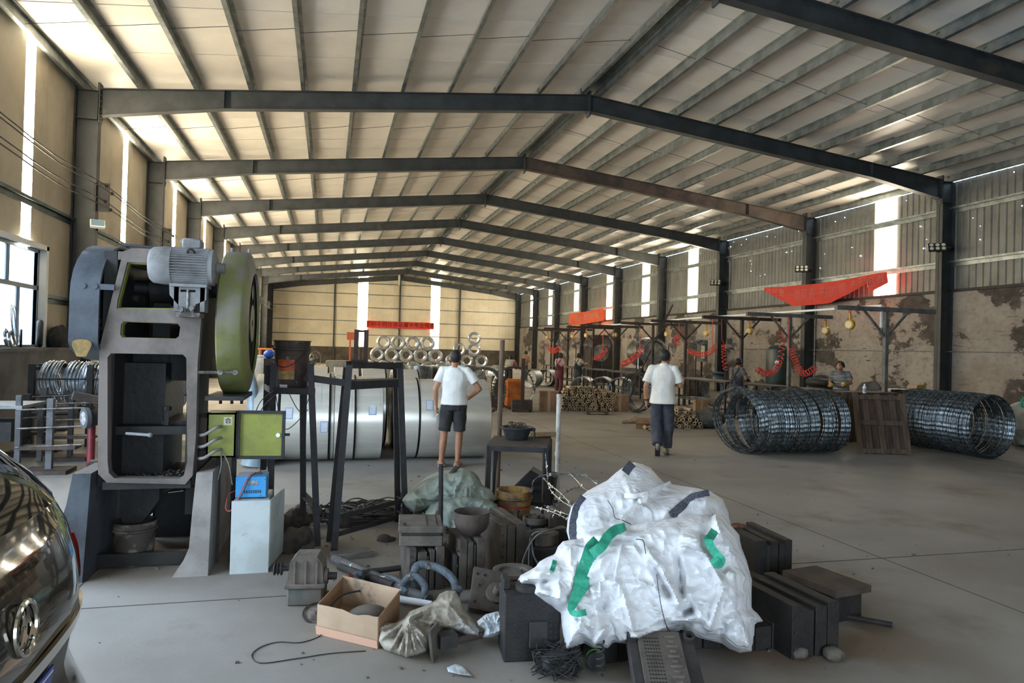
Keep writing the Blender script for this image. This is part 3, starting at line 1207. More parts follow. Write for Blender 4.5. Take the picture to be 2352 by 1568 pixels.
bw(b, 'label_patch', M('buff_label', (178, 176, 150), rough=.8), cab)
b = MB().b2((p0.x - .14, 5.66, z1 - .05), (p0.x + .03, 5.69, z1 - .02)).b2((p0.x - .14, 5.66, z0 + .03), (p0.x + .03, 5.69, z0 + .06))
b.angle((p0.x + .06, 5.75, 0), (p0.x + .06, 5.75, z0 + .2), .035, .005).angle((p1.x - .03, 5.75, 0), (p1.x - .03, 5.75, z0 + .2), .035, .005)
bw(b, 'mounting_post', m_pside, cab)

# ---- pale grey steel box on the floor with its side door ajar, blue charger on it
m_pale = M('pale_grey_enamel', (190, 198, 198), (172, 178, 176), scale=3, rough=.6, c3=(110, 108, 102), c3scale=7, c3lo=.64, c3hi=.7)
c0, c1 = G(527, 1319), G(612, 1316)
cbz = AY(565, 1150, c0.y).z
gb = thing('steel_locker', 'low pale grey steel box under the blue charger', 'cabinet', ((c0.x + c1.x) / 2, c0.y + .2, 0))
b = MB().b2((c0.x, c0.y, 0), (c1.x + .01, c0.y + .02, cbz)).b2((c0.x, c0.y + .02, 0), (c0.x + .012, c0.y + .42, cbz)).b2((c0.x, c0.y + .02, cbz - .012), (c1.x, c0.y + .42, cbz)).b2((c0.x, c0.y + .405, 0), (c1.x, c0.y + .42, cbz)).b2((c0.x, c0.y + .02, 0), (c1.x, c0.y + .42, .012))
bw(b, 'box_body', m_pale, gb, smooth=None)
b = MB().box((c1.x + .045, c0.y + .24, cbz / 2 + .01), (.012, .42, cbz - .03), rotm(0, 0, RAD(-10)))
bw(b, 'side_door', m_pale, gb, smooth=None)

m_bluebox = M('blue_enamel', (42, 140, 206), (60, 150, 208), scale=4, rough=.45)
e0, e1 = AY(540, 1150, 5.48), AY(612, 1108, 5.48)
chg = thing('battery_charger', 'bright blue metal battery charger with clip leads', 'charger', ((e0.x + e1.x) / 2, 5.58, cbz))
zz0, zz1 = cbz + .012, cbz + .165
b = MB().b2((e0.x, 5.48, zz0), (e1.x, 5.70, zz1), .004)
bw(b, 'charger_case', m_bluebox, chg, smooth=None)
b = MB()
for k in range(10):
    xx = e0.x + .06 + k * .0125
    b.b2((xx, 5.478, zz0 + .032), (xx + .006, 5.4795, zz0 + .055))
bw(b, 'vent_slot', m_blk, chg, smooth=None)
b = MB().b2((e0.x + .075, 5.478, zz0 + .09), (e0.x + .155, 5.4795, zz0 + .125))
np_ = bw(b, 'name_plate', M('name_plate_grey', (150, 160, 165), (90, 96, 100), scale=60, rough=.4), chg, smooth=None)
b = MB()
for xx, zz in ((e0.x + .012, zz1 - .02), (e1.x - .012, zz1 - .02), (e0.x + .03, zz0 + .012), (e1.x - .04, zz0 + .012)):
    b.cyl((xx, 5.476, zz), (xx, 5.481, zz), .004, n=8)
stuff(bw(b, 'case_screws', m_bolt, chg))
b = MB()
for xx in (e0.x + .03, e1.x - .03):
    for yy in (5.5, 5.67):
        b.cyl((xx, yy, cbz), (xx, yy, zz0 + .002), .012, n=8)
stuff(bw(b, 'rubber_feet', m_blk, chg))
m_red = M('red_lead', (176, 84, 80), rough=.5)
m_wblk = M('black_lead', (36, 34, 34), rough=.5)
yy = 5.47
for nm, mt, off in (('red_lead', m_red, 0), ('black_lead', m_wblk, .016)):
    pts = [(e0.x + .13 + off, 5.58, zz1 + .012), (e0.x + .10 + off, 5.5, zz1 + .008), (e0.x + .07 + off, yy, zz1 - .03), (e0.x + .03 + off, yy - .01, zz0 + .02), (e0.x - .02 + off, yy - .02, cbz - .07), (e0.x - .06 + off, yy - .01, cbz - .06), (e0.x - .05, 5.5, cbz + .03), (e0.x - .01, 5.56, cbz + .05)]
    bw(MB().tube(smooth_path(pts, 6), .004, 6), nm, mt, chg)
for k, mt in enumerate((m_wblk, m_bolt)):
    b = MB()
    cx, cy = e0.x + .13 + k * .03, 5.57 + k * .02
    for s in (-1, 1):
        b.beam((cx, cy, zz1 + .012), (cx + .05, cy + .01, zz1 + .018 + s * .012), .014, .006)
    b.cyl((cx, cy - .01, zz1 + .012), (cx, cy + .01, zz1 + .012), .008, n=8)
    bw(b, 'crocodile_clip', mt, chg)

# ---- under the press: paint pail and black crate


def pail(name, label, loc, r, h, mat, group=None, rim=None, band=None, handle=True, rot=None, tilt=0.0, fill=None):
    t = thing(name, label, 'bucket', loc, group=group, rot=rot)
    b = MB().lathe([(r * .86, 0), (r * .87, .005), (r * .97, h * .78), (r * .985, h * .78), (r * 1.06, h * .8), (r * 1.06, h * .84), (r * .99, h * .85), (r, h * .98), (r * 1.05, h * .985), (r * 1.05, h),
                    (r * .96, h), (r * .93, h * .8), (r * .83, .012), (0, .012)], n=32, cap=False)
    b.lathe([(r * .86, 0), (0, 0)], n=32, cap=False)
    b.build('pail_body', mat, t, smooth=35)
    if band:
        MB().lathe([(r * .958, h * .60), (r * .964, h * .645)], n=32, cap=False).build('printed_band', band, t)
    if handle:
        pts = [(r * 1.0 * cos(a), -r * .75 * sin(a) * 1.0 - .0, h * .8 - r * .8 * sin(a)) for a in [pi * k / 12 for k in range(13)]]
        MB().tube(pts, .0035, 6).build('wire_handle', m_wblk, t)
    if fill:
        MB().lathe([(0, h * fill[0]), (r * .9, h * fill[0])], n=24, cap=False).build('contents', fill[1], t)
    return t


m_pailp = M('paint_pail_dirty', (70, 62, 56), (130, 122, 112), scale=7, rough=.7, lo=.5, hi=.62)
q = G(300, 1268)
pl1 = pail('paint_pail', 'small dirty paint pail on the floor beneath the press', (AY(300, 1275, 5.75).x, 5.85, 0), .15, .32, m_pailp)
MB().add([(.128 * cos(a), .128 * sin(a) * 1.0, z) for z in (.10, .17) for a in [RAD(-112 + k * 5) for k in range(8)]], [(i, i + 1, 9 + i, 8 + i) for i in range(7)]).xf(Matrix.Scale(1.06, 4)).build('teal_label', M('teal_label', (40, 84, 96), rough=.6), pl1)
m_crate = M('black_plastic', (22, 22, 24), (34, 34, 36), scale=8, rough=.45)
qx0, qx1 = AY(352, 1200, 6.3).x, AY(440, 1200, 6.3).x
crate = thing('plastic_crate', 'black plastic tub with hand holes beneath the press', 'crate', ((qx0 + qx1) / 2, 6.75, 0))
b = MB()
W, D, H_ = qx1 - qx0 + .12, .40, .40
for s in (-1, 1):
    b.box((s * W / 2 * .96, 0, H_ / 2), (.012, D, H_), rotm(0, s * RAD(5), 0))
b.box((0, D / 2 * .96, H_ / 2), (W, .012, H_), rotm(-RAD(5), 0, 0))
pf_ = [(-W / 2, 0), (W / 2, 0), (W / 2, H_ + .03), (W * .3, H_ + .03), (W * .22, H_), (-W * .5, H_ - .03)]
b.prism(pf_, -D / 2, -D / 2 + .012, 'y', [[(W * .30, H_ - .03), (W * .44, H_ - .03), (W * .44, H_ + .01), (W * .30, H_ + .01)]])
b.box((0, 0, .008), (W * .95, D * .95, .016))
b.build('tub_shell', m_crate, crate, smooth=None)
MB().b2((-W / 2 - .012, -D / 2 - .012, H_ - .06), (W / 2 + .012, -D / 2 - .002, H_ - .04)).build('tub_rim', m_crate, crate, smooth=None)
# ================================================================== angle iron stands, table, buckets
m_iron = M('dark_angle_iron', (46, 44, 46), (34, 31, 30), scale=7, rough=.7, bump=.15, c3=(70, 54, 46), c3scale=2.5, c3lo=.6, c3hi=.7)
m_rust = M('rusty_iron', (78, 66, 58), (58, 48, 42), scale=6, rough=.8, bump=.2)
m_wood = M('weathered_wood', (112, 92, 72), (84, 68, 54), scale=3, rough=.85, bump=.25, stretch=(8, 8, 1.2))


def leg(px0, py0, base, Y=None):
    t = AY(px0, py0, base.y if Y is None else Y)
    return base, t


s1 = thing('iron_stand', 'dark angle iron stand carrying the grimy bucket', 'stand', (-.3, 6.4, 0))
LA, LB_, LC, LD = (G(600, 1210), AY(616, 838, 6.7)), (G(620, 1250), AY(629, 833, 6.17)), (G(697, 1215), AY(696, 836, 6.63)), (G(730, 1252), AY(714, 835, 6.08))
for (b0, t0) in (LA, LB_, LC, LD):
    bw(MB().angle(b0, t0, .05, .007, up=(0, 1, 0)), 'leg', m_iron, s1, smooth=None)
zs = AY(640, 896, 6.17).z


def at_z(L, z):
    return L[0].lerp(L[1], z / L[1].z)


c = [at_z(q, zs) for q in (LB_, LD, LC, LA)]
for i in range(4):
    bw(MB().angle(c[i], c[(i + 1) % 4], .05, .007), 'shelf_rail', m_iron, s1, smooth=None)
bw(MB().add([tuple(p + Vector((0, 0, .012))) for p in c] + [tuple(p + Vector((0, 0, .002))) for p in c], [(0, 1, 2, 3), (7, 6, 5, 4), (0, 4, 5, 1), (1, 5, 6, 2), (2, 6, 7, 3), (3, 7, 4, 0)]), 'shelf_plate', m_iron, s1, smooth=None)
c2 = [at_z(q, .32) for q in (LB_, LD, LC, LA)]
bw(MB().angle(c2[1], c2[2], .04, .006), 'brace', m_iron, s1, smooth=None)
bw(MB().angle(c2[0], c2[3], .04, .006), 'brace', m_iron, s1, smooth=None)

m_bucket = M('grimy_bucket', (74, 56, 44), (46, 38, 32), scale=6, rough=.75, bump=.3, bscale=30, lo=.4, hi=.58, c3=(128, 118, 102), c3scale=8, c3lo=.62, c3hi=.68)
bc = (c[0] + c[1] + c[2] + c[3]) / 4
br = .155
bk1 = pail('plastic_bucket', 'grimy brown bucket with orange label on the iron stand', (bc.x + .02, bc.y - .02, zs + .014), br, .41, m_bucket, handle=False)


def curved_patch(r, z0, z1, a0, a1, name, mat, parent, taper=0.0):
    n = 10
    vs = []
    for z, rr in ((z0, r), (z1, r + taper)):
        for k in range(n + 1):
            a = RAD(a0 + (a1 - a0) * k / n)
            vs.append((rr * cos(a), rr * sin(a), z))
    return MB().add(vs, [(i, i + 1, n + 2 + i, n + 1 + i) for i in range(n)]).build(name, mat, parent)


m_or = M('orange_label', (188, 86, 42), (150, 66, 36), scale=16, rough=.7, c3=(70, 46, 34), c3scale=12, c3lo=.62, c3hi=.7)
m_cr = M('cream_label', (170, 140, 84), (130, 102, 62), scale=14, rough=.7)
curved_patch(br * .935, .15, .245, -135, -78, 'orange_label', m_or, bk1, .006)
curved_patch(br * .92, .075, .148, -135, -78, 'cream_label', m_cr, bk1, .005)
curved_patch(br * .915, .004, .03, -128, -100, 'paper_scrap', M('paper_white', (214, 212, 208), rough=.9), bk1, .003)
MB().tube(smooth_path([(br * 1.04 * cos(a), br * 1.06 * sin(a) - .004, .34 - .17 * abs(sin((a + pi / 2) / 1.0)) ** .8 * 0 - .16 * cos((a + pi * .62) * .9) ** 2) for a in [RAD(-170 + k * 14) for k in range(10)]], 4), .0035, 6).build('wire_handle', m_wblk, bk1)

s2 = thing('tool_stand', 'taller dark angle iron stand beside the bucket stand', 'stand', (.4, 6.4, 0))
EA, EB, FA, FB = (G(757, 1242), AY(797, 835, 6.35)), (G(768, 1262), AY(803, 838, 5.98)), (G(914, 1197), AY(909, 842, 6.8)), (G(932, 1212), AY(919, 838, 6.5))
for q in (EA, EB, FA, FB):
    bw(MB().angle(q[0], q[1], .05, .007, up=(0, 1, 0)), 'leg', m_iron, s2, smooth=None)
tt = [EB[1], FB[1], FA[1], EA[1]]
for i in range(4):
    bw(MB().angle(tt[i], tt[(i + 1) % 4], .05, .007), 'top_rail', m_iron, s2, smooth=None)
zm = AY(850, 892, 6.2).z
mm = [at_z(q, zm) for q in (EB, FB, FA, EA)]
bw(MB().add([tuple(p + Vector((0, 0, .07))) for p in mm] + [tuple(p) for p in mm], [(0, 1, 2, 3), (7, 6, 5, 4), (0, 4, 5, 1), (1, 5, 6, 2), (2, 6, 7, 3), (3, 7, 4, 0)]), 'channel_shelf', m_iron, s2, smooth=None)
for zz in (.27, .13):
    kk = [at_z(q, zz) for q in (EB, FB, FA, EA)]
    bw(MB().angle(kk[0], kk[1], .04, .006), 'foot_rail', m_iron, s2, smooth=None)
    bw(MB().angle(kk[1], kk[2], .04, .006), 'foot_rail', m_iron, s2, smooth=None)
bw(MB().angle(AY(703, 866, 6.1), AY(806, 880, 6.0), .055, .007), 'link_bar', m_iron, s2, smooth=None)
ws = MB().tube(smooth_path([AY(797, 930, 6.0), AY(793, 985, 5.97), AY(790, 1030, 5.97), AY(791, 1074, 5.95)], 6), .0045, 6)
bw(ws, 'white_cord', m_white, s2)
cr_ = MB()
for k, (a, bq, d) in enumerate((((632, 900), (655, 985), (708, 940)), ((660, 895), (690, 945), (714, 905)), ((640, 890), (600, 920), (582, 962)), ((640, 900), (604, 935), (590, 965)))):
    cr_ = MB().tube(smooth_path([AY(a[0], a[1], 6.05), AY(bq[0], bq[1], 6.0), AY(d[0], d[1], 6.0)], 8), .0035, 6)
    bw(cr_, 'electric_wire', m_wblk, s1)
for (px, py) in ((580, 967), (587, 972)):
    bw(MB().cyl(AY(px + 8, py - 14, 6.0), AY(px - 3, py + 6, 5.98), .010, .006, n=8), 'wire_clip', m_wblk, s1)

# ---- small iron table with rubber basin
t1 = thing('iron_table', 'small rusty iron table carrying the black basin', 'table', (1.9, 6.8, 0))
zt_ = .775
A_, B_, C_, D_ = G(1119, 1018, zt_), G(1257, 1024, zt_), G(1266, 1002, zt_), G(1136, 1000, zt_)
bw(MB().add([tuple(p) for p in (A_, B_, C_, D_)] + [tuple(p - Vector((0, 0, .02))) for p in (A_, B_, C_, D_)], [(0, 1, 2, 3), (7, 6, 5, 4), (0, 4, 5, 1), (1, 5, 6, 2), (2, 6, 7, 3), (3, 7, 4, 0)]), 'table_plate', m_rust, t1, smooth=None)
for p in (A_, B_, C_, D_):
    ce = (A_ + B_ + C_ + D_) / 4
    p = p.lerp(ce, .05)
    bw(MB().angle((p.x, p.y, 0), (p.x, p.y, zt_ - .02), .042, .006, up=(0, 1, 0)), 'leg', m_iron, t1, smooth=None)
for p, q in ((A_, B_), (B_, C_), (C_, D_), (D_, A_)):
    bw(MB().beam(p - Vector((0, 0, .045)), q - Vector((0, 0, .045)), .008, .05), 'apron_rail', m_iron, t1, smooth=None)
bw(MB().beam((A_.x, A_.y, .22), (B_.x, B_.y, .22), .035, .035), 'stretcher', m_iron, t1, smooth=None)
bw(MB().beam((D_.x, D_.y, .22), (C_.x, C_.y, .22), .035, .035), 'stretcher', m_iron, t1, smooth=None)
m_rub = M('black_rubber', (30, 34, 36), (44, 46, 46), scale=9, rough=.6, bump=.1)
q = G(1190, 1010, zt_)
ba = thing('rubber_basin', 'shallow black rubber basin holding scrap wire', 'basin', (q.x, q.y + .06, zt_))
MB().lathe([(.10, 0), (.112, .004), (.15, .11), (.172, .115), (.172, .128), (.148, .128), (.108, .015), (0, .012)], n=36, cap=False).lathe([(.10, 0), (0, 0)], n=36, cap=False).build('basin_shell', m_rub, ba)
for k in range(16):
    r_ = random.Random(k)
    a = r_.random() * 6
    pts = [(.1 * cos(a), .1 * sin(a), .05), (.06 * cos(a + 1), .06 * sin(a + 1), .12 + .05 * r_.random()), (.09 * cos(a + 2.2), .09 * sin(a + 2.2), .13 + .04 * r_.random()), (.1 * cos(a + 3), .1 * sin(a + 3), .06)]
    MB().tube(smooth_path(pts, 5), .003, 5).build('scrap_wire', m_rust, ba)
MB().cyl((-.02, .02, .1), (.19, -.03, .10), .018, n=10).build('hammer_handle', m_iron, ba)
MB().tube(smooth_path([(.13, -.1, .12), (.15, -.14, .08), (.13, -.165, .0), (.1, -.17, -.08)], 5), .009, 7).build('bent_strap', m_iron, ba)
q = G(1255, 1003, zt_)
bd = MB().box((0, 0, .03), (.30, .12, .05), None, .008).build('wood_offcut', M('pale_wood', (170, 146, 112), (146, 122, 92), scale=5, rough=.8), None, loc=(q.x - .05, q.y + .02, zt_ + .0), rotz=.12)
tag(bd, 'pale wood offcut beside the black basin', 'wood block')

po = MB().cyl((0, 0, 0), AY(1154, 781, 7.2) - G(1140, 1170), .028, .026, n=10).build('leaning_pole', m_wood, None, loc=G(1140, 1170))
tag(po, 'weathered wooden pole leaning past the iron table', 'pole')
g_ = G(1279, 1150)
wp = thing('standing_pipe', 'rust stained white pipe standing beside the iron table', 'pipe', g_)
top = AY(1284, 905, g_.y) - g_
m_wpipe = M('stained_white_pipe', (196, 192, 184), (110, 84, 64), scale=5, rough=.6, lo=.5, hi=.7)
MB().cyl((0, 0, 0), top, .027, n=14).build('pipe_tube', m_wpipe, wp)
MB().cyl(top * .42, top * .46, .034, n=14).build('pipe_coupling', m_wpipe, wp)
MB().cyl((0, 0, 0), (0, 0, .015), .09, n=16).build('pipe_foot', m_rust, wp)

m_ypail = M('rusty_yellow_pail', (166, 128, 72), (96, 74, 56), scale=7, rough=.7, bump=.2, lo=.42, hi=.6, c3=(178, 170, 152), c3scale=5, c3lo=.62, c3hi=.7)
g_ = G(1188, 1222)
pl2 = pail('paint_drum', 'rusty yellow pail with a red band beside the wire tangle', (g_.x, g_.y + .13, 0), .165, .37, m_ypail, band=M('red_band', (168, 44, 40), rough=.6), handle=False)
for k in range(5):
    curved_patch(.165 * .945 - .003 * k, .19 - .022 * k, .197 - .022 * k, -120, -70 - 6 * (k % 2), 'print_line', M('faint_print', (92, 78, 60), rough=.8), pl2)

# black sheet hopper dumped under the table
g_ = G(1225, 1140, .12)
hp = thing('sheet_hopper', 'black sheet metal hopper tipped under the iron table', 'hopper', (g_.x, g_.y + .15, 0), rotz=-.4)
MB().prism([(-.26, .10), (.10, .02), (.22, .30), (.02, .40)], -.12, .12, 'y').build('hopper_body', m_blk, hp, smooth=None)
MB().prism([(.10, .0), (.26, .02), (.30, .34), (.16, .36)], -.15, .15, 'y').build('hopper_mouth', m_blk, hp, smooth=None)
MB().angle((-.55, -.1, .02), (.2, -.1, .30), .035, .005).build('bent_angle', m_rust, hp, smooth=None)
# ================================================================== crumpled bags
import numpy as np


def poly_sd(px, py, poly):
    """signed distance (inside positive) and nearest boundary point, arrays"""
    n = len(poly)
    best = np.full(px.shape, 1e9)
    bx, by = np.zeros_like(px), np.zeros_like(px)
    inside = np.zeros(px.shape, bool)
    for i in range(n):
        x0, y0 = poly[i]
        x1, y1 = poly[(i + 1) % n]
        dx, dy = x1 - x0, y1 - y0
        t = np.clip(((px - x0) * dx + (py - y0) * dy) / (dx * dx + dy * dy + 1e-9), 0, 1)
        qx, qy = x0 + t * dx, y0 + t * dy
        d = np.hypot(px - qx, py - qy)
        m = d < best
        best[m] = d[m]
        bx[m] = qx[m]
        by[m] = qy[m]
        c = ((y0 > py) != (y1 > py)) & (px < (x1 - x0) * (py - y0) / (y1 - y0 + 1e-12) + x0)
        inside ^= c
    return np.where(inside, best, -best), bx, by


def seg_d(px, py, x0, y0, x1, y1):
    dx, dy = x1 - x0, y1 - y0
    t = np.clip(((px - x0) * dx + (py - y0) * dy) / (dx * dx + dy * dy + 1e-9), 0, 1)
    return np.hypot(px - x0 - t * dx, py - y0 - t * dy), t


def vnoise(px, py, sc, seed, fn=None):
    out = np.zeros(px.size)
    for k, (a, b_) in enumerate(zip(px.ravel(), py.ravel())):
        out[k] = noise.noise((a * sc, b_ * sc, seed))
    return out.reshape(px.shape)


def crumple(px, py, seed, sc, amp):
    w1 = vnoise(px, py, sc * .5, seed + 5.1) * .8 / sc
    w2 = vnoise(px, py, sc * .5, seed + 9.7) * .8 / sc
    qx, qy = px + w1, py + w2
    h = np.zeros(px.shape)
    for o, (s_, a_) in enumerate(((1.0, 1.0), (2.1, .55), (4.3, .26))):
        r = np.abs(vnoise(qx * (1 if o % 2 else .8), qy * (.8 if o % 2 else 1), sc * s_, seed + 13.3 * o))
        h += a_ * (1 - 2.2 * r)
    return h * amp


class SheetBag:
    """a lumpy bag: outline in the picture carried to real distances, inflated front and back, with folds"""

    def __init__(s, outline, depth, step, puff, rad, folds, seed, sc, amp, back):
        s.poly, s.depth, s.puff, s.rad, s.folds = outline, depth, puff, rad, folds
        x0, x1 = min(p[0] for p in outline), max(p[0] for p in outline)
        y0, y1 = min(p[1] for p in outline), max(p[1] for p in outline)
        nx, ny = int((x1 - x0) / step) + 3, int((y1 - y0) / step) + 3
        gx, gy = np.meshgrid(x0 - step + np.arange(nx) * step, y0 - step + np.arange(ny) * step)
        sd, bx, by = poly_sd(gx, gy, outline)
        ins = sd > 0
        nb = np.zeros_like(ins)
        nb[:-1] |= ins[1:]
        nb[1:] |= ins[:-1]
        nb[:, :-1] |= ins[:, 1:]
        nb[:, 1:] |= ins[:, :-1]
        nb2 = nb.copy()
        nb2[:, :-1] |= nb[:, 1:]
        nb2[:, 1:] |= nb[:, :-1]
        snap = (~ins) & nb2
        gx = np.where(snap, bx, gx)
        gy = np.where(snap, by, gy)
        sd = np.where(snap, 0, sd)
        ok = ins | snap
        t = np.clip(sd / rad, 0, 1)
        prof = np.sqrt(np.clip(1 - (1 - t) ** 2, 0, 1))
        base = depth(gx, gy)
        off = puff * prof
        off = off + crumple(gx, gy, seed, sc, amp) * (.35 + .65 * np.clip(sd / (rad * .25), 0, 1))
        for (ax, ay, bx_, by_, h, w) in folds:
            d, tt = seg_d(gx, gy, ax, ay, bx_, by_)
            k = np.clip(1 - d / (w * 1.35), 0, 1) ** 1.15 * np.minimum(1, np.minimum(tt, 1 - tt) * 5 + .25) * 1.35
            off = off + h * k
        s.off = off
        s.gx, s.gy, s.ok, s.step = gx, gy, ok, step
        s.x0, s.y0 = x0 - step, y0 - step
        s.base = base
        dep = base - off
        idx = -np.ones(gx.shape, int)
        vs, fs = [], []
        for j_, i_ in zip(*np.nonzero(ok)):
            idx[j_, i_] = len(vs)
            vs.append(AD(gx[j_, i_], gy[j_, i_], dep[j_, i_]))
        nfront = len(vs)
        quads = []
        for j_ in range(gx.shape[0] - 1):
            for i_ in range(gx.shape[1] - 1):
                q = (idx[j_, i_], idx[j_, i_ + 1], idx[j_ + 1, i_ + 1], idx[j_ + 1, i_])
                if min(q) >= 0:
                    quads.append(q)
        fs += [tuple(int(v) for v in q) for q in quads]
        # rear side, coarser shape but the same outline so the bag is closed
        bidx = -np.ones(gx.shape, int)
        for j_, i_ in zip(*np.nonzero(ok)):
            if sd[j_, i_] <= 0:
                bidx[j_, i_] = idx[j_, i_]
            else:
                bidx[j_, i_] = len(vs)
                vs.append(AD(gx[j_, i_], gy[j_, i_], base[j_, i_] + back * prof[j_, i_]))
        m_ = {}
        for j_, i_ in zip(*np.nonzero(ok)):
            m_[int(idx[j_, i_])] = int(bidx[j_, i_])
        fs += [tuple(m_[v] for v in reversed(q)) for q in fs[:len(quads)]]
        s.v, s.f = vs, fs

    def surf(s, px, py, lift=.006):
        i_ = min(max(int(round((px - s.x0) / s.step)), 0), s.gx.shape[1] - 1)
        j_ = min(max(int(round((py - s.y0) / s.step)), 0), s.gx.shape[0] - 1)
        j0, j1, i0, i1 = max(j_ - 1, 0), j_ + 2, max(i_ - 1, 0), i_ + 2
        o = s.off[j0:j1, i0:i1].max()
        return AD(px, py, float(s.depth(np.array(px), np.array(py))) - float(o) - lift)

    def build(s, name, mat, parent, smooth=32):
        b = MB()
        b.v = [v - parent.location for v in s.v]
        b.f = [f for f in s.f if len(set(f)) > 2]
        return b.build(name, mat, parent, smooth, fix=True)


def strap(pts, w, mat, name, parent, surf=None, lift=.008, thick=.004, n=8, wdir=None):
    """flat webbing along picture points lying on a surface"""
    P = []
    for i in range(len(pts) - 1):
        for k in range(n):
            t = k / n
            P.append((pts[i][0] + (pts[i + 1][0] - pts[i][0]) * t, pts[i][1] + (pts[i + 1][1] - pts[i][1]) * t, pts[i][2] + (pts[i + 1][2] - pts[i][2]) * t))
    P.append(pts[-1])
    C_ = [surf(p[0], p[1], lift + p[2]) for p in P]
    # light smoothing along the strap
    for _ in range(2):
        C_ = [C_[0]] + [(C_[i - 1] + C_[i] * 2 + C_[i + 1]) / 4 for i in range(1, len(C_) - 1)] + [C_[-1]]
    vs, fs = [], []
    m_ = len(C_)
    for i, c_ in enumerate(C_):
        t = (C_[min(i + 1, m_ - 1)] - C_[max(i - 1, 0)]).normalized()
        view = (Vector((0, 0, CAMH)) - c_).normalized()
        sd_ = (t.cross(view)).normalized()
        tw = wdir(i / (m_ - 1)) if wdir else 1.0
        nrm = sd_.cross(t).normalized()
        for a, bq in ((-1, 0), (1, 0), (1, 1), (-1, 1)):
            vs.append(c_ + sd_ * (a * w / 2 * tw) + nrm * (thick * bq) - parent.location)
    for i in range(m_ - 1):
        for k in range(4):
            k2 = (k + 1) % 4
            fs.append((4 * i + k, 4 * i + k2, 4 * i + 4 + k2, 4 * i + 4 + k))
    fs += [(0, 1, 2, 3), tuple(4 * (m_ - 1) + k for k in (3, 2, 1, 0))]
    return MB().add(vs, fs).build(name, mat, parent, smooth=50)


def weave(name, c1, c2, rough=.55):
    m = M(name, c1, c2, scale=5, rough=rough, lo=.5, hi=.72, bump=.25, bscale=16)
    b = m.node_tree.nodes['Principled BSDF']
    N, L = m.node_tree.nodes, m.node_tree.links
    tc = N.new('ShaderNodeTexCoord')
    old = b.inputs['Normal'].links[0].from_socket
    for sc_, st in ((4.5, .55), (9.0, .3)):
        n = N.new('ShaderNodeTexNoise')
        n.inputs['Scale'].default_value = sc_
        n.inputs['Detail'].default_value = 1.2
        n.inputs['Distortion'].default_value = .9
        L.new(tc.outputs['Object'], n.inputs['Vector'])
        a = N.new('ShaderNodeMath')
        a.operation = 'SUBTRACT'
        a.inputs[1].default_value = .5
        L.new(n.outputs['Fac'], a.inputs[0])
        c = N.new('ShaderNodeMath')
        c.operation = 'ABSOLUTE'
        L.new(a.outputs[0], c.inputs[0])
        bp = N.new('ShaderNodeBump')
        bp.invert = True
        bp.inputs['Strength'].default_value = st
        bp.inputs['Distance'].default_value = .06
        L.new(c.outputs[0], bp.inputs['Height'])
        L.new(old, bp.inputs['Normal'])
        old = bp.outputs['Normal']
    L.new(old, b.inputs['Normal'])
    return m


m_bag = weave('white_woven_bag', (216, 216, 218), (200, 198, 195))
m_bag2 = weave('white_woven_bag_old', (214, 213, 213), (198, 196, 192))
m_gstrap = M('green_webbing', (48, 160, 128), (40, 140, 112), scale=40, rough=.7, bump=.3, bscale=120)
m_nstrap = M('navy_webbing', (66, 70, 84), (98, 100, 110), scale=60, rough=.85, bump=.3, bscale=150)


def cr(pts):
    return [(1180 + x / 2.97, 1040 + y / 2.97) for x, y in pts]


def cf(f):
    out = []
    for x0, y0, x1, y1, h, w in f:
        out.append((1180 + x0 / 2.97, 1040 + y0 / 2.97, 1180 + x1 / 2.97, 1040 + y1 / 2.97, h, w / 2.97))
    return out


# rear bag
oB = cr([(360, 530), (368, 460), (390, 370), (440, 310), (500, 260), (570, 222), (640, 185), (690, 140), (735, 105), (780, 80), (820, 62), (880, 78), (935, 102), (985, 160), (1030, 205), (1150, 225), (1250, 240), (1345, 262), (1430, 320), (1465, 400), (1490, 520), (1480, 640), (1300, 700), (900, 720), (520, 690), (390, 620), (372, 580)])
fB = cf([(560, 500, 720, 330, -.02, 40), (720, 330, 900, 290, .018, 30), (900, 280, 1060, 205, .03, 26), (700, 480, 880, 320, .022, 26), (1020, 430, 1130, 300, .03, 40), (1130, 300, 1330, 265, .025, 30), (1060, 440, 1200, 320, -.02, 30), (1290, 330, 1430, 330, .03, 40),
         (1280, 400, 1440, 340, -.02, 30), (760, 380, 640, 460, -.03, 30), (880, 400, 1030, 390, .015, 40), (940, 230, 820, 330, -.012, 30)])
bagB = SheetBag(oB, lambda x, y: 5.02 - (y - 1060) / (1290 - 1060) * .72, 4.0, .30, 75, fB, 3.0, .014, .026, .30)
tb = thing('bulk_bag', 'white bulk bag with navy stripes, behind the green strapped one', 'bag', (2.55, 4.6, 0))
bagB.build('bag_fabric', m_bag, tb)
strap([(1180 + x / 2.97, 1040 + y / 2.97, 0) for x, y in ((475, 300), (430, 370), (408, 460), (402, 540), (415, 600))], .05, m_nstrap, 'navy_stripe', tb, bagB.surf, .004)
strap([(1180 + x / 2.97, 1040 + y / 2.97, 0) for x, y in ((815, 78), (790, 108), (765, 140))], .075, m_nstrap, 'navy_stripe', tb, bagB.surf, .004)
strap([(1180 + x / 2.97, 1040 + y / 2.97, 0) for x, y in ((1330, 275), (1220, 300), (1150, 360), (1075, 425))], .05, m_nstrap, 'navy_stripe', tb, bagB.surf, .005)
strap([(1180 + x / 2.97, 1040 + y / 2.97, 0) for x, y in ((1060, 205), (960, 250), (880, 300), (800, 390), (700, 500))], .022, m_bag2, 'tie_cord', tb, bagB.surf, .012, .012)
strap([(1180 + x / 2.97, 1040 + y / 2.97, 0) for x, y in ((760, 290), (830, 295), (900, 280), (890, 320), (850, 330))], .03, m_bag2, 'tied_knot', tb, bagB.surf, .03, .02)
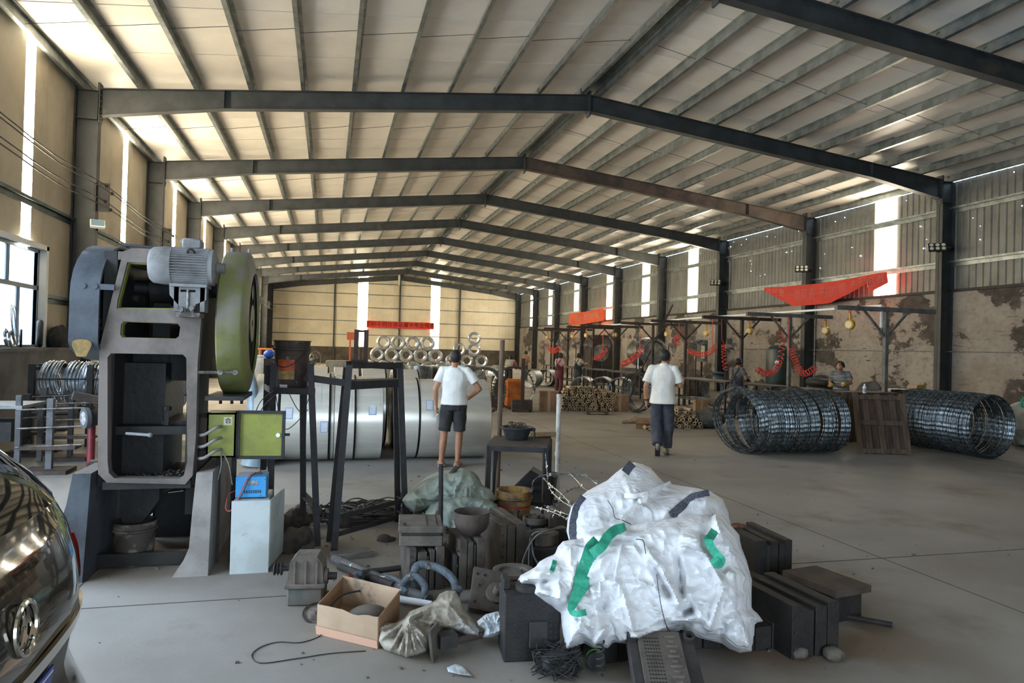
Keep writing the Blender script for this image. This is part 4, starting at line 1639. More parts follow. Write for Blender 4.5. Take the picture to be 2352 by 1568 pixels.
bw(MB().tube(smooth_path([bagB.surf(1180 + x / 2.97, 1040 + y / 2.97, .02) for x, y in ((640, 322), (675, 380), (690, 440), (740, 458), (800, 486))], 5), .0025, 5), 'tie_wire', m_wblk, tb)
# front bag
oF = cr([(25, 872), (45, 835), (110, 800), (150, 775), (175, 740), (225, 712), (280, 690), (300, 640), (335, 602), (400, 590), (470, 582), (492, 542), (560, 520), (640, 508), (790, 498), (900, 470), (1010, 452), (1120, 438), (1200, 425), (1280, 418), (1348, 436), (1378, 414), (1432, 430), (1480, 490), (1540, 560), (1552, 640), (1592, 740), (1626, 870), (1622, 1000), (1622, 1062), (1660, 1090), (1704, 1148), (1648, 1158), (1640, 1250), (1622, 1352), (1540, 1362), (1470, 1335), (1420, 1300), (1340, 1280), (1270, 1262), (1210, 1240), (1150, 1202), (1060, 1232), (960, 1262), (890, 1285), (830, 1308), (750, 1300), (680, 1290), (645, 1330), (545, 1332), (480, 1296), (360, 1342), (335, 1240), (318, 1150), (312, 1100), (250, 1060), (195, 1032), (118, 972), (126, 915), (42, 905)])
fF = cf([
    (120, 800, 270, 830, .05, 30), (130, 940, 330, 1000, .05, 45), (180, 880, 360, 860, -.06, 40), (290, 700, 330, 1080, .03, 45), (340, 1150, 420, 1320, .03, 40),
    (330, 600, 480, 590, .02, 60), (500, 560, 620, 560, .05, 35), (640, 600, 830, 600, -.05, 26), (600, 545, 780, 520, .04, 30), (830, 590, 1130, 480, .03, 40),
    (735, 620, 690, 870, .014, 10), (600, 860, 720, 890, .03, 30), (730, 890, 820, 1240, .03, 24), (590, 870, 590, 990, .02, 16), (720, 880, 720, 990, .02, 16), (740, 890, 960, 900, .022, 26),
    (960, 900, 1000, 980, .03, 30), (900, 640, 1000, 780, .05, 40), (1000, 780, 1150, 1070, .055, 36), (950, 760, 1080, 1010, -.045, 30), (1120, 690, 1150, 1000, -.06, 30),
    (1130, 560, 1280, 600, .05, 50), (1120, 640, 1330, 690, .05, 34), (1310, 690, 1430, 900, .06, 34), (1430, 920, 1400, 1020, .04, 30), (1400, 1000, 1330, 1210, .05, 28), (1160, 900, 1330, 1180, .03, 26),
    (1150, 1090, 1230, 1070, -.09, 36), (1070, 1150, 1260, 1130, .06, 24), (1200, 960, 1330, 940, .02, 22), (1230, 760, 1320, 880, .02, 20), (1290, 560, 1330, 680, -.07, 30), (1370, 430, 1420, 560, .05, 26),
    (1440, 560, 1540, 780, .03, 40), (1440, 800, 1610, 860, .03, 40), (1420, 1060, 1600, 960, .03, 40), (1430, 1180, 1600, 1080, .03, 40), (1560, 1170, 1610, 1330, .06, 22), (1400, 1200, 1420, 1290, -.03, 40),
    (820, 1250, 1010, 1200, .045, 26), (690, 1290, 880, 1240, .05, 26), (640, 1180, 540, 1320, .05, 30), (600, 1010, 640, 1200, -.05, 34), (520, 900, 570, 1010, .03, 36), (440, 1140, 560, 1200, .03, 26), (400, 1110, 500, 1260, .03, 22),
    (640, 1000, 690, 1240, -.03, 40), (860, 1000, 960, 1030, .02, 34), (900, 1040, 1000, 1100, .02, 30), (430, 720, 560, 1100, -.02, 40), (380, 1040, 560, 1160, .02, 30)])
bagF = SheetBag(oF, lambda x, y: 4.28 - (y - 1180) / (1490 - 1180) * .50, 3.4, .30, 70, fF, 11.0, .017, .030, .25)
tf = thing('bulk_bag', 'crumpled white bulk bag with green lifting loops on the dies', 'bag', (2.0, 3.9, 0))
bagF.build('bag_fabric', m_bag, tf, smooth=28)
strap([(1180 + x / 2.97, 1040 + y / 2.97, l) for x, y, l in ((575, 605, 0), (530, 650, .005), (510, 720, 0), (480, 800, 0), (460, 860, .01), (465, 900, .02), (440, 950, .02), (410, 1010, .03), (390, 1060, .04), (400, 1090, .05), (440, 1098, .06), (490, 1085, .05))], .062, m_gstrap, 'lifting_loop', tf, bagF.surf, .006, .004, 6,
      lambda t: 1.25 - .75 * min(1, max(0, (t - .45) * 3)))
strap([(1180 + x / 2.97, 1040 + y / 2.97, l) for x, y, l in ((530, 690, .03), (600, 640, .05), (640, 570, .05), (690, 525, .04), (760, 508, .02))], .055, m_gstrap, 'lifting_loop', tf, bagF.surf, .008, .004, 6)
strap([(1180 + x / 2.97, 1040 + y / 2.97, l) for x, y, l in ((1370, 530, 0), (1345, 570, .04), (1325, 590, .08), (1345, 640, .09), (1380, 690, .09), (1420, 730, .08), (1395, 765, .05), (1360, 720, .02))], .045, m_gstrap, 'lifting_loop', tf, bagF.surf, .008, .004, 6)
strap([(1180 + x / 2.97, 1040 + y / 2.97, 0) for x, y in ((280, 735), (270, 775), (258, 808))], .025, m_gstrap, 'loop_end', tf, bagF.surf, .006)
m_poly = M('milky_film', (205, 208, 216), rough=.3)
bw(MB().tube(smooth_path([bagF.surf(1180 + x / 2.97, 1040 + y / 2.97, .02) for x, y in ((835, 588), (880, 595), (893, 640), (900, 685))], 5), .0025, 5), 'hook_wire', m_wblk, tf)
bw(MB().tube(smooth_path([bagF.surf(1180 + x / 2.97, 1040 + y / 2.97, .015) for x, y in ((975, 830), (990, 950), (1010, 1060), (1040, 1170), (1085, 1250))], 5), .002, 5), 'tie_wire', m_wblk, tf)
# seams
bw(MB().tube([bagF.surf(1180 + x / 2.97, 1040 + y / 2.97, .003) for x, y in ((738, 620), (722, 700), (704, 780), (690, 860))], .003, 5), 'sewn_seam', m_bag2, tf)


def lump(name, label, cat, outline, depth, puff, rad, folds, seed, sc, amp, back, mat, step=4.0, loc=None, group=None, smooth=32):
    bg = SheetBag(outline, depth, step, puff, rad, folds, seed, sc, amp, back)
    cx = sum((v for v in bg.v), Vector()) / len(bg.v)
    t = bpy.data.objects.new(name, None)
    b = MB()
    o_ = Vector((cx.x, cx.y, 0))
    b.v = [v - o_ for v in bg.v]
    zmin = min(v.z for v in b.v)
    for v in b.v:
        if v.z < 0.0:
            v.z = 0.001
    b.f = [f for f in bg.f if len(set(f)) > 2]
    bpy.data.objects.remove(t)
    ob = b.build(name, mat, None, smooth, loc=o_)
    tag(ob, label, cat, group)
    return ob, bg


def c4(pts):   # crop (600,1050) scale 3.027
    return [(600 + x / 3.027, 1050 + y / 3.027) for x, y in pts]


m_sack = M('pale_green_sack', (150, 160, 150), (120, 122, 108), scale=3, rough=.85, bump=.2, bscale=40, lo=.4, hi=.65, c3=(96, 86, 72), c3scale=2.5, c3lo=.55, c3hi=.68)
lump('woven_sack', 'upper pale green woven sack slumped behind the iron pipe', 'sack',
     c4([(975, 300), (1010, 250), (1080, 190), (1160, 130), (1240, 95), (1330, 85), (1400, 75), (1470, 95), (1510, 130), (1535, 190), (1600, 225), (1635, 290), (1600, 330), (1500, 340), (1300, 340), (1150, 360), (1060, 385), (1000, 340)]),
     lambda x, y: 6.75 - (y - 1075) / 110 * .45, .28, 45, [], 21., .03, .05, .3, m_sack, 3.0)
lump('woven_sack', 'lower pale green woven sack with a twisted neck on the floor', 'sack',
     c4([(1140, 385), (1180, 320), (1250, 285), (1340, 265), (1440, 255), (1510, 270), (1580, 290), (1640, 330), (1660, 400), (1680, 470), (1620, 480), (1560, 470), (1480, 470), (1420, 500), (1340, 540), (1280, 490), (1180, 460), (1145, 430)]),
     lambda x, y: 6.35 - (y - 1135) / 90 * .30, .22, 40, [(600 + 1620 / 3.027, 1050 + 390 / 3.027, 600 + 1450 / 3.027, 1050 + 330 / 3.027, -.05, 9), (600 + 1640 / 3.027, 1050 + 420 / 3.027, 600 + 1480 / 3.027, 1050 + 450 / 3.027, -.05, 8)], 25., .03, .045, .25, m_sack, 3.0)
m_sack2 = M('dirty_linen_sack', (160, 152, 138), (116, 106, 92), scale=4, rough=.85, bump=.2, bscale=40, lo=.42, hi=.62, c3=(190, 196, 202), c3scale=2.5, c3lo=.58, c3hi=.7)
kx, ky = 1025, 1120


def c4f(f):
    return [(600 + a / 3.027, 1050 + b_ / 3.027, 600 + c_ / 3.027, 1050 + d_ / 3.027, h, w / 3.027) for a, b_, c_, d_, h, w in f]


fol = []
for (ex, ey) in ((790, 1190), (840, 1260), (900, 1340), (960, 1370), (1010, 1385), (1080, 1370), (1140, 1340), (1150, 1260), (1180, 1040), (1120, 1060), (1060, 1070), (1300, 1180)):
    fol.append((kx, ky, ex, ey, .045, 17))
lump('tied_sack', 'dirty cloth sack with a tied neck in front of the carton', 'sack',
     c4([(775, 1180), (850, 1150), (930, 1150), (990, 1120), (1030, 1070), (1110, 1040), (1180, 1010), (1215, 990), (1240, 950), (1290, 925), (1350, 930), (1385, 985), (1400, 1060), (1470, 1120), (1520, 1190), (1515, 1250), (1440, 1240), (1340, 1200), (1270, 1190), (1200, 1260), (1150, 1350), (1090, 1375), (1010, 1395), (930, 1365), (860, 1340), (810, 1280), (800, 1230)]),
     lambda x, y: 4.35 - (y - 1355) / 150 * .52, .13, 34, c4f(fol), 31., .03, .02, .16, m_sack2, 2.6)
m_rag = M('white_plastic_rag', (190, 196, 200), (150, 150, 146), scale=5, rough=.6)
lump('plastic_rag', 'torn white plastic film lying beside the black die block', 'plastic film',
     c4([(1500, 1140), (1560, 1090), (1640, 1070), (1690, 1080), (1700, 1150), (1690, 1230), (1600, 1250), (1530, 1255), (1560, 1200), (1510, 1170)]),
     lambda x, y: 4.05 - (y - 1400) / 80 * .1, .05, 14, [], 37., .05, .03, .04, m_rag, 2.2)
lump('plastic_scrap', 'flat scrap of clear plastic on the bare floor', 'plastic film',
     c4([(1290, 1460), (1350, 1435), (1400, 1450), (1470, 1520), (1380, 1510), (1300, 1490)]),
     lambda x, y: (CAMH - .012) * 1590 / (y - 801 - .0256 * (x - 1176)), .008, 10, [], 39., .06, .006, .0, m_rag, 2.2)
# ================================================================== dies and scrap on the floor
m_die = M('dusty_die_steel', (86, 78, 70), (62, 56, 50), scale=6, rough=.85, bump=.25, bscale=45)
m_die2 = M('dark_die_steel', (52, 48, 46), (36, 33, 31), scale=6, rough=.75, bump=.3, bscale=45)
m_dust = M('dust_grey_iron', (104, 96, 88), (82, 75, 68), scale=7, rough=.9, bump=.2, bscale=50)
m_blkdie = M('blackened_die', (27, 25, 24), (40, 36, 33), scale=7, rough=.7, bump=.5, bscale=60)


def die_set(label, x, y, rz, w, d, h, plates, mat=None, z=0.0, holes=3, name='press_die', tilt=0.0):
    """upright die set: plates are (x0,x1,height factor) across the width"""
    mat = mat or m_die
    t = thing(name, label, 'die', (x, y, z), rot=(tilt, 0, rz))
    for k, (a, b_, hf) in enumerate(plates):
        q = MB().b2((-w / 2 + a * w, -d / 2, 0), (-w / 2 + b_ * w, d / 2, h * hf), .004)
        q.build('die_plate', mat if (b_ - a) > .12 else m_die2, t, smooth=None)
    for k in range(holes):
        zz = h * (.2 + .6 * k / max(1, holes - 1))
        MB().cyl((w / 2 * .98, -d / 2 + .08 + .12 * (k % 2), zz), (w / 2 + .012, -d / 2 + .08 + .12 * (k % 2), zz), .018, n=10).build('cap_screw', m_die2, t)
        MB().cyl((-w / 2 + .02, -d / 2 - .006, zz), (-w / 2 + .02, -d / 2 + .01, zz), .009, n=8).build('cap_screw', m_die2, t)
    return t


g = G(975, 1358)
die_set('upright die under the flat plate die by the blue hoses', g.x, g.y + .2, RAD(4), .25, .38, .30, [(0, .2, 1), (.24, .5, .9), (.5, .56, .8), (.58, .72, .93), (.76, 1, 1)])
fd = thing('flat_die', 'dusty flat die with bolt rows lying on the upright die', 'die', (g.x - .01, g.y + .22, .302), rot=(0, RAD(1), RAD(-6)))
MB().box((0, 0, .035), (.30, .36, .07), None, .005).build('die_plate', m_dust, fd, smooth=None)
MB().box((0, .0, .083), (.27, .33, .02)).build('die_gap', m_die2, fd, smooth=None)
MB().box((-.005, 0, .115), (.31, .37, .045), None, .005).build('die_plate', m_dust, fd, smooth=None)
bb = MB()
for i in range(2):
    for k in range(9):
        bb.cyl((.04 + i * .07, -.13 + k * .032, .137), (.04 + i * .07, -.13 + k * .032, .143), .006, n=6)
stuff(bb.build('bolt_heads', m_die2, fd))
MB().cyl((-.12, -.15, .137), (-.12, -.15, .155), .012, n=8).build('guide_pin', m_die2, fd)
g = G(1072, 1356)
die_set('upright die under the rusty iron bowl', g.x + .01, g.y + .2, RAD(3), .22, .36, .345, [(0, .1, .7), (.16, .42, 1), (.44, .62, .96), (.64, .72, .9), (.74, 1, 1)])
bo = thing('iron_bowl', 'round rusty iron bowl resting on an upright die', 'bowl', (g.x + .06, g.y + .18, .347))
MB().lathe([(.0, 0), (.07, .003), (.115, .045), (.128, .085), (.132, .165), (.128, .165), (.122, .09), (.108, .052), (.066, .012), (0, .01)], n=36, cap=False).build('bowl_shell', m_rust, bo)
g = G(1172, 1330)
die_set('wide upright die with side holes behind the flange stack', g.x + .02, g.y + .3, RAD(6), .26, .55, .40, [(0, .2, 1), (.22, .46, .95), (.5, .78, 1.0), (.78, 1, .86)], holes=4)
jk = thing('bottle_jack', 'dusty bottle jack standing behind the wide upright die', 'jack', G(1194, 1262))
jk.location.y += .12
MB().lathe([(.055, 0), (.055, .03), (.048, .035), (.046, .17), (.036, .2), (.018, .215), (.018, .29), (.026, .295), (.026, .31), (0, .31)], n=18).build('jack_body', m_die2, jk)
MB().cyl((.03, -.05, .05), (.10, -.09, .05), .012, n=8).build('pump_socket', m_die2, jk)
g = G(1238, 1258)
bl0 = MB().b2((-.09, -.08, 0), (.09, .09, .17), .006).build('iron_block', m_die2, None, loc=(g.x + .02, g.y + .18, 0), rotz=.1)
tag(bl0, 'dark iron block under the spoked pulley wheel', 'block')
pw = thing('pulley_wheel', 'grey spoked pulley wheel lying on an iron block', 'pulley', (g.x + .02, g.y + .18, .172))
MB().lathe([(.105, 0), (.115, .003), (.115, .05), (.105, .055), (.098, .05), (.098, .004), (.105, 0)], n=36, cap=False).build('wheel_rim', m_dust, pw)
MB().lathe([(.015, .01), (.034, .01), (.034, .07), (.022, .072), (.018, .05), (.015, .01)], n=20, cap=False).build('wheel_hub', m_dust, pw)
for k in range(4):
    a = k * pi / 2 + .4
    MB().beam((.03 * cos(a), .03 * sin(a), .03), (.1 * cos(a), .1 * sin(a), .03), .022, .014).build('spoke', m_dust, pw, smooth=None)
g = G(1285, 1262)
vb = thing('v_block', 'pentagonal dark steel block behind the white bags', 'block', (g.x + .02, g.y + .22, .16))
MB().prism([(-.07, 0), (.09, 0), (.09, .10), (.0, .15), (-.07, .1)], -.09, .09, 'y').build('block_body', m_die, vb, smooth=None)
ub = MB().b2((-.1, -.1, 0), (.1, .1, .158), .005).build('iron_block', m_die2, None, loc=(g.x + .02, g.y + .22, 0))
tag(ub, 'dark iron block under the pentagonal steel block', 'block')
g = G(1262, 1328)
eb = thing('engine_casting', 'dark cast cylinder block wound with loose cables', 'casting', (g.x, g.y + .16, 0))
MB().b2((-.12, -.12, 0), (.12, .14, .22), .02).build('casting_body', m_die2, eb, smooth=None)
MB().lathe([(.0, .22), (.11, .22), (.115, .225), (.115, .3), (.1, .305), (0, .305)], n=28).build('casting_top', m_dust, eb)
for k in range(4):
    r_ = random.Random(40 + k)
    pts = [(-.22 + .03 * k, -.16, .02), (-.2 + .02 * k, -.15, .16 + .03 * k), (-.12, -.14 + .02 * k, .30 + .01 * k), (.0, -.1, .34), (.16, -.02 + .02 * k, .33), (.22, .1, .26)]
    MB().tube(smooth_path(pts, 6), .007, 6).build('loose_cable', m_wblk if k % 2 else m_pipe, eb)
pts = [(-.14, -.14, .28), (-.13, -.17, .18), (-.1, -.2, .1), (-.2, -.32, .05), (-.3, -.45, .16), (-.32, -.5, .2)]
MB().tube(smooth_path(pts, 6), .007, 6).build('loose_cable', m_pipe, eb)
# flange stack (stepped pulley on its side)
g = G(1190, 1378)
fs_ = thing('stepped_pulley', 'grey stepped pulley with grooves lying by the bag ear', 'pulley', (g.x, g.y + .14, 0))
prof = [(.0, 0), (.10, 0)]
for k in range(4):
    z0 = .02 + k * .028
    prof += [(.112, z0), (.112, z0 + .010), (.098, z0 + .013), (.098, z0 + .024)]
prof += [(.14, .135), (.145, .14), (.145, .165), (.13, .17), (.1, .16), (.095, .145), (.02, .145), (0, .145)]
MB().lathe(prof, n=40, cap=False).build('pulley_body', m_dust, fs_)
# angle plate with studs
g = G(1125, 1412)
lp = thing('drilled_plate', 'leaning drilled steel plate with a flanged stud', 'plate', (g.x, g.y + .05, 0), rot=(0, 0, RAD(-8)))
Rt = rotm(RAD(-48), 0, RAD(20))
MB().box((0, .06, .115), (.22, .30, .03), rotm(RAD(40), RAD(12), 0)).build('plate_body', m_die, lp, smooth=None)
Rm = rotm(RAD(40), RAD(12), 0)
for (a, c_) in ((-.08, .1), (-.03, .1), (-.08, -.1), (-.06, .02)):
    p = Vector((0, .06, .115)) + Rm @ Vector((a, c_, .0155))
    MB().cyl(p, p + Rm @ Vector((0, 0, .002)), .011, n=12).build('drilled_hole', m_blk, lp)
p = Vector((0, .06, .115)) + Rm @ Vector((.055, -.02, .015))
ax = Rm @ Vector((0, 0, 1))
MB().lathe([(.0, 0), (.07, 0), (.07, .022), (.03, .025), (.03, .095), (0, .095)], n=28, o=p, ax=ax).build('flanged_stud', m_dust, lp)
p = Vector((0, .06, .115)) + Rm @ Vector((-.09, -.12, -.015))
MB().cyl(p, p - ax * .07, .022, n=14).build('spacer_leg', m_dust, lp)
# black die block with disc on top
g = G(1228, 1522)
bd_ = thing('black_die_block', 'oily black die block with a round cap, left of the bag', 'die', (g.x, g.y + .12, 0), rotz=RAD(-6))
MB().b2((-.155, -.10, 0), (.155, .13, .36), .006).build('block_body', m_blkdie, bd_, smooth=None)
MB().b2((-.02, -.125, .08), (.08, -.1, .22), .004).build('face_insert', m_die2, bd_, smooth=None)
for i in range(2):
    for k in range(4):
        MB().cyl((.10 + i * .03, -.103, .09 + k * .035), (.10 + i * .03, -.099, .09 + k * .035), .012, n=10).build('socket_hole', m_blk, bd_)
MB().lathe([(0, .36), (.085, .36), (.085, .385), (.075, .39), (0, .39)], n=30, o=(-.0, .01, 0)).build('round_cap', m_die2, bd_)
MB().b2((-.15, .0, .36), (-.11, .12, .41), .004).build('side_lug', m_blkdie, bd_, smooth=None)
# post with square flange
g = G(1000, 1515)
fb = thing('flanged_bar', 'rusty bar with a square flange lying on the floor', 'bar', (g.x, g.y + .03, 0), rotz=RAD(10))
MB().box((0, 0, .085), (.016, .14, .17), rotm(0, RAD(-8), RAD(-38))).build('square_flange', m_die, fb, smooth=None)
for (a, c_) in ((-.045, .03), (.045, .03), (-.045, .14), (.045, .14)):
    Rf = rotm(0, RAD(-8), RAD(-38))
    p = Vector((0, 0, .085)) + Rf @ Vector((-.009, a, c_ - .085))
    MB().cyl(p, p + Rf @ Vector((.003, 0, 0)), .007, n=8).build('bolt_hole', m_blk, fb)
MB().b2((.02, -.035, .05), (.12, .045, .12)).build('bar_socket', m_die2, fb, smooth=None)
MB().cyl((.1, 0, .07), (.46, .09, .05), .018, n=10).build('bar_shaft', m_rust, fb)
# perforated die leaning in front of the bag
g = G(1500, 1568)
pd = thing('perforated_die', 'leaning die with rows of small perforations under the bag', 'die', (g.x, 3.14, 0), rotz=RAD(-14.8))
Rq = rotm(RAD(28), 0, 0)
C0 = Vector((0, .0, .125))
MB().box(C0, (.34, .40, .06), Rq, .004).build('die_plate', m_die2, pd, smooth=None)
MB().box(C0 + Rq @ Vector((-.01, -.0, .038)), (.22, .38, .02), Rq, .003).build('die_face', m_die, pd, smooth=None)
bb = MB()
for i in range(6):
    for k in range(16):
        p = C0 + Rq @ Vector((-.09 + i * .014, -.17 + k * .021, .048))
        bb.cyl(p, p + Rq @ Vector((0, 0, .002)), .0045, n=6)
stuff(bb.build('small_perforations', m_blk, pd))
for k in range(12):
    p = C0 + Rq @ Vector((.045, -.165 + k * .029, .05))
    MB().box(p, (.06 if k % 2 else .03, .012, .006), Rq).build('punch_slot', m_dust, pd, smooth=None)
for s in (-1, 1):
    p = C0 + Rq @ Vector((s * .145, .16, .03))
    MB().lathe([(.03, 0), (.03, .03), (.018, .032), (.018, .005), (0, .005)], n=18, o=p, ax=Rq @ Vector((0, 0, 1)), cap=False).build('guide_bush', m_die2, pd)
sp_pts = [(-.24 + .018 * cos(a), .05 + .018 * sin(a), .02 + a * .0058) for a in [k * .5 for k in range(90)]]
sp = MB().tube(sp_pts, .005, 6).build('coil_spring', m_die2, None, loc=(g.x - .02, 3.3, 0))
tag(sp, 'dark coil spring standing beside the perforated die', 'spring')
# dies that carry the bags
for (x, y, rz, w, d, h, lab) in ((1.62, 3.78, .1, .34, .5, .20, 'blackened die block carrying the left of the white bags'), (2.08, 3.86, -.06, .36, .55, .22, 'blackened die block carrying the middle of the white bags'),
                                 (2.46, 3.72, .05, .30, .45, .15, 'blackened die block carrying the right of the white bags'), (2.2, 4.5, .0, .8, .5, .3, 'wide blackened die block under the navy striped bag')):
    die_set(lab, x, y, rz, w, d, h, [(0, .3, 1), (.32, .68, .9), (.7, 1, 1)], m_blkdie, holes=2)
# right hand dies
g = G(1768, 1345)
die_set('tall dark die standing behind the twin plate die', g.x + .05, g.y + .28, RAD(-3), .30, .55, .33, [(0, .3, 1), (.3, .42, .9), (.42, .62, .98), (.64, .8, .92), (.8, 1, 1)], m_blkdie)
g = G(1872, 1512)
die_set('dark twin plate die standing nearest the open floor', g.x + .0, g.y + .30, RAD(4), .33, .56, .30, [(0, .2, 1), (.2, .46, .88), (.5, .74, .93), (.76, 1, .98)], m_blkdie)
g = G(1765, 1425)
die_set('low dusty die with bolt holes between the taller dies', g.x - .02, g.y + .22, RAD(8), .30, .42, .20, [(0, 1, 1)], m_die2, holes=2)
g = G(1915, 1420)
br_ = MB().b2((-.16, -.22, 0), (.16, .22, .045)).build('steel_slab', m_rust, None, loc=(g.x + .03, g.y + .12, .18), rotz=RAD(10))
tag(br_, 'rusty flat steel slab beyond the twin plate die', 'slab')
sb = MB().b2((-.13, -.19, 0), (.13, .19, .178)).build('iron_block', m_blkdie, None, loc=(g.x + .03, g.y + .14, 0), rotz=RAD(10))
tag(sb, 'blackened block under the rusty steel slab', 'block')
bb = MB().cyl((0, 0, .02), (.22, -.2, .02), .018, n=8).build('short_rod', m_die2, None, loc=G(1930, 1420))
tag(bb, 'short dark rod lying on the floor past the dies', 'rod')
for k, (px, py, s) in enumerate(((1838, 1512, .05), (1915, 1515, .055), (1905, 1500, .04))):
    b = MB().sphere((0, 0, s * .6), s, 14, 9, (1.1, .9, .7))
    for v in b.v:
        v += Vector((noise.noise(v * 20 + Vector((k, 0, 0))), noise.noise(v * 20 + Vector((9, k, 0))), 0)) * s * .4
        v.z = max(v.z, 0)
    o = b.build('stone_lump', m_dust, None, smooth=25, loc=G(px, py))
    tag(o, ('pale rounded rubble lump against the twin plate die', 'small rubble lump at the front edge of the twin plate die', 'flat rubble lump at the foot of the twin plate die')[k], 'rubble')
rp = MB().cyl((0, 0, .3), (.3, .02, .31), .022, n=10).build('rusty_pipe', M('orange_rust', (130, 82, 56), (96, 62, 46), scale=9, rough=.85), None, loc=(2.95, 4.86, .02))
tag(rp, 'short rusty pipe lying on the tall dark die', 'pipe')
# black cable tangle
g = G(1288, 1560)
tg = thing('cable_tangle', 'tangled clump of burnt black wire by the front die block', 'wire tangle', (g.x, g.y + .06, 0))
for k in range(34):
    r_ = random.Random(100 + k)
    pts = []
    for q in range(6):
        a, e = r_.random() * 6.28, r_.random() * 1.5
        rr = .05 + .07 * r_.random()
        pts.append((rr * cos(a) * 1.2, rr * sin(a), max(.008, .07 + rr * sin(e - .75) * 1.1)))
    MB().tube(smooth_path(pts, 5), .003, 4).build('wire_strand', m_blk, tg)
b = MB().sphere((0, 0, .06), .075, 16, 10, (1.25, 1, .8))
b.build('tangle_core', m_blk, tg)
gb_ = thing('green_can', 'crushed black can with a bright green edge under the bag', 'can', (1.42, 3.45, 0), rotz=1.2)
MB().cyl((0, 0, .05), (.16, .02, .05), .05, n=16).build('can_body', m_blk, gb_)
MB().cyl((.03, 0.004, .05), (.042, 0.005, .05), .051, n=16).build('green_rim', M('bright_green', (96, 196, 60), rough=.4), gb_)

# ---- gearbox
m_gbx = M('gearbox_green_dust', (70, 78, 76), (102, 96, 88), scale=5, rough=.85, bump=.25, bscale=50, lo=.4, hi=.6)
g = G(700, 1395)
gx = thing('gearbox', 'dusty green worm gearbox with a small belt pulley', 'gearbox', (g.x + .01, g.y + .12, 0), rotz=RAD(-8))
MB().b2((-.115, -.10, 0), (.115, .10, .115), .012).build('lower_casing', m_gbx, gx, smooth=None)
MB().b2((-.13, -.115, .115), (.13, .115, .145), .006).build('casing_flange', m_dust, gx, smooth=None)
MB().prism([(-.115, .145), (.115, .145), (.105, .27), (.07, .315), (-.07, .315), (-.1, .28)], -.09, .09, 'y').build('upper_casing', m_dust, gx, smooth=None)
for x in (-.07, .0, .07):
    MB().b2((x - .008, -.105, .145), (x + .008, -.09, .29)).build('casing_rib', m_dust, gx, smooth=None)
MB().cyl((-.115, -.0, .215), (-.17, 0, .215), .016, n=12).build('input_shaft', m_blk, gx)
MB().lathe([(0, 0), (.042, 0), (.044, .006), (.026, .016), (.044, .026), (.026, .036), (.044, .046), (.042, .052), (0, .052)], n=28, o=(-.215, 0, .215), ax=(1, 0, 0)).build('belt_pulley', m_blk, gx)
MB().cyl((.11, -.02, .17), (.19, -.02, .17), .024, n=14).build('output_shaft', m_die2, gx)
MB().cyl((.115, -.02, .17), (.135, -.02, .17), .05, n=18).build('bearing_cap', m_dust, gx)
# steel ring with dirt bag beside it
g = G(720, 1425)
rg = thing('steel_hoop', 'thin steel hoop full of swept dirt beside the carton', 'hoop', (g.x + .02, g.y + .05, .004), rot=(RAD(24), 0, 0))
MB().torus((0, 0, .03), .085, .006, (0, 0, 1), 32, 6).build('hoop_ring', m_die2, rg)
b = MB().grid(lambda u, v: Vector((.082 * v * cos(2 * pi * u), .082 * v * sin(2 * pi * u), .02 + .03 * (1 - v) + .012 * noise.noise((u * 9, v * 6, 3)))), 28, 8, cu=True)
b.build('swept_dirt', m_dust, rg)
# plank
g = G(808, 1287)
pk = MB().box((0, 0, .025), (.32, .12, .05), None, .003).build('wood_plank', M('grey_timber', (112, 106, 98), (88, 82, 76), scale=5, rough=.9, stretch=(1, 8, 8)), None, loc=(g.x, g.y + .08, 0), rotz=RAD(14))
tag(pk, 'short grey timber plank behind the long spattered pipe', 'plank')
# pipes and hoses
m_spat = M('spattered_pipe', (92, 90, 90), (70, 68, 68), scale=6, rough=.7, c3=(200, 198, 192), c3scale=11, c3lo=.62, c3hi=.66)
p0, p1 = G(768, 1283, .05), AD(985, 1378, 4.55)
o = MB().cyl((0, 0, 0), p1 - p0, .036, n=18).build('steel_pipe', m_spat, None, loc=p0)
tag(o, 'long grey pipe spattered with white paint above the carton', 'pipe')
p0, p1 = G(780, 1300, .03), G(905, 1345, .05)
o = MB().cyl((0, 0, 0), p1 - p0, .028, n=16).build('steel_pipe', m_die2, None, loc=p0)
tag(o, 'dark pipe half hidden under the paint spattered pipe', 'pipe')
m_hose = M('blue_grey_hose', (88, 98, 106), (70, 78, 84), scale=30, rough=.7, bump=.5, bscale=120)


def hose(pts, r, label, mat=m_hose, name='ribbed_hose', clip=None):
    P = [AD(*p) for p in pts]
    for p in P:
        p.z = max(p.z, r)
    o_ = Vector((P[0].x, P[0].y, 0))
    S = smooth_path([p - o_ for p in P], 12)
    t = thing(name, label, 'hose', o_)
    rs = [r * (1 + (.06 if i % 2 else -.03)) for i in range(len(S))]
    MB().tube(S, rs, 12).build('hose_tube', mat, t)
    if clip is not None:
        i = int(clip * (len(S) - 1))
        d = (S[i + 1] - S[i - 1]).normalized()
        MB().cyl(S[i] - d * .012, S[i] + d * .012, r * 1.12, n=14).build('hose_clamp', m_bolt, t)
        MB().box(S[i] + Vector((0, -r * 1.2, 0)), (.02, .012, .03)).build('clamp_screw', m_bolt, t)
    return t


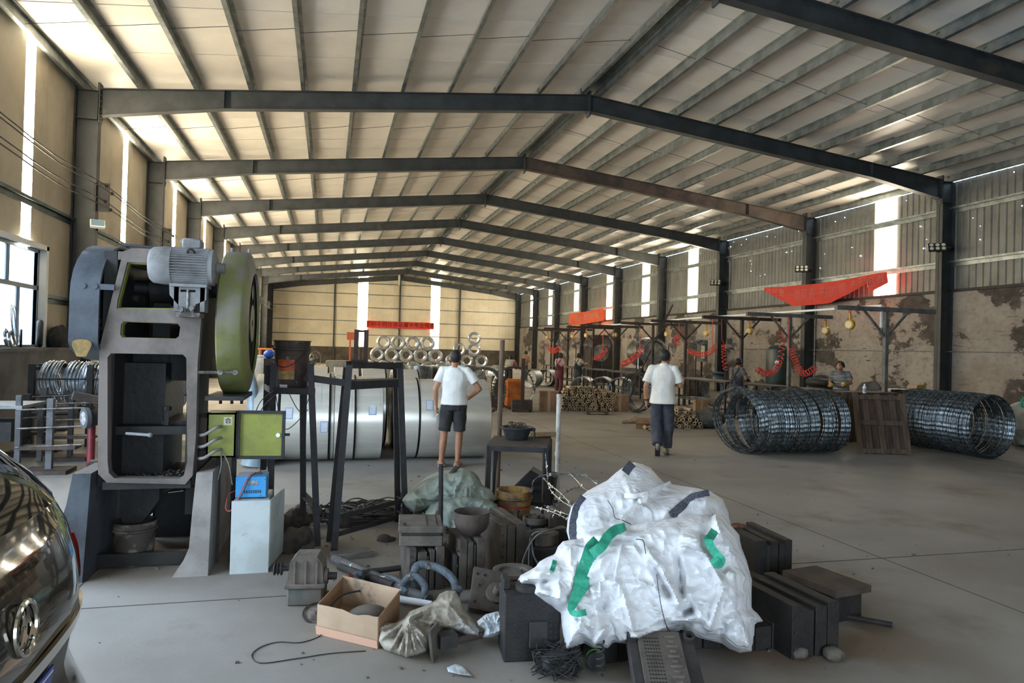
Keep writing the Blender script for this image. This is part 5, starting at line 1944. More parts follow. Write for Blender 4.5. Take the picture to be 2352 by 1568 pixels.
hose([(948, 1350, 4.72), (952, 1312, 4.7), (962, 1298, 4.72), (985, 1298, 4.72), (1015, 1308, 4.7), (1040, 1330, 4.66), (1048, 1358, 4.62), (1044, 1380, 4.6)], .028, 'blue grey ribbed hose arching highest over the scrap', clip=.42)
hose([(925, 1342, 4.68), (940, 1325, 4.66), (958, 1325, 4.64), (975, 1345, 4.6), (972, 1370, 4.56), (955, 1385, 4.55)], .024, 'blue grey ribbed hose in a tight loop below the arching one', clip=.25)
hose([(900, 1385, 4.6), (862, 1362, 4.66), (835, 1348, 4.75), (818, 1335, 4.82), (818, 1322, 4.9), (835, 1318, 4.9)], .028, 'blue grey ribbed hose bent back behind the open carton')
hose([(880, 1322, 4.95), (905, 1330, 4.85), (925, 1342, 4.75), (935, 1362, 4.65)], .022, 'dark blue hose crossing beside the spattered pipe', clip=.7)
hose([(1058, 1352, 4.6), (1040, 1362, 4.55), (1020, 1378, 4.5), (1003, 1400, 4.4)], .022, 'short grey hose stub over the tied sack', clip=.3)
hose([(805, 1340, 4.95), (812, 1330, 4.9), (822, 1318, 4.95), (850, 1312, 5.0), (885, 1308, 5.05), (930, 1302, 5.1)], .02, 'thin dark hose lying along the back of the scrap', mat=m_die2)
rd = MB().cyl((0, 0, 0), (.05, -.03, -.03), .035, .03, n=16).build('red_coupling', M('red_cap', (176, 62, 48), (120, 50, 44), scale=9, rough=.6), None, loc=AD(800, 1330, 4.85))
rd.location.z = max(rd.location.z, .07)
tag(rd, 'dirty red hose coupling at the edge of the scrap pile', 'coupling')
# cardboard tubes
m_kraft = M('kraft_tube', (176, 140, 96), (150, 118, 82), scale=8, rough=.8)
p0, p1 = G(738, 1362, .03), G(812, 1372, .035)
tag(MB().cyl((0, 0, 0), (p1 - p0) * 1.6, .022, n=14).build('card_tube', m_kraft, None, loc=p0), 'brown cardboard tube behind the open carton', 'tube')
p0, p1 = AD(865, 1366, 4.62), AD(992, 1388, 4.45)
wt = thing('card_tube', 'white paper wrapped tube pointing at the tied sack', 'tube', p0)
MB().cyl((0, 0, 0), p1 - p0, .022, n=16, cap=False).cyl((0, 0, 0), p1 - p0, .018, n=16, cap=False).lathe([(.018, (p1 - p0).length), (.022, (p1 - p0).length)], n=16, ax=p1 - p0, cap=False).build('tube_wall', M('white_paper', (220, 220, 226), rough=.7), wt)
# open carton
m_card = M('cardboard', (176, 150, 124), (160, 134, 108), scale=2.5, rough=.85, c3=(120, 104, 88), c3scale=5, c3lo=.62, c3hi=.68)
m_cardi = M('cardboard_inside', (150, 116, 84), (132, 100, 72), scale=3, rough=.9)
q = [G(727, 1456), G(868, 1490), G(917, 1420), G(786, 1385)]
hh = .175
ct = thing('open_carton', 'low open cardboard carton in front of the gearbox', 'carton', (q[0] + q[2]) / 2)
oc = ct.location
for i, (hf, mt) in enumerate(((1.0, m_card), (1.0, m_cardi), (1.05, m_card), (1.0, m_cardi))):
    a, c_ = q[i] - oc, q[(i + 1) % 4] - oc
    nrm = Vector((-(c_ - a).y, (c_ - a).x, 0)).normalized() * .005
    up = Vector((0, 0, hh * hf))
    vs = [a, c_, c_ + up, a + up, a + nrm, c_ + nrm, c_ + nrm + up, a + nrm + up]
    if i == 0:   # torn front edge
        n_ = 12
        top = []
        for k in range(n_ + 1):
            u = k / n_
            top.append(a.lerp(c_, u) + Vector((0, 0, hh * (1.0 - .10 * max(0, 1 - abs(u - .62) * 5) + .02 * noise.noise((k * 1.3, 2, 1))))))
        bot = [a.lerp(c_, k / n_) for k in range(n_ + 1)]
        vs = bot + top + [p + nrm for p in bot] + [p + nrm for p in top]
        m_ = n_ + 1
        fs = []
        for k in range(n_):
            fs += [(k, k + 1, m_ + k + 1, m_ + k), (2 * m_ + k, 3 * m_ + k, 3 * m_ + k + 1, 2 * m_ + k + 1), (m_ + k, m_ + k + 1, 3 * m_ + k + 1, 3 * m_ + k)]
        MB().add(vs, fs).build('carton_side', mt, ct, smooth=None)
    else:
        MB().add(vs, [(0, 1, 2, 3), (7, 6, 5, 4), (0, 4, 5, 1), (2, 6, 7, 3), (1, 5, 6, 2), (0, 3, 7, 4)]).build('carton_side', mt, ct, smooth=None)
MB().add([tuple(p - oc + Vector((0, 0, .004))) for p in q], [(0, 1, 2, 3)]).build('carton_floor', m_cardi, ct, smooth=None)
a, c_ = q[0] - oc, q[1] - oc
nr = Vector(((c_ - a).y, -(c_ - a).x, 0)).normalized()
MB().add([tuple(p) for p in (a + nr * .004 + Vector((0, 0, .002)), c_ + nr * .004 + Vector((0, 0, .002)), c_ + nr * .012 + Vector((0, 0, .05)), a + nr * .012 + Vector((0, 0, .055)))], [(0, 1, 2, 3)]).build('pink_flap', M('pinkish_card', (198, 156, 130), rough=.85), ct, smooth=None)
MB().sphere((.05, -.02, .06), .1, 16, 10, (1.3, .9, .7)).build('dusty_rag', m_dust, ct)
cb = MB().tube(smooth_path([AD(835, 1355, 4.5), AD(790, 1365, 4.35), AD(762, 1390, 4.18), AD(748, 1420, 4.1), AD(744, 1438, 4.08)], 8), .006, 7)
cl = MB()
cl.v = [v - Vector((0, 4.2, 0)) for v in cb.v]
cl.f = cb.f
wire1 = thing('extension_lead', 'thin cord with a red plug hanging over the carton', 'cord', (0, 4.2, 0))
cl.build('cord_cable', m_die2, wire1)
pp = AD(743, 1438, 4.08) - Vector((0, 4.2, 0))
MB().cyl(pp + Vector((0, 0, .02)), pp - Vector((0, 0, .03)), .014, .01, n=10).build('red_plug', M('red_plug', (150, 60, 66), rough=.6), wire1)
tail = [AD(743, 1440, 4.08), G(735, 1460, .004), G(690, 1475, .004), G(640, 1474, .004), G(600, 1485, .004), G(578, 1505, .004), G(600, 1522, .004), G(680, 1512, .004), G(760, 1500, .004), G(840, 1494, .004)]
MB().tube([p - Vector((0, 4.2, 0)) for p in smooth_path(tail, 8)], .003, 5).build('cord_tail', m_die2, wire1)
# iron pipe standing behind the flat die
g = G(1014, 1262)
ip = thing('iron_pipe', 'thin iron pipe standing upright before the pale green sacks', 'pipe', (g.x, g.y + .05, 0))
MB().cyl((0, 0, 0), AY(1013, 1066, g.y + .05) - ip.location, .02, n=12).build('pipe_tube', m_iron, ip)
MB().cyl((0, 0, 0), (0, 0, .02), .06, n=16).build('pipe_foot', m_iron, ip)
MB().torus((.1, .08, .12), .05, .012, (0, 0, 1), 20, 8).torus((.1, .08, .145), .045, .012, (0, 0, 1), 20, 8).cyl((.1, .08, 0), (.1, .08, .16), .02, n=10).build('washer_stack', m_rust, ip)
# long bar leaning over the sacks
p0, p1 = G(926, 1212, .05), AY(1050, 1072, 6.5)
tag(MB().cyl((0, 0, 0), p1 - p0, .024, n=10).build('iron_bar', m_die, None, loc=p0), 'round iron bar leaning over the upper pale green sack', 'bar')
# cable heap, rags and rubble behind the stands
ch = thing('cable_heap', 'heap of dusty cable coils on the floor behind the stand', 'cable', G(850, 1185))
for k in range(34):
    r_ = random.Random(200 + k)
    cx, cy, rr = (r_.random() - .5) * .5, (r_.random() - .5) * .3, .14 + .22 * r_.random()
    pts = []
    ph = r_.random() * 6
    for i in range(26):
        a = ph + i * .22
        pts.append((cx + rr * 1.5 * cos(a), cy + rr * .8 * sin(a), .012 + .09 * r_.random() * .5 + .06 * (k / 34)))
    MB().tube(smooth_path(pts, 2), .008, 5).build('cable_loop', m_dust if k % 3 else m_die2, ch)
m_rubble = M('dark_rubble', (74, 66, 58), (50, 45, 40), scale=8, rough=.95, bump=.3)
labs = ['crumpled grey rag on the floor right of the steel box', 'low dark rag heap behind the steel box door', 'dusty brown rag beside the first iron stand', 'flattened grey rag under the taller iron stand', 'pale dusty rag under the foot rails', 'small dark rag by the frame foot rail']
for k, (px, py, sx, sy, sz, mt) in enumerate(((675, 1262, .17, .13, .13, m_rubble), (668, 1215, .18, .16, .12, m_rubble), (700, 1190, .2, .16, .09, m_dust), (800, 1205, .2, .12, .06, m_rubble), (880, 1185, .16, .1, .08, M('buff_rag', (128, 110, 90), (96, 84, 70), scale=6, rough=.95)), (890, 1240, .08, .06, .03, m_rubble))):
    b = MB().sphere((0, 0, sz * .4), 1, 26, 16, (sx, sy, sz))
    for v in b.v:
        n_ = noise.noise(v * 9 + Vector((k * 3, 0, 0))) + .5 * noise.noise(v * 22 + Vector((0, k, 0)))
        v += v.normalized() * n_ * .05
        v.z = max(v.z, 0.001)
    o = b.build('floor_rag', mt, None, smooth=25, loc=G(px, py))
    tag(o, labs[k], 'rag')
hose([(645, 1262, 5.7), (672, 1270, 5.65), (700, 1268, 5.65), (715, 1252, 5.7), (705, 1235, 5.8)], .03, 'bent grey hose beside the pale steel box', mat=m_dust)
# floor crumbs
b = MB()
for k in range(420):
    r_ = random.Random(900 + k)
    if r_.random() < .6:
        x, y = r_.uniform(-.2, 3.2), r_.uniform(3.2, 6.8)
    else:
        x, y = r_.uniform(-1.6, 6), r_.uniform(3.3, 10)
    s = .004 + .012 * r_.random() ** 3
    b.box((x, y, s * .4), (s * 2, s * 1.4, s), rotm(0, 0, r_.random() * 6))
stuff(b.build('floor_crumbs', m_dust, None, smooth=None), 'scattered crumbs of grit and scrap on the floor', 'debris')
# razor wire tangle by the rear bag
m_rz = M('razor_galv', (176, 186, 192), (130, 138, 142), scale=12, rough=.3, metal=.85)


def razor(pts, label, k, dens=.03, group='loose razor wire strands'):
    S = smooth_path([Vector(p) for p in pts], 10)
    o_ = S[0].copy()
    o_.z = 0
    t = thing('razor_wire', label, 'razor wire', o_, group=group)
    MB().tube([p - o_ for p in S], .0025, 5).build('core_wire', m_rz, t)
    b = MB()
    acc = 0
    r_ = random.Random(k)
    for i in range(1, len(S)):
        acc += (S[i] - S[i - 1]).length
        if acc > dens:
            acc = 0
            d = (S[i] - S[i - 1]).normalized()
            u, v = frame_of(d)
            a = r_.random() * 3
            e = (u * cos(a) + v * sin(a))
            p = S[i] - o_
            w = d.cross(e)
            b.add([p - d * .016 + e * .012, p - d * .004, p - d * .016 - e * .012, p + d * .016 - e * .012, p + d * .004, p + d * .016 + e * .012, p + w * .001], [(0, 1, 6), (1, 2, 6), (2, 3, 6), (3, 4, 6), (4, 5, 6), (5, 0, 6)])
    stuff(b.build('razor_barbs', m_rz, t, smooth=None))
    return t


RW = [[(1253, 1040, 6.4), (1256, 1075, 6.3), (1262, 1120, 6.0), (1290, 1150, 5.7), (1318, 1165, 5.5)],
      [(1246, 1095, 6.2), (1262, 1112, 6.0), (1285, 1130, 5.8), (1305, 1150, 5.6), (1320, 1172, 5.5)],
      [(1305, 1085, 6.2), (1322, 1100, 6.0), (1340, 1120, 5.8), (1358, 1130, 5.6)],
      [(1340, 1088, 6.3), (1356, 1100, 6.0), (1372, 1112, 5.8)],
      [(1228, 1165, 6.0), (1245, 1168, 5.9), (1275, 1178, 5.7), (1310, 1195, 5.5)],
      [(1222, 1130, 6.2), (1225, 1105, 6.2), (1245, 1092, 6.2), (1285, 1088, 6.1), (1330, 1090, 6.1), (1380, 1110, 6.0)],
      [(1268, 1190, 5.6), (1280, 1160, 5.7), (1300, 1130, 5.8), (1340, 1115, 5.9)],
      [(1250, 1160, 5.9), (1275, 1172, 5.8), (1300, 1180, 5.6), (1322, 1188, 5.5)]]
for k, pts in enumerate(RW):
    razor([AD(*p) for p in pts], 'loose strand of barbed razor wire springing up behind the bags', k)
# ================================================================== strip coils, razor wire coils, pallet
m_strip_st = M('galvanised_strip', (236, 233, 222), (218, 214, 203), scale=2.2, rough=.32, metal=.55, bump=.03, bscale=3, stretch=(.25, 2, 2))
m_strip_e = M('coil_edge_steel', (120, 124, 126), (84, 88, 90), scale=40, rough=.4, metal=.85)
m_paper = M('paper_label', (200, 202, 206), (184, 186, 192), scale=40, rough=.8)
m_bedge = M('blue_label_edge', (86, 140, 190), rough=.7)
m_band = M('black_band', (24, 24, 25), rough=.4, metal=.5)


def strip_coil(x0, x1, Y, r, label, tags=(), group='slit steel coils in rows', ri=.25, band=True, seam=None, name='steel_coil'):
    t = thing(name, label, 'steel coil', ((x0 + x1) / 2, Y, 0), group=group)
    w = x1 - x0
    b = MB()
    prof = [(ri, -w / 2), (r - .004, -w / 2), (r, -w / 2 + .004), (r, w / 2 - .004), (r - .004, w / 2), (ri, w / 2), (ri, -w / 2)]
    b.lathe(prof, n=72, o=(0, 0, r), ax=(1, 0, 0), cap=False)
    b.build('coil_body', m_strip_st, t, smooth=30)
    # wound layers on the end faces
    for s in (-1, 1):
        b = MB()
        for k in range(9):
            rr = ri + (r - ri) * (k + .5) / 9
            b.lathe([(rr, s * w / 2), (rr + .012, s * (w / 2 + .003)), (rr + .02, s * w / 2)], n=48, o=(0, 0, r), ax=(1, 0, 0), cap=False)
        b.build('wound_edge', m_strip_e, t, smooth=30)
    if band:
        for k in (0,):
            b = MB().lathe([(r + .0, -.012), (r + .002, -.012), (r + .002, .012), (r + .0, .012)], n=72, o=(w * .46, 0, r), ax=(1, 0, 0), cap=False)
            b.build('strapping_band', m_band, t)
    if seam is not None:
        a0, a1, du = seam
        vs = []
        for k in range(9):
            a = RAD(a0 + (a1 - a0) * k / 8)
            for x in (-w / 2, -w / 2 + w * du):
                vs.append((x, -(r + .003) * cos(a), r + (r + .003) * sin(a)))
        MB().add(vs, [(2 * k, 2 * k + 1, 2 * k + 3, 2 * k + 2) for k in range(8)]).build('loose_strip_end', m_strip_st, t)
    for (u, ang, sw, sh, edge) in tags:
        n_ = 6
        for nm, mt, e, rr in (('label_edge', m_bedge, .008, .002), ('coil_label', m_paper, 0, .0035)):
            if nm == 'label_edge' and not edge:
                continue
            vs = []
            for k in range(n_ + 1):
                a = RAD(ang) + ((k / n_) - .5) * ((sh + 2 * e) / r)
                for x in (-(sw / 2 + e), sw / 2 + e):
                    vs.append((-w / 2 + u * w + x, -(r + rr) * cos(a), r + (r + rr) * sin(a)))
            MB().add(vs, [(2 * k, 2 * k + 1, 2 * k + 3, 2 * k + 2) for k in range(n_)]).build(nm, mt, t)
    return t


YC, RC = 10.62, .625
strip_coil(-.97, -.63, YC, .62, 'slit steel coil at the outer end of its row by the press', [(.3, 12, .06, .1, False)], seam=(40, 90, .5))
strip_coil(-.62, -.28, YC + .01, RC, 'slit steel coil with two blue edged labels', [(.35, 10, .08, .14, True), (.8, 9, .05, .12, False)])
strip_coil(-.27, .05, YC - .01, RC + .01, 'slit steel coil with a low blue edged label', [(.75, -8, .09, .14, True)], seam=(20, 60, .6))
strip_coil(.055, .10, YC, RC - .01, 'narrow bright slit coil squeezed between wide ones', [], band=False)
strip_coil(.105, .40, YC, RC + .0, 'slit steel coil with a torn outer wrap', [(.6, 62, .05, .1, False)], seam=(5, 40, .8))
strip_coil(.405, .78, YC + .02, RC - .01, 'slit steel coil with one grey edged label at the gap', [(.6, 16, .09, .14, True)], seam=(20, 48, .9), band=False)
strip_coil(1.02, 1.32, YC + .06, .61, 'slit steel coil facing the gap across from its neighbour row', [])
strip_coil(1.325, 1.70, YC + .05, .60, 'slit steel coil with a label beside the walking man in shorts', [(.35, 24, .09, .14, True)])
strip_coil(1.705, 2.38, YC + .04, .605, 'widest slit steel coil, behind the man in shorts', [(.15, 8, .05, .14, False), (.5, 30, .06, .05, False)], band=False)
for k, (a, c_, yy, r) in enumerate(((-.35, .02, 12.0, .66), (.1, .52, 12.05, .66), (.54, .95, 12.0, .655), (1.05, 1.5, 12.02, .65))):
    strip_coil(a, c_, yy, r, ('rear row slit coil behind the bucket stand', 'rear row slit coil with a stepped edge behind the gap', 'rear row slit coil behind the tall iron stand', 'rear row slit coil behind the facing coil')[k], band=True)
# the coil glimpsed through the press
strip_coil(-2.9, -2.35, 10.9, .55, 'slit steel coil seen through the open press frame', [(.3, 20, .07, .12, True)], seam=(10, 80, .4))

# ---- razor wire coils
m_razor = M('razor_wire_galv', (138, 146, 150), (84, 92, 96), scale=14, rough=.36, metal=.9)
m_razor_d = M('razor_wire_dull', (120, 126, 126), (84, 90, 90), scale=14, rough=.45, metal=.85)


def wire_coil_mesh(R_, width, loops, seed, name, mat=m_razor, n=84, tooth=.013):
    r_ = random.Random(seed)
    b = MB()
    for k in range(loops):
        u = (k + .5) / loops
        x = (u - .5) * width + r_.uniform(-.3, .3) * width / loops
        R1 = R_ - abs(u - .5) * .02 - r_.random() ** 2 * .05
        ex, ph, tl = 1 + r_.uniform(-.012, .012), r_.random() * 6, r_.uniform(-.02, .02)
        vs = []
        for i in range(n):
            a = 2 * pi * i / n
            tt = tooth * (1 if i % 2 else .35)
            c_, s_ = cos(a), sin(a)
            rr = R1 * (1 + .006 * sin(3 * a + ph))
            xx = x + tl * sin(a + ph)
            vs += [Vector((xx - tt * 1.1, rr * ex * c_, rr * s_)), Vector((xx, (rr + tt) * ex * c_, (rr + tt) * s_)), Vector((xx + tt * 1.1, rr * ex * c_, rr * s_)), Vector((xx, (rr - tt * .6) * ex * c_, (rr - tt * .6) * s_))]
        fs = []
        for i in range(n):
            j_ = (i + 1) % n
            for q in range(4):
                q2 = (q + 1) % 4
                fs.append((4 * i + q, 4 * j_ + q, 4 * j_ + q2, 4 * i + q2))
        b.add(vs, fs)
    return b.mesh(name, mat, None, fix=False)


wm = [wire_coil_mesh(.555, .19, 20, s, 'razor_wire_coil') for s in (1, 2, 3)]
RZ = .57
r_ = random.Random(5)
for k in range(9):
    x = 6.86 + k * .215
    o = bpy.data.objects.new('razor_wire_coil', wm[k % 3])
    COL.objects.link(o)
    tl = (.30, .22, .16, .10, .04, .06, .0, .0, -.02)[k]
    o.location = (x, 10.5 + r_.uniform(-.02, .02), RZ + r_.uniform(0, .02))
    o.rotation_euler = (0, -tl * .55 + r_.uniform(-.05, .05), r_.uniform(-.12, .12) + (.15 if k < 2 else 0))
    o.scale = (1, 1 + r_.uniform(-.05, .02), 1 + r_.uniform(-.05, .02))
    o.location.z = .57 * o.scale.z + .005
    tag(o, ('leading razor wire coil leaning out of the long row' if k == 0 else 'razor wire coil in the long row ending at the wooden pallet'), 'wire coil', None if k == 0 else 'razor wire coils in the long row')
for k in range(9):
    o = bpy.data.objects.new('razor_wire_coil', wm[(k + 1) % 3])
    COL.objects.link(o)
    o.location = (11.12 + .012 * k, 9.55 + k * .20, RZ - .01 + r_.uniform(0, .015))
    o.rotation_euler = (0, 0, pi / 2 + r_.uniform(-.05, .05))
    o.rotation_mode = 'XYZ'
    tag(o, 'leading razor wire coil of the row past the pallet' if k == 0 else 'razor wire coil in the short row past the wooden pallet', 'wire coil', None if k == 0 else 'razor wire coils in the short row')
wm2 = wire_coil_mesh(.60, .26, 18, 11, 'razor_wire_coil')
g = G(1183, 942)
for k, (dx, dy, rz, lab) in enumerate(((0, .1, 1.42, 'upright razor wire coil on the floor behind the orange sack trolley'), (-1.15, -1.2, .9, 'razor wire coil leaning behind the man in shorts'), (-1.75, -.1, .8, 'rear razor wire coil behind the man in shorts'))):
    o = bpy.data.objects.new('razor_wire_coil', wm2)
    COL.objects.link(o)
    o.location = (g.x + dx, g.y + dy + .1, .615)
    o.rotation_euler = (0, 0, rz)
    tag(o, lab, 'wire coil')
# fine wire coil standing beside the pale shirted man
wm3 = wire_coil_mesh(.56, .34, 20, 21, 'razor_wire_coil', m_razor)
g = G(1470, 948)
o = bpy.data.objects.new('razor_wire_coil', wm3)
COL.objects.link(o)
o.location = (g.x + .0, g.y + .2, .575)
o.rotation_euler = (0, 0, .25)
tag(o, 'loose fine razor wire coil beside the man in the polo shirt', 'wire coil')
g = G(1640, 935)
wmL = wire_coil_mesh(.52, .3, 20, 31, 'razor_wire_coil', m_razor)
o = bpy.data.objects.new('razor_wire_coil', wmL)
COL.objects.link(o)
o.location = (g.x + .25, g.y + .4, .535)
o.rotation_euler = (0, 0, .1)
tag(o, 'open razor wire coil with a blue rag on top', 'wire coil')
o2 = MB().sphere((0, 0, 0), .16, 16, 10, (1.3, .8, .35)).build('blue_rag', M('blue_rag', (50, 82, 104), (36, 58, 74), scale=9, rough=.9), None, loc=(g.x + .3, g.y + .3, 1.08))
for v in o2.data.vertices:
    v.co += v.co.normalized() * .04 * noise.noise(v.co * 18)
tag(o2, 'small blue rag draped on a razor wire coil', 'rag')
# big thin rings lying by the second row worker
g = G(1755, 905)
o = bpy.data.objects.new('razor_wire_coil', wire_coil_mesh(.5, .5, 26, 41, 'razor_wire_coil', m_razor_d))
COL.objects.link(o)
o.location = (9.9, 13.2, .515)
o.rotation_euler = (0, 0, .15)
tag(o, 'dull razor wire coil in front of the striped shirt worker', 'wire coil')

# ---- leaning slatted pallet and boards
m_plank = M('brown_plank', (104, 86, 70), (78, 64, 52), scale=2.5, rough=.9, bump=.3, stretch=(6, 6, 1))
m_plank2 = M('brown_plank_dark', (84, 68, 56), (62, 50, 42), scale=2.5, rough=.9, bump=.3, stretch=(6, 6, 1))
pt = thing('wooden_pallet', 'brown slatted wooden panel leaning between the wire rows', 'pallet', (9.55, 10.15, 0), rot=(RAD(-14), 0, RAD(-16)))
for k in range(7):
    x = -.36 + k * .12
    MB().b2((x - .054, .02, 0), (x + .054, .04, 1.06 + .02 * (k % 2))).build('slat', m_plank if k % 2 else m_plank2, pt, smooth=None)
for x in (-.42, .42):
    MB().b2((x - .045, -.01, -.0), (x + .045, .02, 1.1)).build('stile', m_plank, pt, smooth=None)
for z in (.06, .56, 1.02):
    MB().b2((-.46, -.012, z - .04), (.46, .016, z + .04)).build('rail', m_plank, pt, smooth=None)
bx1 = thing('wooden_crate', 'brown plank crate standing behind the long razor wire row', 'crate', (9.2, 11.6, 0), rotz=-.1)
for k in range(8):
    MB().b2((-.5 + k * .13, -.3, 0), (-.39 + k * .13, -.275, 1.0 + .015 * (k % 3))).build('plank', m_plank if k % 2 else m_plank2, bx1, smooth=None)
    MB().b2((-.5 + k * .13, .275, 0), (-.39 + k * .13, .3, .98)).build('plank', m_plank2, bx1, smooth=None)
for z in (.15, .85):
    MB().b2((-.5, -.275, z), (.53, -.25, z + .08)).build('batten', m_plank, bx1, smooth=None)
    for x in (-.5, .5):
        MB().b2((x, -.3, z), (x + .025, .3, z + .08)).build('batten', m_plank, bx1, smooth=None)
bx2 = thing('wooden_crate', 'brown plank crate carrying the yellow carton', 'crate', (10.7, 12.0, 0), rotz=-.12)
for k in range(9):
    MB().b2((-.62 + k * .138, -.3, 0), (-.5 + k * .138, -.275, .98)).build('plank', m_plank if k % 2 else m_plank2, bx2, smooth=None)
MB().b2((-.64, -.3, .98), (.64, .3, 1.0)).build('lid', m_plank2, bx2, smooth=None)
MB().b2((-.64, .27, 0), (.64, .3, .98)).build('rear_board', m_plank2, bx2, smooth=None)
g = AY(2105, 885, 12.0)
yc = thing('yellow_carton', 'opened yellow carton on the brown plank crate', 'carton', (g.x, 12.0, 1.002), rotz=.3)
m_yc = M('yellow_card', (190, 160, 50), (160, 130, 50), scale=5, rough=.8)
for (a, c_, d) in (((-.13, -.1), (.13, -.1), 0), ((-.13, .1), (.13, .1), 0), ((-.13, -.1), (-.13, .1), 1), ((.13, -.1), (.13, .1), 1)):
    MB().b2((a[0] - .004, a[1] - .004, 0), (c_[0] + .004, c_[1] + .004, .16)).build('carton_side', m_yc if d == 0 else m_card, yc, smooth=None)
MB().box((-.17, 0, .12), (.1, .2, .006), rotm(0, RAD(-50), 0)).build('carton_flap', m_card, yc, smooth=None)
bt = thing('spray_bottle', 'white bottle standing on the plank crate edge', 'bottle', (AY(2005, 880, 11.5).x, 11.72, .985))
MB().lathe([(.03, 0), (.034, .01), (.034, .13), (.014, .155), (.012, .17), (.016, .17), (.016, .19), (0, .19)], n=18).build('bottle_body', m_white, bt)
MB().lathe([(.0345, .03), (.0345, .1)], n=18, cap=False).build('bottle_label', M('pale_label', (180, 186, 190), (120, 130, 140), scale=40, rough=.6), bt)
# bulk bag beyond the short row
b = MB().sphere((0, 0, .42), 1, 36, 24, (.55, .45, .5))
for v in b.v:
    v += Vector((v.x, v.y, 0)).normalized() * .10 * (1 - abs(2 * noise.noise(v * 3.1))) if Vector((v.x, v.y, 0)).length > .01 else Vector()
    v += Vector((0, 0, .03)) * noise.noise(v * 7)
    v.z = max(0, v.z)
sk = thing('bulk_bag', 'dull white bulk bag with green loops beyond the wire row', 'bag', (13.9, 10.9, 0))
b.build('bag_fabric', M('dull_white_bag', (170, 172, 168), (140, 138, 130), scale=3, rough=.7), sk, smooth=30)
MB().torus((-.25, -.1, .88), .16, .022, (.3, 1, .2), 24, 8).build('lifting_loop', m_gstrap, sk)
MB().torus((.3, .0, .86), .14, .022, (-.3, 1, .2), 24, 8).build('lifting_loop', m_gstrap, sk)
pc = MB()
for k in range(14):
    pc.b2((-.5 + k * .075, -.1, 0), (-.46 + k * .075, .1, .05))
pc = pc.b2((-.52, -.11, -.006), (.56, .11, .0)).build('metal_grating', m_razor_d, None, smooth=None, loc=(12.1, 12.3, 1.0))
tag(pc, 'galvanised grating strip above the short razor wire row', 'grating')
gp = MB().b2((-.5, -.25, 0), (.55, .25, .99)).build('work_crate', m_plank2, None, smooth=None, loc=(12.1, 12.4, 0))
tag(gp, 'dark wooden box carrying the galvanised grating', 'crate')
# ================================================================== people
m_skin = M('skin', (176, 128, 98), (160, 112, 84), scale=6, rough=.55)
m_hair = M('black_hair', (26, 24, 23), (38, 35, 33), scale=30, rough=.6, bump=.4, bscale=90)
m_eye = M('eye_dark', (40, 32, 28), rough=.3)
m_lip = M('lip', (150, 92, 80), rough=.5)


def capsule(b, p0, p1, r0, r1, n=14, flat=False):
    b.cyl(p0, p1, r0, r1, n)
    if not flat:
        b.sphere(p0, r0, n, 8)
        b.sphere(p1, r1, n, 8)


def loft(b, secs, n=22):
    """secs: (centre, rx, ry, yaw)"""
    vs = []
    for c_, rx, ry, yw in secs:
        c_ = Vector(c_)
        for i in range(n):
            a = 2 * pi * i / n
            x, y = rx * cos(a), ry * sin(a)
            vs.append(c_ + Vector((x * cos(yw) - y * sin(yw), x * sin(yw) + y * cos(yw), 0)))
    fs = []
    for j_ in range(len(secs) - 1):
        for i in range(n):
            i2 = (i + 1) % n
            fs.append((j_ * n + i, j_ * n + i2, (j_ + 1) * n + i2, (j_ + 1) * n + i))
    fs += [tuple(range(n - 1, -1, -1)), tuple((len(secs) - 1) * n + i for i in range(n))]
    b.add(vs, fs)


def remesh(b, name, mat, parent, vox, it=3, wrinkle=0.0, seed=0.0):
    o = b.build(name, mat, parent, smooth=None, fix=False)
    m = o.modifiers.new('r', 'REMESH')
    m.mode = 'VOXEL'
    m.voxel_size = vox
    s_ = o.modifiers.new('s', 'SMOOTH')
    s_.factor = .5
    s_.iterations = it
    PENDING.append((o, wrinkle, seed))
    return o


PENDING = []


def bake_pending():
    """one depsgraph pass turns every remeshed figure into plain meshes"""
    dg = bpy.context.evaluated_depsgraph_get()
    dg.update()
    done = [(o, bpy.data.meshes.new_from_object(o.evaluated_get(dg)), w, s_) for o, w, s_ in PENDING]
    for o, me, wrinkle, seed in done:
        o.modifiers.clear()
        o.data = me
        if wrinkle:
            nr = [v.normal.copy() for v in me.vertices]
            for v, n0 in zip(me.vertices, nr):
                c_ = v.co
                n_ = 1 - 2 * abs(noise.noise((c_.x * 7 + seed, c_.y * 7, c_.z * 4.5)))
                n2 = noise.noise((c_.x * 16, c_.y * 16 + seed, c_.z * 10))
                v.co = c_ + n0 * (wrinkle * (n_ + .4 * n2))
        me.shade_smooth()


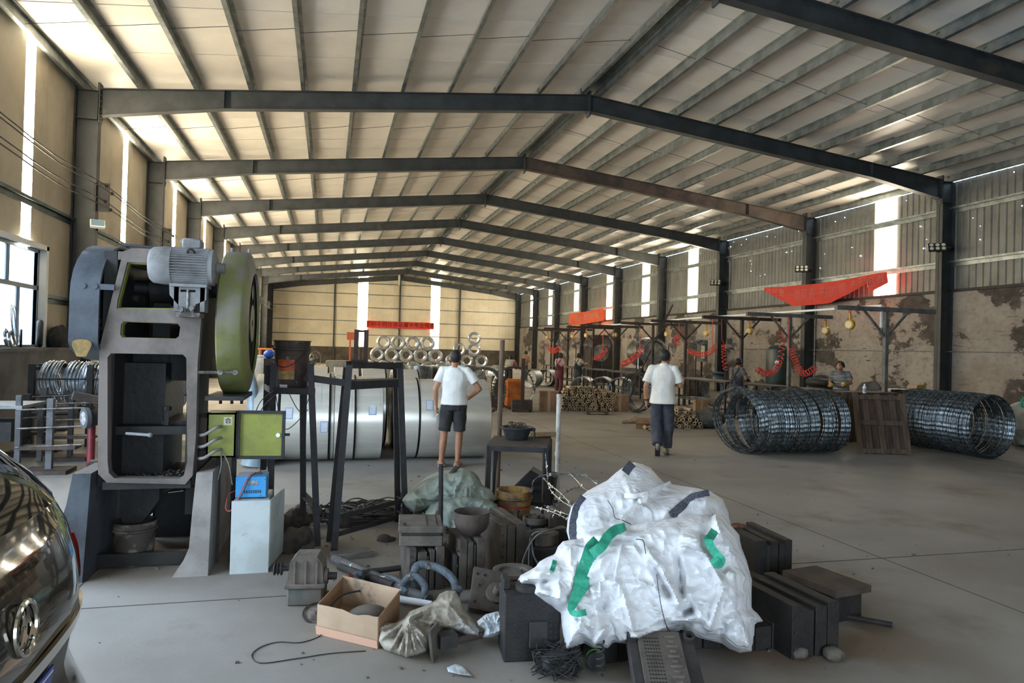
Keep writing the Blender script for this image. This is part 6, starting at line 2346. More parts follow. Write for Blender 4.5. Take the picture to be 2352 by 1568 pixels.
def hand(b, wr, d, pn, side, curl=.35, r=.0095, sc=1.0):
    """palm and five fingers; wr wrist, d direction to the finger tips, pn palm normal"""
    d = Vector(d).normalized()
    pn = Vector(pn)
    pn = (pn - d * pn.dot(d)).normalized()
    s_ = d.cross(pn).normalized() * side     # towards the thumb
    wr = Vector(wr)
    k = .085 * sc
    for q in (-.6, -.2, .2, .6):
        b.beam(wr + s_ * (q * .034 * sc), wr + d * k + s_ * (q * .05 * sc), .026 * sc, .026 * sc, up=pn)
    for q, L in ((.036, .072), (.012, .080), (-.012, .075), (-.034, .058)):
        p = wr + d * k + s_ * (q * sc)
        dd = d
        for seg in range(3):
            dd = (dd * cos(curl) + pn * sin(curl)).normalized()
            p2 = p + dd * (L * sc * (.42, .33, .25)[seg])
            capsule(b, p, p2, r * sc * (1 - .1 * seg), r * sc * (.9 - .1 * seg), 8)
            p = p2
    p = wr + d * (.025 * sc) + s_ * (.03 * sc)
    dd = (d * .6 + s_ * .7 + pn * .35).normalized()
    for seg in range(2):
        p2 = p + dd * (.038 * sc)
        capsule(b, p, p2, r * sc * 1.15, r * sc, 8)
        p = p2
        dd = (dd + d * .5 + pn * .3).normalized()
    return wr + d * (k + .02)


def person(label, loc, rz, J, H=1.68, skin=m_skin, vox=.0085, top=None, bottom=None, shoes=None, hair='short', apron=None, extra=None, curl=(.35, .35), group=None, female=False):
    """J: joints for a 1.68 m figure facing +Y; returns the empty"""
    t = thing('person', label, 'person', loc, rz, group)
    K = H / 1.68
    V = {k: Vector(v) * K for k, v in J.items()}
    hd, nk, pv, ch = V['head'], V['neck'], V['pelvis'], V['chest']
    b = MB()
    # head: skull, jaw, nose, ears
    yaw = J.get('_yaw', Vector((0, 0, 0)))
    hy = V['_yaw'].z / K if '_yaw' in V else 0.0
    pt = V['_yaw'].x / K if '_yaw' in V else 0.0
    HR_ = Matrix.Rotation(hy, 3, 'Z') @ Matrix.Rotation(-pt, 3, 'X')

    def hp(x, y, z):
        return hd + HR_ @ (Vector((x, y, z)) * K)
    b.sphere(hp(0, -.01, .03), .092 * K, 20, 14, (.86, 1.05, 1.0), HR_)
    b.sphere(hp(0, .03, -.035), .07 * K, 16, 12, (.88, .95, 1.05), HR_)
    capsule(b, hp(0, .045, -.07), hp(0, .055, -.085), .035 * K, .03 * K)
    capsule(b, hp(0, .09, .02), hp(0, .108, -.018), .008 * K, .014 * K, 8)
    capsule(b, hp(-.03, .085, .035), hp(.03, .085, .035), .013 * K, .013 * K, 8)
    for s in (-1, 1):
        b.sphere(hp(s * .082, -.005, -.005), .03 * K, 12, 8, (.35, .7, 1.05), HR_)
    capsule(b, hp(0, -.02, -.05), nk + Vector((0, 0, -.02)), .054 * K, .06 * K)
    # torso
    tw = V['_twist'].z / K if '_twist' in V else 0.0
    loft(b, [(pv + Vector((0, 0, -.08 * K)), .14 * K, .10 * K, 0), (pv, .165 * K, .115 * K, 0), (pv.lerp(ch, .4), .135 * K, .095 * K, tw * .4), (ch, .165 * K, .11 * K, tw), (ch.lerp(nk, .6), .135 * K, .08 * K, tw), (nk, .062 * K, .056 * K, tw)])
    fr = 8 / 1000
    for sd, s in (('L', -1), ('R', 1)):
        sh, el, wr = V['sh' + sd], V['el' + sd], V['wr' + sd]
        capsule(b, nk + Vector((s * .05 * K, 0, -.03 * K)), sh - Vector((s * .012, 0, .01)), .040 * K, .044 * K)
        capsule(b, sh - Vector((s * .012, 0, .01)), el, .044 * K, .039 * K)
        capsule(b, el, el.lerp(wr, .35), .040 * K, .041 * K)
        capsule(b, el.lerp(wr, .35), wr, .041 * K, .026 * K)
        dd = V.get('hd' + sd, (wr - el))
        pn = V.get('pn' + sd, Vector((-s, 0, 0)))
        hand(b, wr, dd, pn, 1 if (Vector(dd).cross(Vector(pn))).dot(Vector((0, 1, 0))) >= 0 else -1, curl[0 if s < 0 else 1], max(.0095, vox * 1.05), K)
        hp_, kn, an = V['hip' + sd], V['kn' + sd], V['an' + sd]
        capsule(b, hp_, kn, .082 * K, .056 * K)
        capsule(b, kn, kn.lerp(an, .35), .054 * K, .056 * K)
        capsule(b, kn.lerp(an, .35), an, .056 * K, .034 * K)
        to = V['to' + sd]
        capsule(b, an + Vector((0, -.02, -.03)) * K, to, .036 * K, .03 * K)
    body = remesh(b, 'body', skin, t, vox, 2)
    # face details
    for s in (-1, 1):
        MB().sphere(hp(s * .032, .086, .018), .011 * K, 10, 8).build('eye', m_eye, t)
        MB().tube([hp(s * .016, .1, .042), hp(s * .034, .098, .047), hp(s * .05, .088, .042)], .004, 5).build('eyebrow', m_hair, t)
    MB().sphere(hp(0, .094, -.052), .018 * K, 10, 6, (1.1, .4, .32), HR_).build('mouth', m_lip, t)
    # hair
    b = MB()
    q = .096 if hair == 'short' else .100
    b.sphere(hp(0, -.018, .044), q * K, 22, 16, (.87, 1.03, .95), HR_)
    b.sphere(hp(0, -.05, .01), .07 * K, 16, 12, (1.0, .75, .9), HR_)
    if hair in ('long', 'bun'):
        b.sphere(hp(0, -.05, -.02), .09 * K, 16, 12, (1.02, .8, 1.05), HR_)
        for s in (-1, 1):
            capsule(b, hp(s * .07, -.0, .05), hp(s * .08, -.01, -.04), .03 * K, .02 * K, 8)
    if hair == 'bun':
        b.sphere(hp(0, -.115, .03), .04 * K, 12, 8)
    if hair == 'mop':
        b.sphere(hp(0, .02, .065), .09 * K, 16, 12, (1.02, .9, .75), HR_)
        for s in (-1, 1):
            b.sphere(hp(s * .06, -.02, .02), .05 * K, 12, 8)
    remesh(b, 'hair', m_hair, t, .011, 2, .005 if hair != 'short' else .003, 3)
    # top
    if top:
        ml, sl, loose = top['mat'], top.get('sleeve', .5), top.get('loose', .018)
        hem = top.get('hem', -.06)
        b = MB()
        lo_ = pv + Vector((0, 0, hem * K))
        e = loose
        loft(b, [(lo_, .168 * K + e * 1.5, .122 * K + e * 1.5, 0), (pv.lerp(ch, .25) + Vector((0, 0, .01)), .155 * K + e, .112 * K + e, tw * .3), (pv.lerp(ch, .55), .150 * K + e, .108 * K + e, tw * .5), (ch, .172 * K + e, .118 * K + e, tw), (ch.lerp(nk, .55), .160 * K + e * .7, .098 * K + e * .7, tw), (nk + Vector((0, -.005, -.012)), .085 * K, .078 * K, tw)])
        for sd, s in (('L', -1), ('R', 1)):
            sh, el = V['sh' + sd], V['el' + sd]
            b.sphere(sh - Vector((s * .008, 0, .006)), .060 * K + e * .2, 16, 10)
            capsule(b, nk + Vector((s * .05 * K, 0, -.03 * K)), sh - Vector((s * .01, 0, .008)), .052 * K, .056 * K)
            en = sh.lerp(el, sl) if sl <= 1 else el.lerp(V['wr' + sd], sl - 1)
            if sl <= 1:
                b.cyl(sh - Vector((s * .008, 0, .006)), en, .057 * K + e * .3, .056 * K + e * .8, 18)
            else:
                capsule(b, sh, el, .062 * K, .055 * K)
                b.cyl(el, en, .055 * K, .045 * K, 16)
        if top.get('collar'):
            b.cyl(nk + Vector((0, -.01, -.02)), nk + Vector((0, 0, .022 * K)), .078 * K, .068 * K, 18)
        remesh(b, top.get('name', 'shirt'), ml, t, vox * 1.05, 2, top.get('wr', .006), 7)
    # bottom
    if bottom:
        b = MB()
        e = bottom.get('loose', .018)
        cut = bottom['cut']
        loft(b, [(pv + Vector((0, 0, -.11 * K)), .155 * K + e * .6, .118 * K + e * .6, 0), (pv + Vector((0, 0, -.02 * K)), .166 * K + e * .2, .118 * K + e * .2, 0), (pv + Vector((0, 0, .05 * K)), .150 * K, .104 * K, 0)])
        for sd in 'LR':
            hp_, kn, an = V['hip' + sd], V['kn' + sd], V['an' + sd]
            if cut <= 1:
                en = hp_.lerp(kn, cut)
                b.cyl(hp_, en, .088 * K + e, .070 * K + e * 1.6, 20)
            else:
                capsule(b, hp_, kn, .082 * K + e * .4, .062 * K + e * 1.1)
                en = kn.lerp(an, cut - 1)
                b.cyl(kn, en, .062 * K + e * 1.1, .046 * K + e * 1.1, 18)
        remesh(b, bottom.get('name', 'trousers'), bottom['mat'], t, vox * 1.1, 2, bottom.get('wr', .008), 2)
    if shoes:
        for sd in 'LR':
            an, to = V['an' + sd], V['to' + sd]
            d = (to - an)
            d2 = Vector((d.x, d.y, d.z))
            f_ = d2.normalized()
            side = Vector((f_.y, -f_.x, 0)).normalized()
            dn = f_.cross(side)
            if dn.z > 0:
                dn = -dn
            b = MB()
            heel = an + f_ * (-.045 * K) + dn * (.045 * K)
            capsule(b, heel, to + dn * .0, .042 * K, .038 * K)
            capsule(b, an + dn * .01, an + f_ * .06 * K + dn * .02, .045 * K, .042 * K)
            remesh(b, 'shoe', shoes['mat'], t, .010, 2)
            so = MB()
            R_ = Matrix((f_, side, -dn)).transposed()
            so.box((heel + to) / 2 + f_ * .01 + dn * .036 * K, ((to - heel).length + .075 * K, .08 * K, .02), R_, .008)
            so.build('sole', shoes['sole'], t, smooth=None)
    if apron:
        apron(t, V, K)
    if extra:
        extra(t, V, K)
    return t


def stand_pose(**kw):
    J = dict(head=(0, .03, 1.575), neck=(0, -.005, 1.44), chest=(0, 0, 1.24), pelvis=(0, 0, .93),
             shL=(-.185, -.005, 1.385), shR=(.185, -.005, 1.385), elL=(-.24, -.03, 1.10), elR=(.24, -.03, 1.10), wrL=(-.25, .04, .86), wrR=(.25, .04, .86),
             hipL=(-.088, 0, .88), hipR=(.088, 0, .88), knL=(-.10, .015, .48), knR=(.10, .015, .48), anL=(-.105, -.03, .075), anR=(.105, -.03, .075), toL=(-.12, .12, .04), toR=(.12, .12, .04),
             _yaw=(0, 0, 0), _twist=(0, 0, 0))
    J.update(kw)
    return J


m_wht = M('white_cotton', (238, 236, 230), (228, 225, 218), scale=5, rough=.85)
m_polo = M('white_polo', (236, 231, 220), (224, 219, 207), scale=5, rough=.85)
m_short = M('charcoal_cotton', (58, 56, 56), (46, 44, 44), scale=8, rough=.9)
m_pant = M('slate_trousers', (70, 74, 82), (54, 57, 64), scale=7, rough=.9)
m_shoe = M('pale_trainer', (150, 144, 130), (110, 106, 100), scale=10, rough=.7)
m_sole = M('pale_sole', (196, 190, 176), rough=.7)
m_dsole = M('dark_sole', (40, 40, 42), rough=.7)


def phone(at, d, n, mat, w=.072, h=.15):
    d, n = Vector(d).normalized(), Vector(n).normalized()
    s_ = d.cross(n).normalized()
    R_ = Matrix((s_, d, n)).transposed()
    return at, R_, w, h


# man in shorts, seen from behind, head bowed
g = G(1042, 1074)
J1 = stand_pose(head=(.0, .06, 1.56), _yaw=(-.35, 0, 0), elL=(-.27, -.05, 1.11), wrL=(-.26, .0, .87), hdL=(.12, .08, -1), pnL=(1, 0, 0),
                elR=(.36, .02, 1.13), wrR=(.21, .20, .98), hdR=(-.7, .6, .1), pnR=(-.3, -.6, -.4), hipL=(-.09, 0, .88), knL=(-.135, .015, .48), anL=(-.165, -.03, .075), toL=(-.20, .12, .035), knR=(.085, .02, .48), anR=(.07, -.02, .075), toR=(.10, .13, .035))


def ex1(t, V, K):
    wr = V['wrL']
    c_ = wr + Vector((.01, .03, -.10)) * K
    R_ = rotm(RAD(8), RAD(-52), RAD(8))
    ph = MB().box(c_ + Vector((.035, .0, .0)), (.012, .078, .16), R_ @ rotm(0, RAD(90), 0) @ rotm(0, 0, RAD(0)), .003)
    o = ph.build('mobile_phone', M('pale_phone', (158, 160, 158), rough=.35), None, smooth=None)
    o.matrix_world = Matrix.Translation(t.location) @ Matrix.Rotation(t.rotation_euler.z, 4, 'Z')
    tag(o, 'pale phone in the left hand of the man in shorts', 'phone')
    for sd in 'LR':
        an, to = V['an' + sd], V['to' + sd]
        MB().tube([an + Vector((-.05, .05, -.03)), an + Vector((0, .07, .0)), an + Vector((.05, .05, -.03))], .014, 8).build('sandal_strap', m_shoe, t)


man1 = person('man in a white T-shirt and charcoal shorts seen from behind', (g.x + .0, g.y + .1, 0), -.22, J1, 1.66, top=dict(mat=m_wht, sleeve=.62, loose=.022, hem=-.03, name='t_shirt'), bottom=dict(mat=m_short, cut=.9, loose=.010, name='shorts'), shoes=dict(mat=m_skin, sole=m_sole), extra=ex1, curl=(.75, .45))

# man in polo shirt walking away, reading a phone
g = G(1522, 1046)
J2 = stand_pose(head=(.035, .07, 1.57), neck=(.01, .01, 1.44), _yaw=(-.42, 0, -.35), elL=(-.265, -.05, 1.10), wrL=(-.26, .03, .85), hdL=(.05, .15, -1), pnL=(1, .2, 0),
                elR=(.27, .06, 1.12), wrR=(.30, .28, 1.15), hdR=(-.1, .7, .5), pnR=(-.5, -.2, .8),
                hipL=(-.085, -.01, .88), knL=(-.09, .05, .48), anL=(-.05, -.20, .17), toL=(-.055, -.10, .045), hipR=(.085, .01, .88), knR=(.09, .11, .50), anR=(.075, .06, .085), toR=(.085, .21, .045))


def ex2(t, V, K):
    c_ = V['wrR'] + Vector((-.02, .12, .085))
    o = MB().box(c_, (.072, .012, .15), rotm(RAD(-38), 0, RAD(18)), .003).build('mobile_phone', M('dark_phone', (52, 62, 72), rough=.25), None, smooth=None)
    o.matrix_world = Matrix.Translation(t.location) @ Matrix.Rotation(t.rotation_euler.z, 4, 'Z')
    tag(o, 'dark phone held up by the man in the polo shirt', 'phone')
    w = V['wrL']
    d = (V['wrL'] - V['elL']).normalized()
    MB().lathe([(.033, -.012), (.036, -.012), (.036, .012), (.033, .012)], n=18, o=w - d * .035, ax=d, cap=False).build('wristband', m_blk, t)
    k = V['knL'].lerp(V['anL'], .78)
    MB().box(k + Vector((-.0, -.072, .02)), (.045, .006, .03), rotm(RAD(35), 0, 0)).build('trouser_label', m_white, t)


man2 = person('man in a white polo shirt and slate trousers walking with a phone', (g.x, g.y + .05, 0), -.52, J2, 1.74, top=dict(mat=m_polo, sleeve=.78, loose=.03, hem=-.10, name='polo_shirt', collar=True, wr=.006), bottom=dict(mat=m_pant, cut=1.92, loose=.028, wr=.012), shoes=dict(mat=m_shoe, sole=m_dsole), extra=ex2, curl=(.5, .6))

# ---- workers along the benches
m_stripe = M('grey_stripe_shirt', (104, 100, 100), (74, 72, 74), scale=28, rough=.9, stretch=(.1, .1, 3), lo=.48, hi=.52)
m_stripe2 = M('black_white_stripe', (70, 72, 76), (140, 140, 140), scale=30, rough=.9, stretch=(.1, .1, 3), lo=.48, hi=.52)
m_dung = M('slate_dungarees', (66, 68, 78), (52, 54, 62), scale=6, rough=.9)
m_glove = M('black_sleeve', (24, 24, 26), rough=.8)
m_maroon = M('maroon_apron', (92, 38, 48), (72, 30, 38), scale=5, rough=.85)
m_pinkst = M('pink_stripe_shirt', (166, 140, 146), (140, 112, 120), scale=25, rough=.9)
m_navy = M('navy_apron', (44, 54, 60), (34, 42, 48), scale=6, rough=.85)
m_grayt = M('pale_grey_tshirt', (158, 154, 146), (140, 136, 130), scale=6, rough=.9)
m_tan = M('tan_shirt', (138, 110, 92), (118, 94, 80), scale=6, rough=.9)
m_dark = M('dark_trousers', (40, 40, 46), (30, 30, 36), scale=6, rough=.9)
work = dict(head=(0, .10, 1.535), neck=(0, .03, 1.41), chest=(0, .02, 1.22), _yaw=(-.5, 0, 0), shL=(-.175, .02, 1.36), shR=(.175, .02, 1.36), elL=(-.23, .06, 1.10), elR=(.24, .08, 1.10), wrL=(-.16, .30, 1.08), wrR=(.16, .33, 1.06), hdL=(.2, 1, -.1), hdR=(-.2, 1, -.1), pnL=(.3, 0, -1), pnR=(-.3, 0, -1))


def bib(mat, nm='apron', straps=True, back=False):
    def f(t, V, K):
        ch, pv, nk = V['chest'], V['pelvis'], V['neck']
        b = MB()
        e = .03
        loft(b, [(pv + Vector((0, 0, -.30)), .20 * K, .16 * K, 0), (pv + Vector((0, 0, -.05)), .18 * K + e * .5, .135 * K + e * .5, 0), (pv.lerp(ch, .5), .155 * K + e * .6, .115 * K + e * .6, 0), (ch + Vector((0, 0, -.04)), .15 * K, .125 * K + e * .7, 0)])
        remesh(b, nm, mat, t, .013, 2, .006)
        if straps:
            for s in (-1, 1):
                pts = [ch + Vector((s * .09, .13, -.03)), ch + Vector((s * .10, .11, .10)), nk + Vector((s * .09, .0, .0)), ch + Vector((s * .06, -.12, .06)), ch + Vector((s * -.02, -.15, -.12)), pv + Vector((s * -.08, -.15, .02))]
                MB().tube(smooth_path(pts, 6), .018, 6).build('apron_strap', mat, t)
    return f


def glove(t, V, K):
    for sd in 'LR':
        b = MB()
        capsule(b, V['el' + sd].lerp(V['wr' + sd], .1), V['wr' + sd] + (V['wr' + sd] - V['el' + sd]).normalized() * .03, .052 * K, .045 * K)
        remesh(b, 'arm_cover', m_glove, t, .012, 1)


XT = 11.3


def at_line(px, X):
    d = ray(px, 850)
    t = X / d.x
    return Vector((X, d.y * t, 0))


p = at_line(1692, XT - .75)
person('worker in grey stripes and slate dungarees at the nearest bench', (p.x, p.y, 0), -1.15, stand_pose(**work), 1.62, vox=.012, top=dict(mat=m_stripe, sleeve=.6, loose=.015, wr=.005), bottom=dict(mat=m_dung, cut=1.95, loose=.02, name='dungarees'), shoes=dict(mat=m_shoe, sole=m_dsole), hair='mop', apron=bib(m_dung, 'dungaree_bib'), extra=glove)
p = at_line(1933, XT + .75)
person('worker in a striped shirt leaning over the bench facing the hall', (p.x, p.y, 0), 2.2, stand_pose(**{**work, 'head': (0, .16, 1.50), 'chest': (0, .05, 1.2), 'neck': (0, .07, 1.38), 'shL': (-.175, .06, 1.33), 'shR': (.175, .06, 1.33)}), 1.66, vox=.012, top=dict(mat=m_stripe2, sleeve=.7, loose=.02, wr=.005), bottom=dict(mat=m_dark, cut=1.95, loose=.02), shoes=dict(mat=m_shoe, sole=m_dsole), hair='mop', extra=lambda t, V, K: [MB().cyl(V['wr' + s], V['wr' + s] + (V['wr' + s] - V['el' + s]).normalized() * .1, .045, .05, 12).build('yellow_glove', M('yellow_glove', (196, 170, 50), rough=.8), t) for s in 'LR'])
p = AD(1284, 870, 27)
person('worker in a maroon apron over a pink shirt at the bench', (p.x, p.y, 0), -1.0, stand_pose(**work), 1.62, vox=.014, top=dict(mat=m_pinkst, sleeve=.65, loose=.015, wr=.004), bottom=dict(mat=M('maroon_trousers', (78, 40, 46), rough=.9), cut=1.95, loose=.02), shoes=dict(mat=m_dark, sole=m_dsole), hair='bun', apron=bib(m_maroon))
p = AD(1326, 870, 29)
person('worker in a navy apron over a pale grey T-shirt', (p.x, p.y, 0), -1.1, stand_pose(**{**work, 'elR': (.26, .16, 1.18), 'wrR': (.16, .42, 1.22)}), 1.62, vox=.014, top=dict(mat=m_grayt, sleeve=.7, loose=.015, wr=.004), bottom=dict(mat=m_dung, cut=1.95, loose=.02), shoes=dict(mat=m_dark, sole=m_dsole), hair='bun', apron=bib(m_navy))
p = AD(1205, 860, 36)
person('worker in a tan shirt bent over the farthest bench', (p.x, p.y, 0), -1.0, stand_pose(**work), 1.64, vox=.016, top=dict(mat=m_tan, sleeve=.9, loose=.015, wr=.004), bottom=dict(mat=m_dung, cut=1.95, loose=.02), shoes=dict(mat=m_dark, sole=m_dsole), hair='mop')
p = AD(1168, 860, 30)
person('stooping worker in white with a red and white sleeve', (p.x, p.y, 0), -.6, stand_pose(**{**work, 'head': (0, .30, 1.36), 'neck': (0, .2, 1.28), 'chest': (0, .12, 1.12), 'shL': (-.175, .18, 1.24), 'shR': (.175, .18, 1.24), 'elR': (.25, .3, 1.02), 'elL': (-.25, .3, 1.02), 'wrL': (-.15, .5, .9), 'wrR': (.15, .5, .9)}), 1.6, vox=.016, top=dict(mat=m_grayt, sleeve=1.6, loose=.02, wr=.005), bottom=dict(mat=m_dark, cut=1.95, loose=.02), shoes=dict(mat=m_dark, sole=m_dsole), hair='bun',
       extra=lambda t, V, K: [MB().cyl(V['shR'].lerp(V['elR'], q), V['shR'].lerp(V['elR'], q + .2), .085, .08, 14).build('red_sleeve_band', M('red_cloth', (190, 52, 46), rough=.8), t) for q in (.2, .6)])

bake_pending()
# ================================================================== work line along the right wall
m_tpost = M('tee_frame_paint', (104, 104, 102), (78, 76, 74), scale=5, rough=.7)
m_tpostd = M('tee_frame_rust', (66, 56, 50), (50, 43, 38), scale=5, rough=.8)
m_bench = M('dark_bench', (44, 42, 42), (32, 30, 30), scale=5, rough=.7, bump=.1)
m_hred = M('red_air_hose', (206, 62, 50), rough=.45)
m_byel = M('balancer_yellow', (206, 156, 34), (186, 138, 34), scale=12, rough=.5)
m_fang = M('fan_grey', (120, 116, 112), (100, 96, 92), scale=10, rough=.6)
ZT = 2.68
posts = [(2033, 0), (1812, 0), (1702, 1), (1573, 1), (1498, 1), (1410, 1), (1361, 1), (1303, 1), (1265, 1)]
labels = ['nearest galvanised tee frame at the end of the work line', 'second galvanised tee frame over the benches', 'rusty tee frame beside the striped dungarees worker', 'rusty tee frame behind the man in the polo shirt', 'rusty tee frame beside the silver drum machine',
          'rusty tee frame before the tall machine', 'rusty tee frame behind the navy apron worker', 'rusty tee frame behind the maroon apron worker', 'farthest rusty tee frame near the tan shirt worker']
PY = []
for k, (px, rust) in enumerate(posts):
    p = at_line(px, XT)
    PY.append(p.y)
    mt = m_tpostd if rust else m_tpost
    t = thing('tee_frame', labels[k], 'frame', (XT, p.y, 0))
    MB().b2((-.04, -.04, 0), (.04, .04, ZT)).build('post', mt, t, smooth=None)
    MB().b2((-1.25, -.045, ZT), (1.25, .045, ZT + .09)).build('cross_arm', mt, t, smooth=None)
    for s in (-1, 1):
        MB().beam((0, 0, ZT - .55), (s * .55, 0, ZT), .04, .04).build('knee_brace', mt, t, smooth=None)
    MB().b2((-.1, -.1, 0), (.1, .1, .012)).build('foot_plate', mt, t, smooth=None)
# overhead air pipe
ap = thing('air_pipe', 'long white air pipe running over the tee frames', 'pipe', (XT, PY[0], 0))
zz = ZT + .12
MB().tube([(-.12, 0, ZT - .35), (-.12, 0, zz), (-.12, PY[3] - PY[0], zz + .02), (-.12, PY[4] - PY[0], zz - .03), (-.12, PY[6] - PY[0], zz)], .028, 10).build('pipe_run', m_white, ap)
MB().cyl((-.12, 0, ZT - .42), (-.12, 0, ZT - .34), .035, n=10).build('valve', m_bolt, ap)
# benches between the posts
bl = ['bench nearest the plank crates', 'bench the striped dungarees worker stands at', 'bench behind the man in the polo shirt', 'bench before the silver drum machine', 'bench past the silver drum machine', 'bench behind the navy apron worker', 'bench behind the maroon apron worker', 'farthest bench by the tan shirt worker']
for k in range(8):
    y0, y1 = PY[k] + .15, PY[k + 1] - .15
    t = thing('work_bench', 'long dark steel work ' + bl[k], 'bench', (XT, (y0 + y1) / 2, 0))
    L = y1 - y0
    MB().b2((-.38, -L / 2, .88), (.38, L / 2, .92)).build('bench_top', m_bench, t, smooth=None)
    for sx in (-1, 1):
        for sy in (-1, 1):
            MB().b2((sx * .33 - .025, sy * (L / 2 - .1) - .025, 0), (sx * .33 + .025, sy * (L / 2 - .1) + .025, .88)).build('leg', m_bench, t, smooth=None)
        MB().b2((sx * .33 - .02, -L / 2 + .1, .25), (sx * .33 + .02, L / 2 - .1, .29)).build('stretcher', m_bench, t, smooth=None)
    MB().b2((-.3, -L / 2 + .1, .3), (.3, L / 2 - .1, .32)).build('lower_shelf', m_bench, t, smooth=None)
# tool balancers
bal = thing('tool_balancer', '', 'balancer', (0, 0, 0))
MB().lathe([(0, -.05), (.085, -.05), (.1, -.035), (.1, .035), (.085, .05), (0, .05)], n=24, ax=(1, .35, 0)).build('spring_drum', m_byel, bal)
MB().lathe([(0, .05), (.07, .05), (.07, .056), (0, .056)], n=20, ax=(-1, -.35, 0)).build('drum_face', M('drum_face', (206, 196, 170), rough=.6), bal)
MB().b2((-.02, -.02, .08), (.02, .02, .24), .006).build('hanger_arm', m_byel, bal)
MB().torus((0, 0, .27), .03, .008, (0, 1, 0), 14, 6).build('hook', m_hred, bal)
MB().cyl((0, 0, -.1), (0, 0, -.28), .004, n=5).build('steel_cable', m_bolt, bal)
ball = [(1896, 770, 0, 'yellow tool balancer hanging on the second galvanised tee frame'), (1952, 752, 0, 'yellow tool balancer hanging on the nearest galvanised tee frame'), (1721, 757, 2, 'yellow tool balancer beside the striped dungarees worker'), (1622, 762, 3, 'yellow tool balancer on a rusty arm behind the polo shirt man'),
        (1531, 778, 4, 'yellow tool balancer right of the silver drum machine'), (1413, 776, 5, 'yellow tool balancer before the tall machine'), (1346, 778, 6, 'yellow tool balancer behind the navy apron worker'), (1315, 774, 7, 'yellow tool balancer over the maroon apron worker'), (1257, 775, 8, 'yellow tool balancer on the farthest tee frame')]
for k, (px, py, f_, lab) in enumerate(ball):
    Y = PY[f_] if k != 0 else PY[1]
    q = AY(px, py, Y)
    z = ZT - .30
    o = bal if k == 0 else dup(bal)
    o.location = (min(max(q.x, XT - 1.2), XT + 1.2), Y, z)
    o['label'] = lab
    o['group'] = 'tool balancers on the tee frames'
# curly air hoses


def curly(pts, label, r=.055, turns=14, wr=.011):
    S = smooth_path(pts, 24)
    o_ = S[0].copy()
    n = len(S)
    P = []
    tot = turns * 14
    for i in range(tot + 1):
        u = i / tot * (n - 1)
        k = min(int(u), n - 2)
        c_ = S[k].lerp(S[k + 1], u - k)
        d = (S[k + 1] - S[k]).normalized()
        e, f_ = frame_of(d)
        a = 2 * pi * i / 14
        P.append(c_ + e * (r * cos(a)) + f_ * (r * sin(a)) - o_)
    up = P[-1] if (P[-1] + o_).z > (P[0] + o_).z else P[0]
    ob = MB().tube(P, wr, 6).tube([up, Vector((XT - .1 - o_.x, up.y, up.z + .15)), Vector((XT - .12 - o_.x, up.y, ZT + .12 - o_.z))], wr * .8, 5).build('air_hose', m_hred, None, loc=o_)
    tag(ob, label, 'air hose')
    return ob


def LX(px, py, X=XT):
    return AX(px, py, X)


curly([LX(1583, 805), LX(1600, 813), LX(1625, 812), LX(1643, 796)], 'red curly hose sagging beside the grey pole fan', .07, 16)
curly([LX(1662, 792), LX(1662, 815), LX(1666, 850)], 'red curly hose hanging beside the dungarees worker', .06, 9)
curly([LX(1740, 848), LX(1758, 857), LX(1780, 850), LX(1793, 820), LX(1797, 765)], 'red curly hose before the green air tank', .07, 20)
curly([LX(1818, 800), LX(1828, 830), LX(1845, 858), LX(1872, 845)], 'red curly hose right of the second tee post', .07, 16)
curly([LX(1430, 835), LX(1450, 826), LX(1475, 802)], 'red curly hose in front of the silver drum machine', .10, 14, .016)
curly([LX(1368, 822), LX(1380, 818), LX(1390, 802)], 'red curly hose in front of the tall machine', .10, 9, .016)
curly([LX(1262, 796), LX(1270, 806), LX(1284, 800)], 'red curly hose above the maroon apron worker', .12, 9, .018)
curly([LX(1558, 790), LX(1552, 778), LX(1566, 766)], 'red curly hose by the balancer behind the polo shirt man', .07, 8)
# pole fans
fan = thing('pole_fan', '', 'fan', (0, 0, 0))
b = MB()
for k in range(4):
    b.torus((0, 0, 0), .30 - k * .065, .006, (0, 1, 0), 30, 5)
for k in range(16):
    a = 2 * pi * k / 16
    b.tube([(.04 * cos(a), -.06, .04 * sin(a)), (.2 * cos(a), -.06, .2 * sin(a)), (.30 * cos(a), 0, .30 * sin(a)), (.2 * cos(a), .06, .2 * sin(a))], .004, 4)
b.build('fan_cage', m_fang, fan)
for k in range(3):
    a = 2 * pi * k / 3
    b = MB()
    vs = []
    for u in range(7):
        for v in range(5):
            rr = .05 + .21 * u / 6
            aa = a + (v / 4 - .5) * (.5 + .9 * sin(pi * u / 6) * .8)
            vs.append((rr * cos(aa), (v / 4 - .5) * .07, rr * sin(aa)))
    b.add(vs, [(u * 5 + v, u * 5 + v + 1, (u + 1) * 5 + v + 1, (u + 1) * 5 + v) for u in range(6) for v in range(4)])
    b.build('fan_blade', m_fang, fan)
MB().cyl((0, -.05, 0), (0, .2, 0), .06, .07, 16).build('fan_motor', m_fang, fan)
MB().beam((0, .15, 0), (.35, .15, -.1), .04, .04).build('fan_bracket', m_bench, fan)
fl_ = [(1598, 786, -.6, 'grey pole fan left of the warning plate'), (1680, 795, .4, 'blurred grey fan above the dungarees worker'), (1548, 792, .8, 'grey pole fan behind the head of the polo shirt man'), (1470, 785, .2, 'grey fan before the silver drum machine'), (1350, 792, .5, 'grey fan behind the navy apron worker'), (1322, 788, -.5, 'pale grey fan over the navy apron worker'), (1285, 790, .6, 'grey fan over the maroon apron worker'), (1250, 792, -.3, 'grey fan beside the farthest tee frame'), (1393, 792, .6, 'grey fan beside the tall machine')]
FANS = [fan] + [dup(fan) for _ in fl_[1:]]
